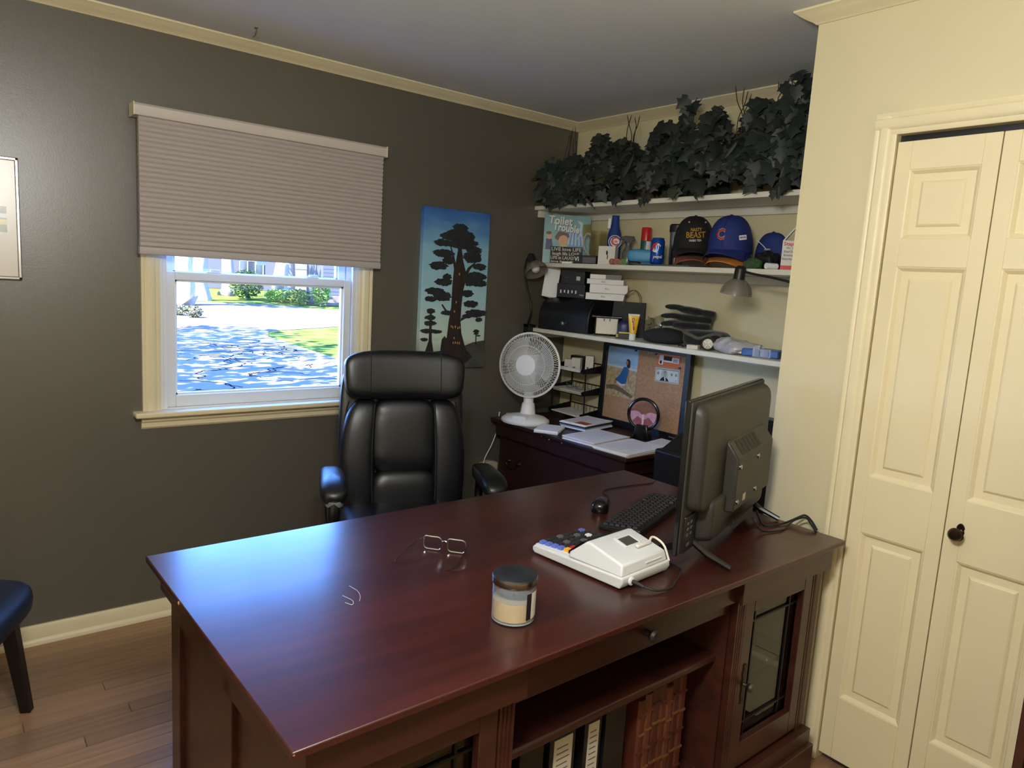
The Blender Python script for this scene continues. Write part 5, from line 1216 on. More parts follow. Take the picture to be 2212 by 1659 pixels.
# ---- ribbed blue case
bc = thing('ribbed_case', 'light blue ribbed oblong case lying on the shelf', 'case', (-0.140, -0.700, S2), math.radians(-57))
def ribw(p): return (p.x, p.y * (1 + 0.0), p.z * (1 + 0.05 * math.sin(p.x * 420)) if abs(p.x) < 0.06 else p.z)
MB().squad(0.08, 0.034, 0.033, 0.55, 0.6, tr(0, 0, 0.052), 60, 18, ribw).build('shell', mat('light_blue_shell', (74, 150, 196), 0.45), bc)
B(-0.05, 0.05, -0.022, 0.022, 0, 0.024).build('lower_tray', mat('teal_tray', (40, 90, 120), 0.5), bc, bevel=0.004)
# ---- scissors with coloured loops
for i, (yy, c_, lab) in enumerate(((-0.603, (186, 54, 48), 'scissor-like ring tool with red loop'), (-0.634, (214, 110, 66), 'ring tool with orange loop'), (-0.672, (96, 164, 60), 'ring tool with green loop'))):
    r_ = thing('ring_tool', lab + ' at the shelf edge', 'tool', (-0.262 + 0.006 * i, yy, S2), math.radians(-52))
    m_ = mat('loop_%d' % i, c_, 0.4)
    MB().tube([(0.013 * math.cos(t), 0, 0.0155 + 0.013 * math.sin(t)) for t in [2 * PI * k / 20 for k in range(20)]], 0.0032, 8, closed=True).build('loop', m_, r_)
    MB().cyl((0, 0.002, 0.0155), (0, 0.028, 0.0135), 0.009, 0.007).build('barrel', M_black, r_)
# ---- thin laptop-like slate
sl_ = thing('grey_slate', 'thin grey clipboard lying flat under can and cap', 'clipboard', (-0.205, -0.945, S2), math.radians(-90))
B(-0.175, 0.155, -0.075, 0.07, 0, 0.008).build('board', mat('slate_grey', (82, 86, 92), 0.4), sl_, bevel=0.002)
B(-0.06, 0.0, 0.05, 0.068, 0.008, 0.014).build('clip', M_steel, sl_, bevel=0.001)
block('wallet', 'small black pouch lying behind the coloured ring tools', 'pouch', (-0.218, -0.718, S2), math.radians(-60), 0.056, 0.03, 0.022, M_black, 0.008)
# ---- football stress ball
fb = thing('football_ball', 'small brown toy football standing on end with white laces', 'toy', (-0.170, -0.825, S2 + 0.0085), math.radians(-46))
MB().lathe([(0.018, 0.0), (0.0255, 0.018), (0.029, 0.045), (0.0265, 0.072), (0.018, 0.090), (0.0, 0.096)], 22).build('ball', mat('football_brown', (86, 42, 38), 0.5, bump=(300, 0.3)), fb)
for k in range(8): B(-0.009, 0.009, -0.0305 + 0.0035 * abs(k - 3.5) / 3.5, -0.024, 0.014 + k * 0.0085, 0.018 + k * 0.0085).build('lace', M_wht, fb)
B(-0.002, 0.002, -0.0305, -0.024, 0.012, 0.080).build('lace_seam', M_wht, fb)
# ---- soda can with globe emblem
pc = thing('soda_can', 'blue soda can with red white and blue globe emblem', 'can', (-0.236, -0.872, S2 + 0.0085), math.radians(-38))
M_pb2 = mat('can_blue', (18, 74, 168), 0.22, metal=0.35)
MB().lathe([(0.024, 0.0), (0.030, 0.007), (0.0332, 0.014), (0.0332, 0.112), (0.027, 0.122), (0.0275, 0.125), (0.025, 0.1245), (0.0, 0.1215)], 32).build('can_body', M_pb2, pc)
MB().lathe([(0.0275, 0.122), (0.0285, 0.1245), (0.0265, 0.126), (0.025, 0.1225), (0.0, 0.122)], 28).build('can_end', M_steel, pc)
def cyl_patch(parent, pts, r, m, nm, c0=-PI / 2):
    MB().add([(r * math.cos(c0 + x / r), r * math.sin(c0 + x / r), z) for x, z in pts], [tuple(range(len(pts)))]).build(nm, m, parent, fix=False)
def arcpts(cx, cz, r, a0, a1, n=12): return [(cx + r * math.cos(a0 + (a1 - a0) * k / n), cz + r * math.sin(a0 + (a1 - a0) * k / n)) for k in range(n + 1)]
gcx, gcz, gr = -0.014, 0.078, 0.023
def strip(parent, f0, f1, r, m, nm, cx, cz, rad):
    n = 14; vs = []; fs = []
    for i in range(n + 1):
        z = -1 + 2 * i / n; hw = math.sqrt(max(0, 1 - z * z)); a = max(-hw, min(hw, f0(z))); b = max(-hw, min(hw, f1(z)))
        for j in range(5):
            x = a + (b - a) * j / 4; th = -PI / 2 + (cx + x * rad) / 0.0332; vs.append((r * math.cos(th), r * math.sin(th), cz + z * rad))
    for i in range(n):
        for j in range(4): fs.append((i * 5 + j, i * 5 + j + 1, (i + 1) * 5 + j + 1, (i + 1) * 5 + j))
    MB().add(vs, fs).build(nm, m, parent, fix=False)
strip(pc, lambda z: -1, lambda z: 1, 0.0334, M_wht, 'globe_white', gcx, gcz, gr)
strip(pc, lambda z: -1, lambda z: 0.15 - 0.6 * (1 - z) * 0.9 + 0.35 * z, 0.0336, mat('globe_red', (206, 38, 44), 0.3), 'globe_red', gcx, gcz, gr)
strip(pc, lambda z: 0.75 + 0.75 * z + 0.2 * z * z, lambda z: 1, 0.0336, M_pb2, 'globe_blue', gcx, gcz, gr)
text('pepsi', 0.020, M_wht, pc, front(-0.004, -0.0342, 0.036), fat=0.0002)
# ---- steel tumbler
tb = thing('steel_tumbler', 'stainless steel tumbler with black lid behind the soda can', 'tumbler', (-0.085, -0.862, S2), 0)
MB().lathe([(0.030, 0), (0.032, 0.006), (0.037, 0.175)], 28).build('cup', M_steel, tb)
MB().lathe([(0.0395, 0.172), (0.041, 0.178), (0.041, 0.206), (0.036, 0.212), (0, 0.213)], 28).build('lid', M_black, tb)
# ---- baseball caps (front is -y)
def cap(label, loc, rot, m, mb, seed, sc_=1.0, tiltx=0.0, under=None):
    c = thing('baseball_cap', label, 'cap', loc, (tiltx, 0, rot), 'baseball caps')
    rs = []
    for k in range(11):
        a = PI / 2 * k / 10; r = math.cos(a) ** 0.72; z = 0.128 * math.sin(a)
        rs.append([(0.088 * max(r, 0.001) * math.cos(t) * sc_, (0.10 * max(r, 0.001) * math.sin(t) + 0.004 * math.sin(a)) * sc_, (0.03 + z) * sc_) for t in [2 * PI * i / 36 for i in range(36)]])
    rs = [[(p[0] * 1.0, p[1], 0.0 + 0.012 * (p[1] < 0)) for p in rs[0]]] + rs
    cm = MB(); cm.rings(rs, False); cm.add(rs[-1], [tuple(range(36))]); cr_ = cm.build('crown', m, c, angle=60)
    for j in range(6):
        t0 = 2 * PI * j / 6 + PI / 6
        pts = [(0.0886 * math.cos(a) ** 0.72 * math.cos(t0) * sc_, (0.1006 * math.cos(a) ** 0.72 * math.sin(t0)) * sc_, (0.0305 + 0.128 * math.sin(a)) * sc_) for a in [PI / 2 * k / 10 * 0.98 for k in range(11)]]
        MB().tube(pts, 0.0012, 5).build('seam', mb, cr_)
    MB().lathe([(0.008, 0), (0.007, 0.005), (0, 0.007)], 12, tr(0, 0.004, 0.157 * sc_)).build('button', mb, c)
    def br(u, v, h=0.0):
        a = -PI / 2 + (u - 0.5) * 2.25; e = v
        x = (0.089 + 0.004 * e) * math.cos(a); y = 0.10 * math.sin(a) - 0.078 * e * math.cos((u - 0.5) * 2.25) ** 0.8
        z = 0.030 - 0.012 * e + 0.052 * (math.cos((u - 0.5) * 2.9) - 0.75) * (0.25 + 0.75 * e)
        return (x * sc_, y * sc_, (z + h) * sc_)
    b = MB(); n, k_ = 20, 6
    top = [br(i / n, j / k_, 0.0018) for j in range(k_ + 1) for i in range(n + 1)]; bot = [br(i / n, j / k_, -0.0018) for j in range(k_ + 1) for i in range(n + 1)]
    N = len(top); fs = []
    for j in range(k_):
        for i in range(n):
            q = j * (n + 1) + i; fs.append((q, q + 1, q + n + 2, q + n + 1)); fs.append((N + q, N + q + n + 1, N + q + n + 2, N + q + 1))
    for i in range(n): q = k_ * (n + 1) + i; fs.append((q, q + 1, N + q + 1, N + q))
    b.add(top + bot, fs); b.build('brim', under or m, c, angle=60)
    return c
def on_crown(x, z, k=1.06):      # y of the crown surface in front at width x and height z
    x /= k; z /= k
    s = max(0.0, min(1.0, (z - 0.03) / 0.128)); r = math.cos(math.asin(s)) ** 0.72
    return -0.10 * math.sqrt(max(0.0, 1 - (x / (0.088 * max(r, 0.05))) ** 2)) * r * k - 0.0018
def bend(o, dy=0.0):     # press flat lettering on to the crown
    for v in o.data.vertices: v.co.y = on_crown(v.co.x, v.co.z) - dy
M_ck = mat('black_twill', (20, 20, 23), 0.8, bump=(400, 0.2)); M_ck2 = mat('black_twill_seam', (34, 34, 38), 0.8)
M_cb = mat('royal_twill', (24, 44, 112), 0.75, bump=(400, 0.2)); M_cb2 = mat('royal_twill_seam', (16, 32, 88), 0.8)
M_ylw = mat('thread_yellow', (226, 178, 40), 0.7)
def under_cap(loc, rz, tl, d):          # where a cap sits when it is pulled over the cap below it
    v = rotz(math.radians(rz)) @ rx(math.radians(tl)) @ Vector((0, 0, d)); return (loc[0] + v.x, loc[1] + v.y, loc[2] + v.z)
c1 = cap('black baseball cap with yellow embroidered beast lettering', under_cap((-0.122, -0.990, S2 + 0.040), -50, 12, 0.036), math.radians(-50), M_ck, M_ck2, 1, 1.06, math.radians(12))
for s_, sz, z, w_, mm in (('NASTY', 0.020, 0.118, 0.050, M_ylw), ('BEAST', 0.036, 0.094, 0.086, M_ylw), ('HARD TEA', 0.013, 0.071, 0.056, M_wht)):
    o = text(s_, sz, mm, c1, front(0.004, 0, z) @ Matrix.Rotation(0.06, 4, 'Z'), fat=0.0006, width=w_); bend(o)
for sx in (-0.03, 0.045): MB().lathe([(0.004, 0), (0.003, 0.0015), (0, 0.0015)], 10, tr(sx, on_crown(sx, 0.148) - 0.0005, 0.148) @ rx(PI / 2)).build('eyelet', mat('thread_tan', (190, 170, 130), 0.7), c1)
u1 = cap('dark cap with rust coloured brim edge under the black cap', (-0.122, -0.990, S2 + 0.040), math.radians(-50), M_ck, M_ck2, 2, 0.98, math.radians(12), mat('brim_rust', (150, 84, 66), 0.7))
c2 = cap('royal blue baseball cap with red C and white side logo', under_cap((-0.178, -1.245, S2 + 0.032), -74, 12, 0.034), math.radians(-74), M_cb, M_cb2, 3, 1.06, math.radians(12))
for mm, f_, dd in ((M_wht, 0.0030, 0.0), (mat('thread_red', (214, 76, 62), 0.7), 0.0014, 0.0009)):
    o = text('C', 0.060, mm, c2, front(-0.010, 0, 0.098), fat=f_, width=0.038); bend(o, dd)
fl_ = B(-0.018, 0.018, -0.0008, 0.0008, -0.010, 0.010).build('side_logo', M_wht, c2); fl_.matrix_local = tr(0.0745, -0.0585, 0.082) @ rotz(math.radians(54)) @ rx(math.radians(-10))
text('NEW ERA', 0.010, M_royal, fl_, front(0, -0.001, 0), fat=0.0003, width=0.03)
u2 = cap('navy cap with orange brim edge under the blue cap', (-0.178, -1.245, S2 + 0.032), math.radians(-74), M_cb, M_cb2, 4, 0.99, math.radians(12), mat('brim_orange', (206, 128, 52), 0.7))
u3 = cap('plain dark blue cap behind the blue cap with the red C', (-0.100, -1.400, S2 + 0.022), math.radians(90), M_cb, M_cb2, 5, 0.9, 0.0)
u3.scale = (1.0, 0.5, 1.0)      # squashed flat between the others and the wall
# ---- green cloth, dark cloth, tube, brown box and staples box
def lump(name, label, cat, loc, rot, a, b, c_, m, seed, amp=0.25, e=0.8):
    rg = random.Random(seed); ph = [rg.uniform(0, 6) for _ in range(6)]
    def w_(p):
        q = Vector((p.x / a, p.y / b, p.z / c_))
        k = 1 + amp * (0.5 * math.sin(4.1 * q.x + ph[0]) * math.sin(3.7 * q.y + ph[1]) + 0.35 * math.sin(8.3 * q.x + ph[2] + 3 * q.z) + 0.25 * math.sin(9.1 * q.y + ph[3]))
        return (p.x * (1 + 0.4 * (k - 1)), p.y * (1 + 0.4 * (k - 1)), max(p.z * k, -c_))
    o = MB().squad(a, b, c_, e, e, tr(0, 0, c_), 40, 24, w_).build(name, m, loc=loc, rot=(0, 0, rot)); return tag(o, label, cat)
lump('green_cloth', 'crumpled green cloth hanging at the shelf edge by the lamp', 'cloth', (-0.277, -1.432, S2), 0.3, 0.024, 0.034, 0.020, mat('green_cloth', (52, 82, 48), 0.85, var=(30, 0.3)), 3, 0.45)
lump('black_bag', 'crumpled black drawstring bag behind the staples box', 'bag', (-0.205, -1.448, S2), 0.0, 0.044, 0.052, 0.036, mat('black_nylon', (16, 17, 20), 0.5, bump=(30, 0.3)), 4, 0.4)
t = thing('drawstring', 'thin white cord with cord lock lying over the black bag', 'cord', (-0.19, -1.35, S2), 0)
MB().tube(smooth([(0.030, -0.010, 0.128), (0.015, -0.04, 0.112), (0.0, -0.066, 0.098), (-0.008, -0.082, 0.088)], 4), 0.0018, 6).build('cord', M_wht, t)
MB().tube([(-0.012 + 0.010 * math.cos(a), -0.092 + 0.010 * math.sin(a), 0.085) for a in [2 * PI * k / 14 for k in range(14)]], 0.004, 6, closed=True).build('cord_lock', mat('lock_grey', (160, 160, 158), 0.4), t)
o = MB(tr(-0.270, -1.512, S2 + 0.013) @ rotz(math.radians(-20)) @ ry(PI / 2)); o.lathe([(0.008, -0.026), (0.0125, -0.026), (0.0125, 0.026), (0.008, 0.026)], 18)
tag(o.build('paper_tube', M_paper), 'short rolled white paper tube before the staples box', 'roll')
block('brown_box', 'brown wooden box standing at the wall behind the staples box', 'box', (-0.036, -1.540, S2), math.radians(-90), 0.09, 0.05, 0.175, mat('brown_board', (122, 78, 44), 0.6))
stp = thing('staples_box', 'open white staples carton with red lettering and red base band', 'box', (-0.225, -1.572, S2), math.radians(-60))
B(-0.04, 0.04, -0.03, 0.03, 0, 0.118).build('carton', M_carton, stp, bevel=0.001)
B(-0.0402, 0.0402, -0.0304, 0.0304, 0.001, 0.018).build('red_band', mat('staples_red', (196, 40, 40), 0.5), stp)
MB().prism([(-0.04, 0.0), (0.0, 0.052), (0.004, 0.05), (-0.034, 0.0)], -0.03, 0.03, tr(0, 0, 0.117) @ rx(PI / 2)).build('flap', M_carton, stp)
text('Staples', 0.020, mat('staples_red', (196, 40, 40), 0.5), stp, front(-0.004, -0.0305, 0.104), fat=0.0006, width=0.062)
for k, s_ in enumerate(('No. 10', 'EasyClose', 'Envelopes', 'Security tint')): text(s_, 0.012 if k else 0.011, M_ink, stp, front(-0.008, -0.0305, 0.088 - k * 0.0145), fat=0.0002)
wb2 = thing('white_carton', 'small white carton with grey picture stacked behind the staples box', 'box', (-0.122, -1.625, S2), math.radians(-75))
B(-0.04, 0.04, -0.04, 0.04, 0, 0.115).build('carton', M_carton, wb2, bevel=0.001)
B(-0.042, 0.035, -0.035, 0.04, 0.1155, 0.165).build('upper_carton', M_carton, wb2, bevel=0.001)
B(-0.02, 0.02, -0.0405, -0.04, 0.02, 0.05).build('printed_picture', M_ink, wb2)

# ================================================================== LOWEST SHELF (height S3)
# ---- roll-front bread box
bb_ = thing('bread_box', 'black metal bread box with curved lid and chrome knob', 'bread box', (-0.150, -0.262, S3), math.radians(-84))
BW, BD, BH = 0.365, 0.245, 0.185
pr = [(0.12, 0), (0.12, BH)] + [(-0.02 - 0.105 * math.sin(a), BH - 0.115 * (1 - math.cos(a))) for a in [PI / 2 * k / 10 for k in range(11)]] + [(-0.125, 0)]
MB().prism(pr, -BW / 2, BW / 2, Mp).build('body', mat('black_enamel', (16, 17, 20), 0.38), bb_, bevel=0.004, angle=30)
MB().prism([(p[0] * 1.01 - 0.001, p[1] * 0.985 + 0.004) for p in pr[2:]] , -BW / 2 + 0.012, BW / 2 - 0.012, Mp).build('lid', mat('black_enamel_lid', (20, 22, 27), 0.34), bb_)
MB().lathe([(0.011, 0), (0.008, 0.008), (0.012, 0.018), (0.009, 0.024), (0, 0.026)], 18, tr(0.02, -0.127, 0.045) @ rx(PI / 2)).build('knob', M_steel, bb_)
zt = S3 + BH
# ---- envelope leaning
ev = thing('white_envelope', 'white padded envelope standing on the bread box by the window wall', 'envelope', (-0.243, -0.112, zt - 0.004), (math.radians(-4), math.radians(5), math.radians(-48)))
MB().sheet(lambda u, v: (-0.042 + 0.084 * u, -0.006 * math.sin(PI * u) - 0.004 * math.sin(7 * v), 0.165 * v), 8, 10).build('front_sheet', M_paper, ev, fix=False)
MB().sheet(lambda u, v: (-0.042 + 0.084 * u, 0.008 + 0.004 * math.sin(PI * u), 0.165 * v - 0.01 * u), 8, 10).build('back_sheet', M_paper, ev, fix=False)
MB().add([(-0.042, 0, 0), (0.042, 0, 0), (0.042, 0.008, -0.01), (-0.042, 0.008, 0)], [(0, 1, 2, 3)]).build('bottom_fold', M_paper, ev, fix=False)
# ---- dark electronics cartons
nb = thing('dark_carton', 'dark navy carton with a row of white printed icons', 'box', (-0.155, -0.225, zt), math.radians(-62))
M_navy = mat('navy_carton', (22, 26, 36), 0.45)
B(-0.082, 0.082, -0.06, 0.06, 0, 0.075).build('carton', M_navy, nb, bevel=0.001)
for k in range(5):
    B(-0.062 + k * 0.022, -0.055 + k * 0.022, -0.0606, -0.06, 0.022 + 0.003 * (k % 2), 0.040).build('printed_icon', M_wht, nb)
text('Multi', 0.012, M_wht, nb, front(0.064, -0.0606, 0.016))
nb2 = thing('dark_carton', 'upper dark carton with a small white picture label', 'box', (-0.15, -0.228, zt + 0.0755), math.radians(-62))
B(-0.068, 0.068, -0.055, 0.055, 0, 0.072).build('carton', M_navy, nb2, bevel=0.001)
B(0.02, 0.042, -0.0556, -0.055, 0.02, 0.042).build('picture_label', mat('label_pale', (196, 200, 200), 0.6), nb2)
text('Hub', 0.014, M_ink, nb2, front(-0.04, -0.0558, 0.035))
# ---- white tablet cartons
zz = zt
for i, (dx, dy, w_, h_, a, lab, lv) in enumerate(((0, 0.010, 0.205, 0.036, -50, 'lowest white tablet carton on the bread box', 1), (0.0, -0.010, 0.200, 0.046, -48, 'thickest white tablet carton, second from the bread box', 1), (0.0, 0.012, 0.195, 0.026, -52, 'thin white tablet carton, third from the bread box', 1), (0.0, 0.022, 0.165, 0.024, -46, 'thin white carton with grey end, topmost of the tablet boxes', 0))):
    t = thing('tablet_carton', lab, 'box', (-0.122 + dx, -0.452 + dy, zz), math.radians(a), 'tablet cartons')
    B(-w_ / 2, w_ / 2, -0.075, 0.075, 0, h_).build('carton', mat('tablet_white', (220, 219, 216), 0.4), t, bevel=0.0012)
    if lv:
        text('iPad', 0.013, M_ink, t, front(-0.01, -0.0756, h_ * 0.5))
        MB().flat(ell(0, 0, 0.0045, 0.006, 12), tr(w_ / 2 + 0.0004, -0.02, h_ * 0.5) @ rotz(PI / 2) @ rx(PI / 2)).build('logo_mark', M_blk, t, fix=False)
    else: B(0.0, w_ / 2 + 0.0004, -0.0756, -0.074, 0.001, h_ - 0.001).build('grey_print', mat('print_grey', (130, 128, 126), 0.6), t)
    zz += h_ + 0.0006
# ---- black gift bag
gb = thing('gift_bag', 'small black paper gift bag with twisted handles', 'gift bag', (-0.088, -0.585, S3), math.radians(-55))
M_kr = mat('black_kraft', (40, 41, 43), 0.75)
MB().prism([(-0.088, 0), (0.088, 0), (0.085, 0.183), (-0.078, 0.183)], -0.04, 0.03, rx(PI / 2)).build('bag', M_kr, gb)
for yy in (-0.032, 0.038):
    MB().tube(smooth([(-0.030, yy, 0.17), (-0.022, yy, 0.215), (0.004, yy, 0.243), (0.030, yy, 0.243), (0.054, yy, 0.215), (0.060, yy, 0.17)], 5), 0.0018, 6).build('handle', mat('twine_brown', (96, 82, 62), 0.8), gb)
# ---- rotary card file
rf_ = thing('card_file', 'black rotary card file with blank white card in front', 'card file', (-0.215, -0.555, S3), math.radians(-48))
for sx in (-0.062, 0.062): MB().tube(smooth([(sx, -0.04, 0.0075), (sx, 0.04, 0.0075), (sx, 0.03, 0.05), (sx, 0.0, 0.10)], 4), 0.004, 8).build('side_frame', M_blackg, rf_)
MB().cyl((-0.064, 0, 0.10), (0.064, 0, 0.10), 0.0055, seg=12).build('roller', M_blackg, rf_)
MB().cyl((-0.078, 0, 0.10), (-0.064, 0, 0.10), 0.009, seg=14).build('knob', M_blackg, rf_); MB().cyl((0.064, 0, 0.10), (0.076, 0, 0.10), 0.009, seg=14).build('knob', M_blackg, rf_)
B(-0.058, 0.058, 0.0, 0.03, 0.01, 0.095).build('card_block', mat('card_edge', (120, 118, 112), 0.8), rf_)
MB().prism([(-0.054, 0.012), (0.054, 0.012), (0.054, 0.092), (0.018, 0.092), (0.018, 0.078), (0.012, 0.078), (0.012, 0.092), (-0.012, 0.092), (-0.012, 0.078), (-0.018, 0.078), (-0.018, 0.092), (-0.054, 0.092)], 0, 0.001, front(0, -0.012, 0) @ rx(math.radians(-6))).build('front_card', mat('card_cream', (222, 216, 196), 0.7), rf_)
# ---- blue tape measure
tp_ = thing('tape_measure', 'dark tape measure with blue dome and yellow stripe', 'tape measure', (-0.205, -0.672, S3), math.radians(-45))
MB().squad(0.034, 0.026, 0.045, 0.7, 0.7, tr(0, 0, 0.045), 24, 16).build('dome', mat('tape_blue', (22, 36, 92), 0.4), tp_)
MB().prism([(-0.042, 0), (0.036, 0), (0.036, 0.026), (-0.03, 0.030), (-0.042, 0.018)], -0.026, 0.028, rx(PI / 2)).build('base_shell', M_black, tp_, bevel=0.003)
B(-0.028, 0.034, -0.029, -0.02, 0.027, 0.034).build('stripe', mat('tape_yellow', (196, 190, 60), 0.5), tp_); B(-0.040, -0.032, -0.0285, -0.02, 0.006, 0.022).build('stripe', mat('tape_yellow', (196, 190, 60), 0.5), tp_)
# ---- yellow ointment tube standing on its cap
ot = thing('ointment_tube', 'yellow ointment tube with red lettering standing on a white cap', 'tube', (-0.225, -0.748, S3), math.radians(-42))
MB().lathe([(0.0155, 0), (0.0165, 0.003), (0.0165, 0.03), (0.014, 0.033)], 20).build('cap', M_wht, ot)
rs = []
for k in range(9):
    f = k / 8; a_ = 0.018 + 0.010 * f; b_ = 0.017 * (1 - f) + 0.0012
    rs.append([(a_ * math.cos(t), b_ * math.sin(t), 0.034 + 0.088 * f) for t in [2 * PI * i / 24 for i in range(24)]])
MB().rings(rs).build('tube_body', mat('tube_yellow', (236, 190, 40), 0.35), ot)
B(-0.028, 0.028, -0.0018, 0.0018, 0.120, 0.130).build('crimp', M_wht, ot)
def tube_face(o):
    for v in o.data.vertices:
        f = (v.co.z - 0.034) / 0.088; v.co.y = -(0.017 * (1 - f) + 0.0012) * math.sqrt(max(0, 1 - (v.co.x / (0.018 + 0.01 * f)) ** 2)) - 0.0008
o = text('Carmex', 0.020, mat('tube_red', (180, 40, 40), 0.4), ot, front(0, 0, 0.080) @ Matrix.Rotation(-PI / 2 + 0.15, 4, 'Z'), fat=0.0006, width=0.062); tube_face(o)
# ---- clear plastic packaging
M_clear = glass_mat('clear_plastic', (222, 224, 222), ior=1.5, rough=0.12)
def crumple(name, label, loc, rot, a, b, c_, m, seed, parent=None, amp=0.35):
    rg = random.Random(seed); me = MB(); n = 9
    def fn(u, v):
        th = 2 * PI * u; ph = -PI / 2 + PI * v; q = Vector((math.cos(ph) * math.cos(th), math.cos(ph) * math.sin(th), math.sin(ph)))
        k = 1 + amp * (math.sin(5 * q.x + seed) * math.sin(6 * q.y + 2 * seed) + 0.6 * math.sin(11 * q.z + 7 * q.x + seed))
        return (a * q.x * k, b * q.y * k, max(0.0, c_ + c_ * q.z * k))
    me.sheet(fn, 26, 16); o = me.build(name, m, loc=loc, rot=(0, 0, rot), angle=25); return tag(o, label, 'packaging')
crumple('plastic_wrap', 'crumpled clear plastic packaging next to the yellow tube', (-0.120, -0.795, S3), math.radians(-50), 0.046, 0.026, 0.058, M_clear, 2)
M_poly = glass_mat('milky_plastic', (236, 236, 240), ior=1.5, rough=0.3)
def milky(name, col, alpha):
    m = bpy.data.materials.new(name); m.use_nodes = True; nt = m.node_tree; p = nt.nodes['Principled BSDF']
    p.inputs['Base Color'].default_value = lin(col); p.inputs['Roughness'].default_value = 0.25; p.inputs['Alpha'].default_value = alpha; return m
# ---- folded black garments and gloves
M_fleece = mat('black_fleece', (20, 21, 24), 0.95, bump=(160, 0.4), sheen=0.2); M_grey = mat('grey_knit', (92, 90, 84), 0.9, bump=(120, 0.3))
fd = thing('folded_hat', 'folded charcoal knit hat at the bottom of the glove pile', 'hat', (-0.180, -0.918, S3), math.radians(-66))
MB().squad(0.108, 0.085, 0.036, 0.7, 0.7, tr(0, 0, 0.036), 32, 16, lambda p: (p.x, p.y, p.z * (1.15 - 0.35 * abs(p.x) / 0.108) if p.z > 0 else p.z)).build('hat', mat('charcoal_knit', (34, 35, 38), 0.95, bump=(160, 0.4)), fd)
fs_ = thing('black_scarf', 'black folded scarf with grey lining in the glove pile', 'scarf', (-0.118, -1.118, S3), math.radians(-80))
MB().squad(0.105, 0.082, 0.042, 0.6, 0.6, tr(0, 0, 0.042), 32, 16).build('fold', M_fleece, fs_)
MB().tube(smooth([(-0.11, -0.082, 0.088), (-0.06, -0.092, 0.080), (0.0, -0.094, 0.066), (0.05, -0.092, 0.088), (0.085, -0.085, 0.104), (0.115, -0.07, 0.090)], 4), [0.010, 0.007] + [0.008] * 30, 8).build('lining_edge', M_grey, fs_) if False else None
pl = smooth([(-0.090, -0.060, 0.068), (-0.05, -0.078, 0.060), (0.0, -0.083, 0.046), (0.045, -0.079, 0.062), (0.075, -0.068, 0.072), (0.095, -0.050, 0.066)], 4)
MB().tube(pl, 0.0085, 8).build('lining_edge', M_grey, fs_)
def glove(label, loc, rot, mir, droop=0.0):
    g = thing('winter_glove', label, 'glove', loc, rot, 'winter gloves')
    MB().squad(0.062, 0.048, 0.018, 0.7, 0.7, tr(0.02, 0, 0.018), 24, 12).build('palm', M_fleece, g)
    MB().squad(0.036, 0.040, 0.016, 0.5, 0.6, tr(0.095, 0, 0.018), 20, 10).build('cuff', M_fleece, g)
    for k in range(4):
        yy = (-0.033 + 0.022 * k) * mir; L = (0.062, 0.078, 0.082, 0.070)[k]
        MB().tube([(-0.015, yy, 0.021), (-0.03 - L * 0.4, yy * 1.08, 0.023), (-0.03 - L * 0.8, yy * 1.12, 0.019 - droop), (-0.03 - L, yy * 1.12, 0.017 - droop)], [0.012, 0.0125, 0.0115, 0.006], 10).build('finger', M_fleece, g)
    MB().tube([(0.035, -0.035 * mir, 0.02), (0.005, -0.055 * mir, 0.021), (-0.025, -0.062 * mir, 0.018), (-0.036, -0.062 * mir, 0.016)], [0.013, 0.0135, 0.012, 0.006], 10).build('thumb', M_fleece, g)
glove('black fleece glove on top of the pile with its fingers spread', (-0.140, -1.010, S3 + 0.152), (0.0, math.radians(6), math.radians(-60)), 1)
glove('black fleece glove lowest in the pile, resting on the scarf', (-0.148, -1.000, S3 + 0.079), (0.0, 0.0, math.radians(-66)), 1)
glove('black fleece glove below the topmost glove', (-0.145, -1.000, S3 + 0.114), (0.0, math.radians(2), math.radians(-56)), -1)
# ---- flashlight with a shiny dial end
fl2 = thing('dial_torch', 'black torch with radial steel end cap', 'torch', (-0.245, -1.222, S3 + 0.031), math.radians(-62))
MB().lathe([(0.028, -0.012), (0.031, -0.006), (0.031, 0.012), (0.028, 0.034)], 24, rx(-PI / 2)).build('barrel', M_blackg, fl2)
MB().lathe([(0.0225, 0.0125), (0.0225, 0.014), (0.0, 0.0145)], 32, rx(PI / 2)).build('steel_cap', M_steel, fl2)
for k in range(4): B(-0.0018, 0.0018, -0.0152, -0.014, 0.003, 0.021).build('ray_mark', M_wht, fl2).rotation_euler = (0, PI / 2 * k + 0.6, 0)
block('white_matchbox', 'small flat white box at the front of the lowest shelf', 'box', (-0.268, -1.160, S3), math.radians(-70), 0.052, 0.04, 0.020, M_carton)
tag(MB().tube(smooth([(-0.262, -1.072, S3 + 0.006), (-0.27, -1.087, S3 + 0.012), (-0.258, -1.097, S3 + 0.006), (-0.268, -1.112, S3 + 0.010), (-0.255, -1.117, S3 + 0.005)], 4), 0.0035, 6).build('earbud_cable', M_black), 'tangled short black cable beside the white matchbox', 'cable')
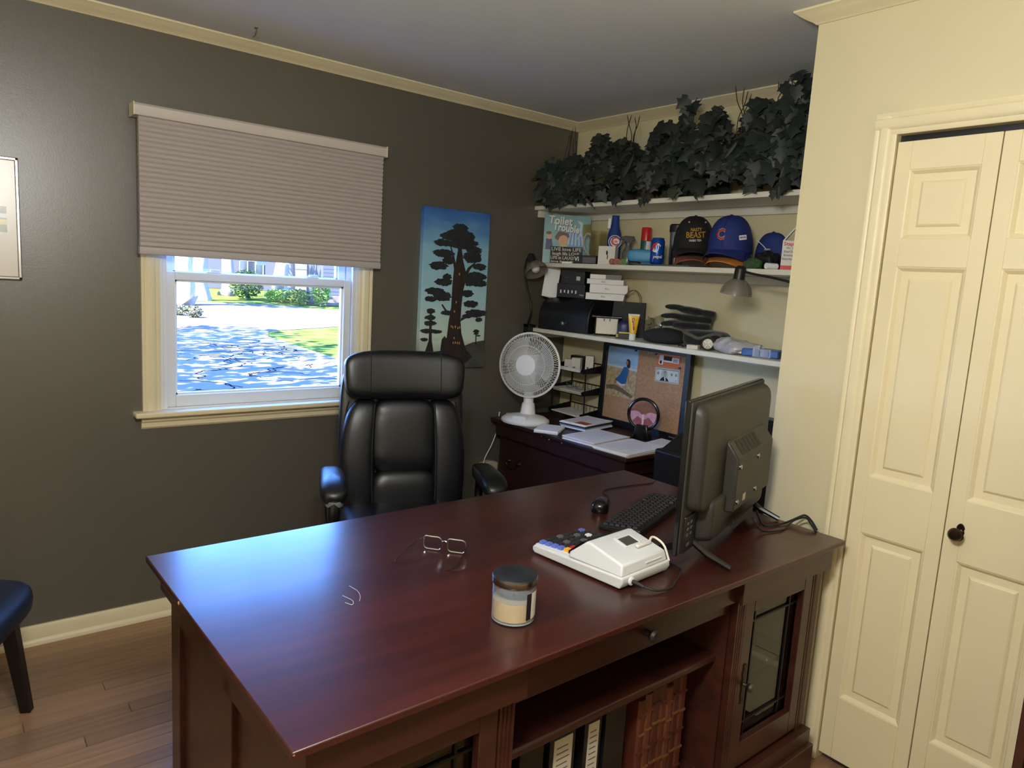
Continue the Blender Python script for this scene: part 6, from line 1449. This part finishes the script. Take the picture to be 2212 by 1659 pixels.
# ---- plastic wrapped parcel
M_bag = milky('poly_bag', (206, 206, 216), 0.72); M_bag2 = milky('poly_bag_clear', (220, 222, 230), 0.42)
pp_ = thing('poly_parcel', 'blue parcel half wrapped in crinkled clear plastic at the shelf edge', 'parcel', (-0.205, -1.412, S3), math.radians(-74))
B(-0.02, 0.135, -0.055, 0.055, 0.002, 0.034).build('blue_sleeve', mat('parcel_blue', (70, 108, 176), 0.4, var=(16, 0.25)), pp_, bevel=0.006)
def wrapf(u, v, s=1.0):
    a = 2 * PI * v; x = -0.15 + 0.20 * u
    r = 0.5 + 0.5 * math.sin(PI * min(1, u * 1.15 + 0.1))
    k = 1 + 0.16 * math.sin(9 * u + 3 * math.cos(a)) + 0.10 * math.sin(17 * u + 5 * v * 6)
    return (x, 0.070 * r * k * math.cos(a), max(0.001, 0.032 + 0.036 * r * k * math.sin(a)))
MB().sheet(wrapf, 22, 26).build('wrap', M_bag, pp_, fix=False, angle=28)
MB().sheet(lambda u, v: (0.03 + 0.075 * u, -0.058 - 0.004 * math.sin(12 * u), 0.002 + 0.036 * v), 8, 6).build('clear_wrap', M_bag2, pp_, fix=False)
B(-0.10, -0.02, -0.04, 0.03, 0.008, 0.030).build('folded_slip', M_paper, pp_)
block('clear_tray', 'flat grey tray of papers behind the wrapped parcel', 'tray', (-0.056, -1.46, S3), math.radians(-90), 0.26, 0.07, 0.018, mat('tray_beige', (150, 142, 124), 0.6))
block('remote_control', 'small black remote control at the end of the blue parcel', 'remote control', (-0.170, -1.590, S3), math.radians(-35), 0.070, 0.032, 0.020, M_blackg, 0.005)
# ---- dark strap with white bag hanging by the closet corner
st = thing('hanging_bag', 'dark cloth bag with pale base hanging from brown hook by closet corner', 'bag', (-0.250, -1.640, S3), 0)
def drape(u, v, z0=0.03, z1=0.225, r0=0.036, r1=0.008):
    a = 2 * PI * u; r = r0 + (r1 - r0) * v ** 0.7; k = 1 + 0.22 * math.sin(4 * a) * (1 - v)
    return (r * k * math.cos(a) * 0.7 + 0.006 * v, r * k * math.sin(a) - 0.02 * (v - 0.5) ** 2, z0 + (z1 - z0) * v)
MB().sheet(lambda u, v: drape(u, v, 0.075, 0.225, 0.027), 24, 10).build('dark_cloth', mat('dark_grey_cloth', (52, 52, 56), 0.85), st)
MB().sheet(lambda u, v: drape(u, v, 0.002, 0.085, 0.044, 0.026), 24, 8).build('pale_base', mat('pale_cloth', (196, 196, 204), 0.7), st)
MB().tube(smooth([(0.005, 0.0, 0.22), (0.003, 0.006, 0.235), (0.0, 0.016, 0.236), (-0.002, 0.020, 0.222)], 4), 0.008, 8).build('hook', mat('brown_hook', (120, 98, 84), 0.5), st)

# ================================================================== CLIP-ON GOOSENECK LAMPS
def clip_lamp(label, base, neck, head, axis, bulb):
    t = thing('clip_lamp', label, 'lamp', base, 0)
    b = MB(); b.box(-0.022, 0.030, -0.024, 0.024, 0.0, 0.018).box(-0.022, 0.030, -0.02, 0.02, -0.042, -0.023).box(-0.022, 0.0135, -0.022, 0.022, -0.042, 0.018)
    b.build('clamp', M_black, t, bevel=0.002, fix=False)
    o = Vector(base); pts = smooth([Vector(p) - o for p in neck], 6)
    MB().tube(pts, 0.0052, 8).build('gooseneck', M_black, t)
    hq = Vector(axis).normalized().to_track_quat('Z', 'Y').to_matrix().to_4x4(); Mh = tr(*(Vector(head) - o)) @ hq
    MB().lathe([(0.0, -0.012), (0.014, -0.010), (0.0225, 0.0), (0.0235, 0.045), (0.026, 0.05)], 24, Mh).build('socket', M_black, t)
    sh = [(0.025, 0.044), (0.036, 0.052), (0.052, 0.068), (0.062, 0.088), (0.066, 0.108)]
    MB().lathe(sh, 32, Mh, cap=False).build('shade', smoky, t, fix=False)
    MB().lathe([(0.012, 0.045), (0.014, 0.06), (0.023, 0.078), (0.024, 0.09), (0.016, 0.103), (0, 0.107)], 20, Mh).build('bulb', mat('frosted_bulb', (214, 212, 206), 0.4), t)
    return t
smoky = bpy.data.materials.new('smoky_shade'); smoky.use_nodes = True
p_n = smoky.node_tree.nodes['Principled BSDF']; p_n.inputs['Base Color'].default_value = lin((120, 112, 102)); p_n.inputs['Roughness'].default_value = 0.16; p_n.inputs['Alpha'].default_value = 0.72
clip_lamp('black gooseneck clip lamp with smoky shade at the shelf end near the window', (-0.310, -0.034, S3),
          [(-0.325, -0.036, S3 + 0.012), (-0.345, -0.075, S3 + 0.05), (-0.355, -0.098, 1.382), (-0.36, -0.05, 1.509), (-0.36, -0.026, 1.577), (-0.368, -0.046, 1.645), (-0.376, -0.085, 1.668)],
          (-0.378, -0.095, 1.668), (-0.02, -0.50, -0.72), None)
clip_lamp('black gooseneck clip lamp with smoky shade reaching over the closet end', (-0.310, -1.70, S3),
          [(-0.322, -1.70, S3 + 0.012), (-0.335, -1.705, S3 + 0.12), (-0.345, -1.70, 1.52), (-0.355, -1.672, 1.578), (-0.36, -1.60, 1.598), (-0.36, -1.50, 1.612), (-0.36, -1.445, 1.622)],
          (-0.36, -1.430, 1.634), (0.02, 0.12, -1.0), None)

# ================================================================== IVY PLANTS on the highest shelf
M_ivy = [mat('ivy_%d' % i, c, 0.55, rnd=0.35) for i, c in enumerate(((34, 43, 38), (28, 37, 34), (44, 52, 38), (40, 41, 42)))]
M_twig = mat('dark_twig', (58, 44, 34), 0.8)
M_bask = mat('dark_basket', (44, 40, 38), 0.8, var=(20, 0.3, (1, 1, 4)), bump=(60, 0.5, (1, 1, 3)))
def ivy_leaf_mesh(name, m, long=False):
    if long: o = [(0, 0), (0.10, 0.2), (0.13, 0.5), (0.07, 0.8), (0, 1.0), (-0.07, 0.8), (-0.13, 0.5), (-0.10, 0.2)]
    else: o = [(0, 0.0), (0.22, -0.10), (0.46, 0.10), (0.30, 0.30), (0.52, 0.52), (0.24, 0.62), (0.0, 1.0), (-0.24, 0.62), (-0.52, 0.52), (-0.30, 0.30), (-0.46, 0.10), (-0.22, -0.10)]
    vs = [(0, 0.4, 0.0)] + [(x, y, -0.22 * abs(x) - 0.10 * (y - 0.4) ** 2) for x, y in o]; n = len(o)
    me = bpy.data.meshes.new(name); me.from_pydata(vs, [], [(0, i + 1, (i + 1) % n + 1) for i in range(n)]); me.materials.append(m)
    for p in me.polygons: p.use_smooth = True
    return me
LM = [ivy_leaf_mesh('leaf', m) for m in M_ivy]; LL = [ivy_leaf_mesh('leaf', m, True) for m in M_ivy[:2]]
PY = (-0.24, -0.55, -1.05, -1.55)
def inside(p): return -0.40 < p.x < -0.05 and YJ + 0.07 < p.y < -0.02 and not any(abs(p.x + 0.17) < 0.13 and abs(p.y - q) < 0.13 and p.z < S1 + 0.19 for q in PY) and S1 + 0.02 < p.z < ZC - 0.03
def plant(label, y, a, h, seed, n_obj, n_fill, basket, longleaf=0.1, xk=-0.17):
    rg = random.Random(seed); t = thing('ivy_plant', label, 'plant', (xk, y, S1), 0, 'artificial ivy plants'); O = Vector((xk, y, S1))
    if basket == 'box': B(-0.075, 0.075, -0.10, 0.10, 0, 0.125).build('planter', M_bask, t, bevel=0.006)
    else: MB().lathe([(0.06, 0), (0.065, 0.01), (0.088, 0.13), (0.092, 0.14), (0.080, 0.14), (0.07, 0.10), (0.0, 0.10)], 24).build('planter', M_bask, t)
    def spot(front_bias):
        for _ in range(60):
            th = rg.uniform(0, 2 * PI); rr = math.sqrt(rg.uniform(0.25, 1.0)); q = Vector((0.19 * rr * math.cos(th), a * rr * math.sin(th), 0))
            top = h * (1 - 0.75 * (abs(q.y) / a) ** 1.7) * (0.75 + 0.25 * math.sin(q.y * 40 + seed)); q.z = top * (rg.uniform(0.0, 1.0) ** 0.75)
            if front_bias and q.x > -0.02 and q.z < top * 0.75: continue
            if inside(O + q) and (q.z > 0.10 or q.x + xk < -0.325): return q
        return Vector((-0.1, 0, 0.2))
    def orient(q):
        n = Vector((-1.0 + rg.uniform(-0.6, 0.5), rg.uniform(-0.8, 0.4) - 0.25, rg.uniform(-0.2, 0.8))).normalized()
        d = Vector((rg.uniform(-0.4, 0.3), rg.uniform(-0.7, 0.7), -1.0 + rg.uniform(0, 0.7)))
        d = (d - n * d.dot(n)).normalized(); x = d.cross(n)
        return Matrix(((x.x, d.x, n.x), (x.y, d.y, n.y), (x.z, d.z, n.z)))
    for i in range(n_obj):
        q = spot(True); q.x = min(q.x, -0.06 - rg.uniform(0, 0.09)); s = rg.uniform(0.045, 0.078)
        if q.z < 0.10 and q.x + xk > -0.325: q.z = 0.10 + rg.uniform(0, 0.05)
        lng = rg.random() < longleaf
        if lng and q.z < 0.18 and q.x + xk > -0.325: q.z = 0.18 + rg.uniform(0, 0.05)
        o = bpy.data.objects.new('leaf', rg.choice(LL if lng else LM)); COL.objects.link(o); o.parent = t
        o.matrix_local = tr(*q) @ orient(q).to_4x4() @ Matrix.Diagonal((s * (1.0 if not lng else 1.1), s * (1 if not lng else 1.9), s, 1))
    fo = MB()
    base = [v.co.copy() for v in LM[0].vertices]; fs = [tuple(p.vertices) for p in LM[0].polygons]
    for i in range(n_fill):
        q = spot(False); s = rg.uniform(0.05, 0.085); R3 = orient(q)
        fo.add([q + R3 @ (v * s) for v in base], fs)
    f = fo.build('foliage', M_ivy[1], t, fix=False); f['kind'] = 'stuff'
    st = MB()
    for k in range(9):
        q = spot(False); st.tube(smooth([(0, 0, 0.12), (q.x * 0.5, q.y * 0.5, 0.12 + q.z * 0.6), tuple(q)], 4), 0.0025, 5)
    st.build('stem', M_twig, t)
    return t
def twigs(t, items):
    for k, pts in enumerate(items): MB().tube(smooth(pts, 4), [0.0028] + [0.0022] * (4 * (len(pts) - 1) - 1) + [0.001], 5).build('twig', M_twig, t)
p1 = plant('spreading dark ivy in a round pot by the window wall', -0.24, 0.26, 0.27, 5, 60, 300, 'pot')
p2 = plant('rounded ivy with pale strap leaves, second from the window wall', -0.55, 0.32, 0.36, 6, 80, 380, 'pot', 0.25)
p3 = plant('tall dark ivy in a square planter, second from the closet side', -1.05, 0.36, 0.44, 7, 95, 460, 'box')
p4 = plant('ivy climbing almost to the ceiling beside the closet side', -1.55, 0.29, 0.50, 8, 85, 460, 'pot', 0.15)
def tw(base, n, seed, sp=0.05, hh=0.10):
    rg = random.Random(seed); out = []
    for k in range(n):
        b = Vector(base) + Vector((rg.uniform(-0.02, 0.02), rg.uniform(-sp, sp), 0)); d = Vector((rg.uniform(-0.02, 0.02), rg.uniform(-0.05, 0.05), hh * rg.uniform(0.6, 1.0)))
        out.append([b - Vector((0, 0, 0.08)), b, b + d * 0.5 + Vector((0, rg.uniform(-0.015, 0.015), 0)), b + d])
    return out
twigs(p1, tw((-0.06, 0.05, 0.24), 5, 1, 0.04, 0.18)); twigs(p2, tw((-0.06, -0.08, 0.32), 4, 2, 0.05, 0.11)); twigs(p3, tw((-0.05, 0.06, 0.38), 4, 3, 0.05, 0.08)); twigs(p3, tw((-0.05, -0.20, 0.33), 4, 4, 0.03, 0.14)); twigs(p4, tw((-0.06, 0.06, 0.38), 5, 5, 0.06, 0.08))
# strands dropping over the shelf edge
for t, y, z in ((p2, -0.10, 0.02), (p3, 0.22, 0.0), (p4, 0.02, 0.0)):
    st = MB(); st.tube(smooth([(-0.10, y, 0.10), (-0.135, y + 0.01, 0.04), (-0.142, y, -0.02 + z), (-0.14, y, -0.035 + z)], 4), 0.0016, 5); st.build('strand', M_twig, t)
    for k in range(3):
        o = bpy.data.objects.new('leaf', LM[k % 4]); COL.objects.link(o); o.parent = t
        o.matrix_local = tr(-0.145 - 0.004 * k, y + (k - 1) * 0.018, 0.012 + z - 0.008 * k) @ Matrix(((0, 0.15, -1), (1, 0, 0), (0, -1, -0.1))).to_4x4() @ Matrix.Diagonal((0.04, 0.04, 0.04, 1))

# ================================================================== ON THE WINDOW WALL
# ---- tall canvas of a dark tree
cv0, cv1, ct, cbt = -1.0342, -0.6243, 1.8714, 1.0675
cv = thing('canvas_painting', 'tall canvas painting of a dark giant tree under blue sky', 'painting', ((cv0 + cv1) / 2, 0, cbt), 0)
CWd, CH = cv1 - cv0, ct - cbt
def sky_canvas():
    m = bpy.data.materials.new('painted_sky'); m.use_nodes = True; nt = m.node_tree; p = nt.nodes['Principled BSDF']
    tc = nt.nodes.new('ShaderNodeTexCoord'); sp = nt.nodes.new('ShaderNodeSeparateXYZ'); nt.links.new(tc.outputs['Object'], sp.inputs[0])
    n = nt.nodes.new('ShaderNodeTexNoise'); n.inputs['Scale'].default_value = 6; mp = nt.nodes.new('ShaderNodeMapping'); mp.inputs['Scale'].default_value = (1, 1, 3)
    nt.links.new(tc.outputs['Object'], mp.inputs[0]); nt.links.new(mp.outputs[0], n.inputs['Vector'])
    ma = nt.nodes.new('ShaderNodeMath'); ma.operation = 'MULTIPLY_ADD'; ma.inputs[1].default_value = 0.14; nt.links.new(n.outputs['Fac'], ma.inputs[0]); nt.links.new(sp.outputs['Z'], ma.inputs[2])
    mr = nt.nodes.new('ShaderNodeMapRange'); mr.inputs[1].default_value = 0.07; mr.inputs[2].default_value = CH + 0.07; nt.links.new(ma.outputs[0], mr.inputs[0])
    r = nt.nodes.new('ShaderNodeValToRGB'); e = r.color_ramp.elements; e[0].position = 0.0; e[0].color = lin((110, 118, 112)); e[1].position = 1.0; e[1].color = lin((44, 92, 162))
    for pos, c in ((0.18, (204, 222, 208)), (0.45, (166, 208, 220)), (0.75, (134, 184, 212)), (0.92, (72, 124, 186))):
        q = e.new(pos); q.color = lin(c)
    nt.links.new(mr.outputs[0], r.inputs[0]); nt.links.new(r.outputs[0], p.inputs['Base Color']); p.inputs['Roughness'].default_value = 0.6; return m
B(-CWd / 2, CWd / 2, -0.034, -0.001, 0, CH).build('canvas', sky_canvas(), cv, bevel=0.002)
def cvp(x, y):          # from picture measurements (0..600 across, 0..1440 down)
    return (-CWd / 2 + CWd * (x - 170 + 25 * (y - 100) / 1440) / 603, CH * (1 - (y - 85) / 1480))
def art(poly, m, lv, nm): return MB().flat([cvp(*p) for p in poly], front(0, -0.0345 - lv * 0.00025, 0)).build(nm, m, cv, fix=False)
M_tree = mat('painted_foliage', (38, 42, 44), 0.6, var=(45, 0.35)); M_trk = mat('painted_trunk', (46, 34, 32), 0.6, var=(20, 0.4, (3, 1, 0.6))); M_hill = mat('painted_hill', (72, 74, 66), 0.6, var=(14, 0.35)); M_win = mat('painted_windows', (198, 150, 84), 0.6)
art([(137, 1440), (330, 1440), (520, 1400), (640, 1350), (760, 1330), (760, 1600), (137, 1600)], M_hill, 1, 'hill')
art([(137, 1450), (260, 1440), (340, 1430), (600, 1440), (640, 1500), (560, 1570), (137, 1600)], mat('painted_dark_ground', (34, 34, 36), 0.6), 2, 'dark_ground')
rg = random.Random(9)
art([(440, 640), (430, 800), (425, 1000), (405, 1150), (392, 1300), (345, 1400), (320, 1490), (610, 1490), (565, 1390), (528, 1260), (516, 1140), (520, 1000), (532, 850), (562, 700), (525, 560), (500, 400), (480, 400), (458, 560)], M_trk, 3, 'trunk')
for b in ([(430, 1020), (400, 1060), (345, 980), (335, 990), (395, 1090), (430, 1080)], [(520, 1110), (560, 1090), (620, 1070), (622, 1080), (560, 1115), (515, 1145)], [(440, 640), (420, 520), (400, 430), (408, 428), (440, 520), (465, 640)], [(530, 700), (570, 620), (640, 560), (646, 566), (590, 640), (560, 720)]): art(b, M_trk, 3.4, 'branch')
blobs = [(490, 250, 75, 40), (480, 310, 110, 50), (400, 340, 90, 40), (340, 405, 90, 32), (560, 330, 70, 50), (605, 385, 58, 30), (490, 400, 110, 55), (620, 450, 78, 38), (340, 500, 95, 36), (610, 520, 90, 55), (680, 605, 70, 34), (300, 620, 85, 40), (390, 560, 55, 45), (640, 700, 108, 42), (680, 765, 75, 36), (590, 745, 48, 55), (350, 770, 78, 36), (280, 862, 92, 36), (340, 905, 88, 46), (238, 935, 55, 26), (570, 870, 58, 36), (610, 972, 68, 36), (660, 1062, 98, 40), (572, 1092, 48, 22), (690, 1125, 34, 22), (378, 1062, 48, 22), (380, 720, 40, 30)]
for i, (x, y, a, b) in enumerate(blobs):
    art(ell(x, y, a, b, 34, 0.17, rg), M_tree, 4 + 0.12 * i, 'foliage_mass')
for i, (x, y, a, b) in enumerate(((242, 1050, 40, 24), (236, 1110, 50, 22), (236, 1165, 60, 24), (230, 1238, 76, 22), (300, 1245, 48, 18), (188, 1320, 34, 18), (668, 1240, 30, 18), (668, 1265, 26, 10), (690, 1285, 22, 8))): art(ell(x, y, a, b, 24, 0.18, rg), M_tree, 8 + 0.1 * i, 'foliage_mass')
art([(232, 1060), (248, 1060), (256, 1330), (275, 1450), (190, 1460), (228, 1330)], M_trk, 7.6, 'trunk'); art([(664, 1250), (672, 1250), (674, 1370), (662, 1370)], M_trk, 7.6, 'trunk')
art([(345, 1320), (372, 1285), (392, 1320), (392, 1420), (335, 1420)], M_trk, 7.7, 'turret')
for x, y in ((430, 1195), (445, 1205), (468, 1200), (492, 1212), (508, 1205), (460, 1310), (452, 1355), (472, 1355), (492, 1358), (510, 1360), (492, 690), (470, 960), (455, 1050)): art([(x - 5, y - 14), (x + 4, y - 14), (x + 4, y + 8), (x - 5, y + 8)], M_win, 9.6, 'lit_window')
# ---- framed print at the far left
fp = thing('framed_print', 'pale matted landscape print in a thin silver frame', 'framed picture', (-2.95, 0, 1.4246), 0)
fw, fh = 0.474, 0.4315
B(-fw / 2 + 0.006, fw / 2 - 0.006, -0.014, -0.002, 0.006, fh - 0.006).build('mat_board', mat('mat_board', (206, 196, 184), 0.7), fp)
f = MB()
f.box(-fw / 2, -fw / 2 + 0.012, -0.022, -0.001, 0, fh).box(fw / 2 - 0.012, fw / 2, -0.022, -0.001, 0, fh).box(-fw / 2, fw / 2, -0.022, -0.001, 0, 0.012).box(-fw / 2, fw / 2, -0.022, -0.001, fh - 0.012, fh)
f.build('frame', mat('silver_frame', (176, 172, 172), 0.25, metal=0.7), fp, fix=False, bevel=0.003)
pz0, pz1 = 0.168, 0.258
pn = B(-0.197, 0.197, -0.0148, -0.014, pz0, pz1).build('print', mat('print_sky', (186, 196, 200), 0.5), fp)
def lay(z0, z1, c, k, nm): B(-0.197, 0.197, -0.0152 - 0.0002 * k, -0.0148, z0, z1).build(nm, mat('print_' + nm, c, 0.5, var=(40, 0.25)), pn)
lay(pz0, pz0 + 0.03, (96, 112, 76), 0, 'meadow'); lay(pz0 + 0.026, pz0 + 0.045, (176, 170, 84), 1, 'field'); lay(pz0 + 0.045, pz0 + 0.050, (92, 72, 66), 2, 'fence'); lay(pz1 - 0.025, pz1, (70, 80, 72), 1, 'tree_line')
B(-fw / 2 + 0.012, fw / 2 - 0.012, -0.0185, -0.0175, 0.012, fh - 0.012).build('glazing', glass_mat('matte_glazing', rough=0.3), fp)
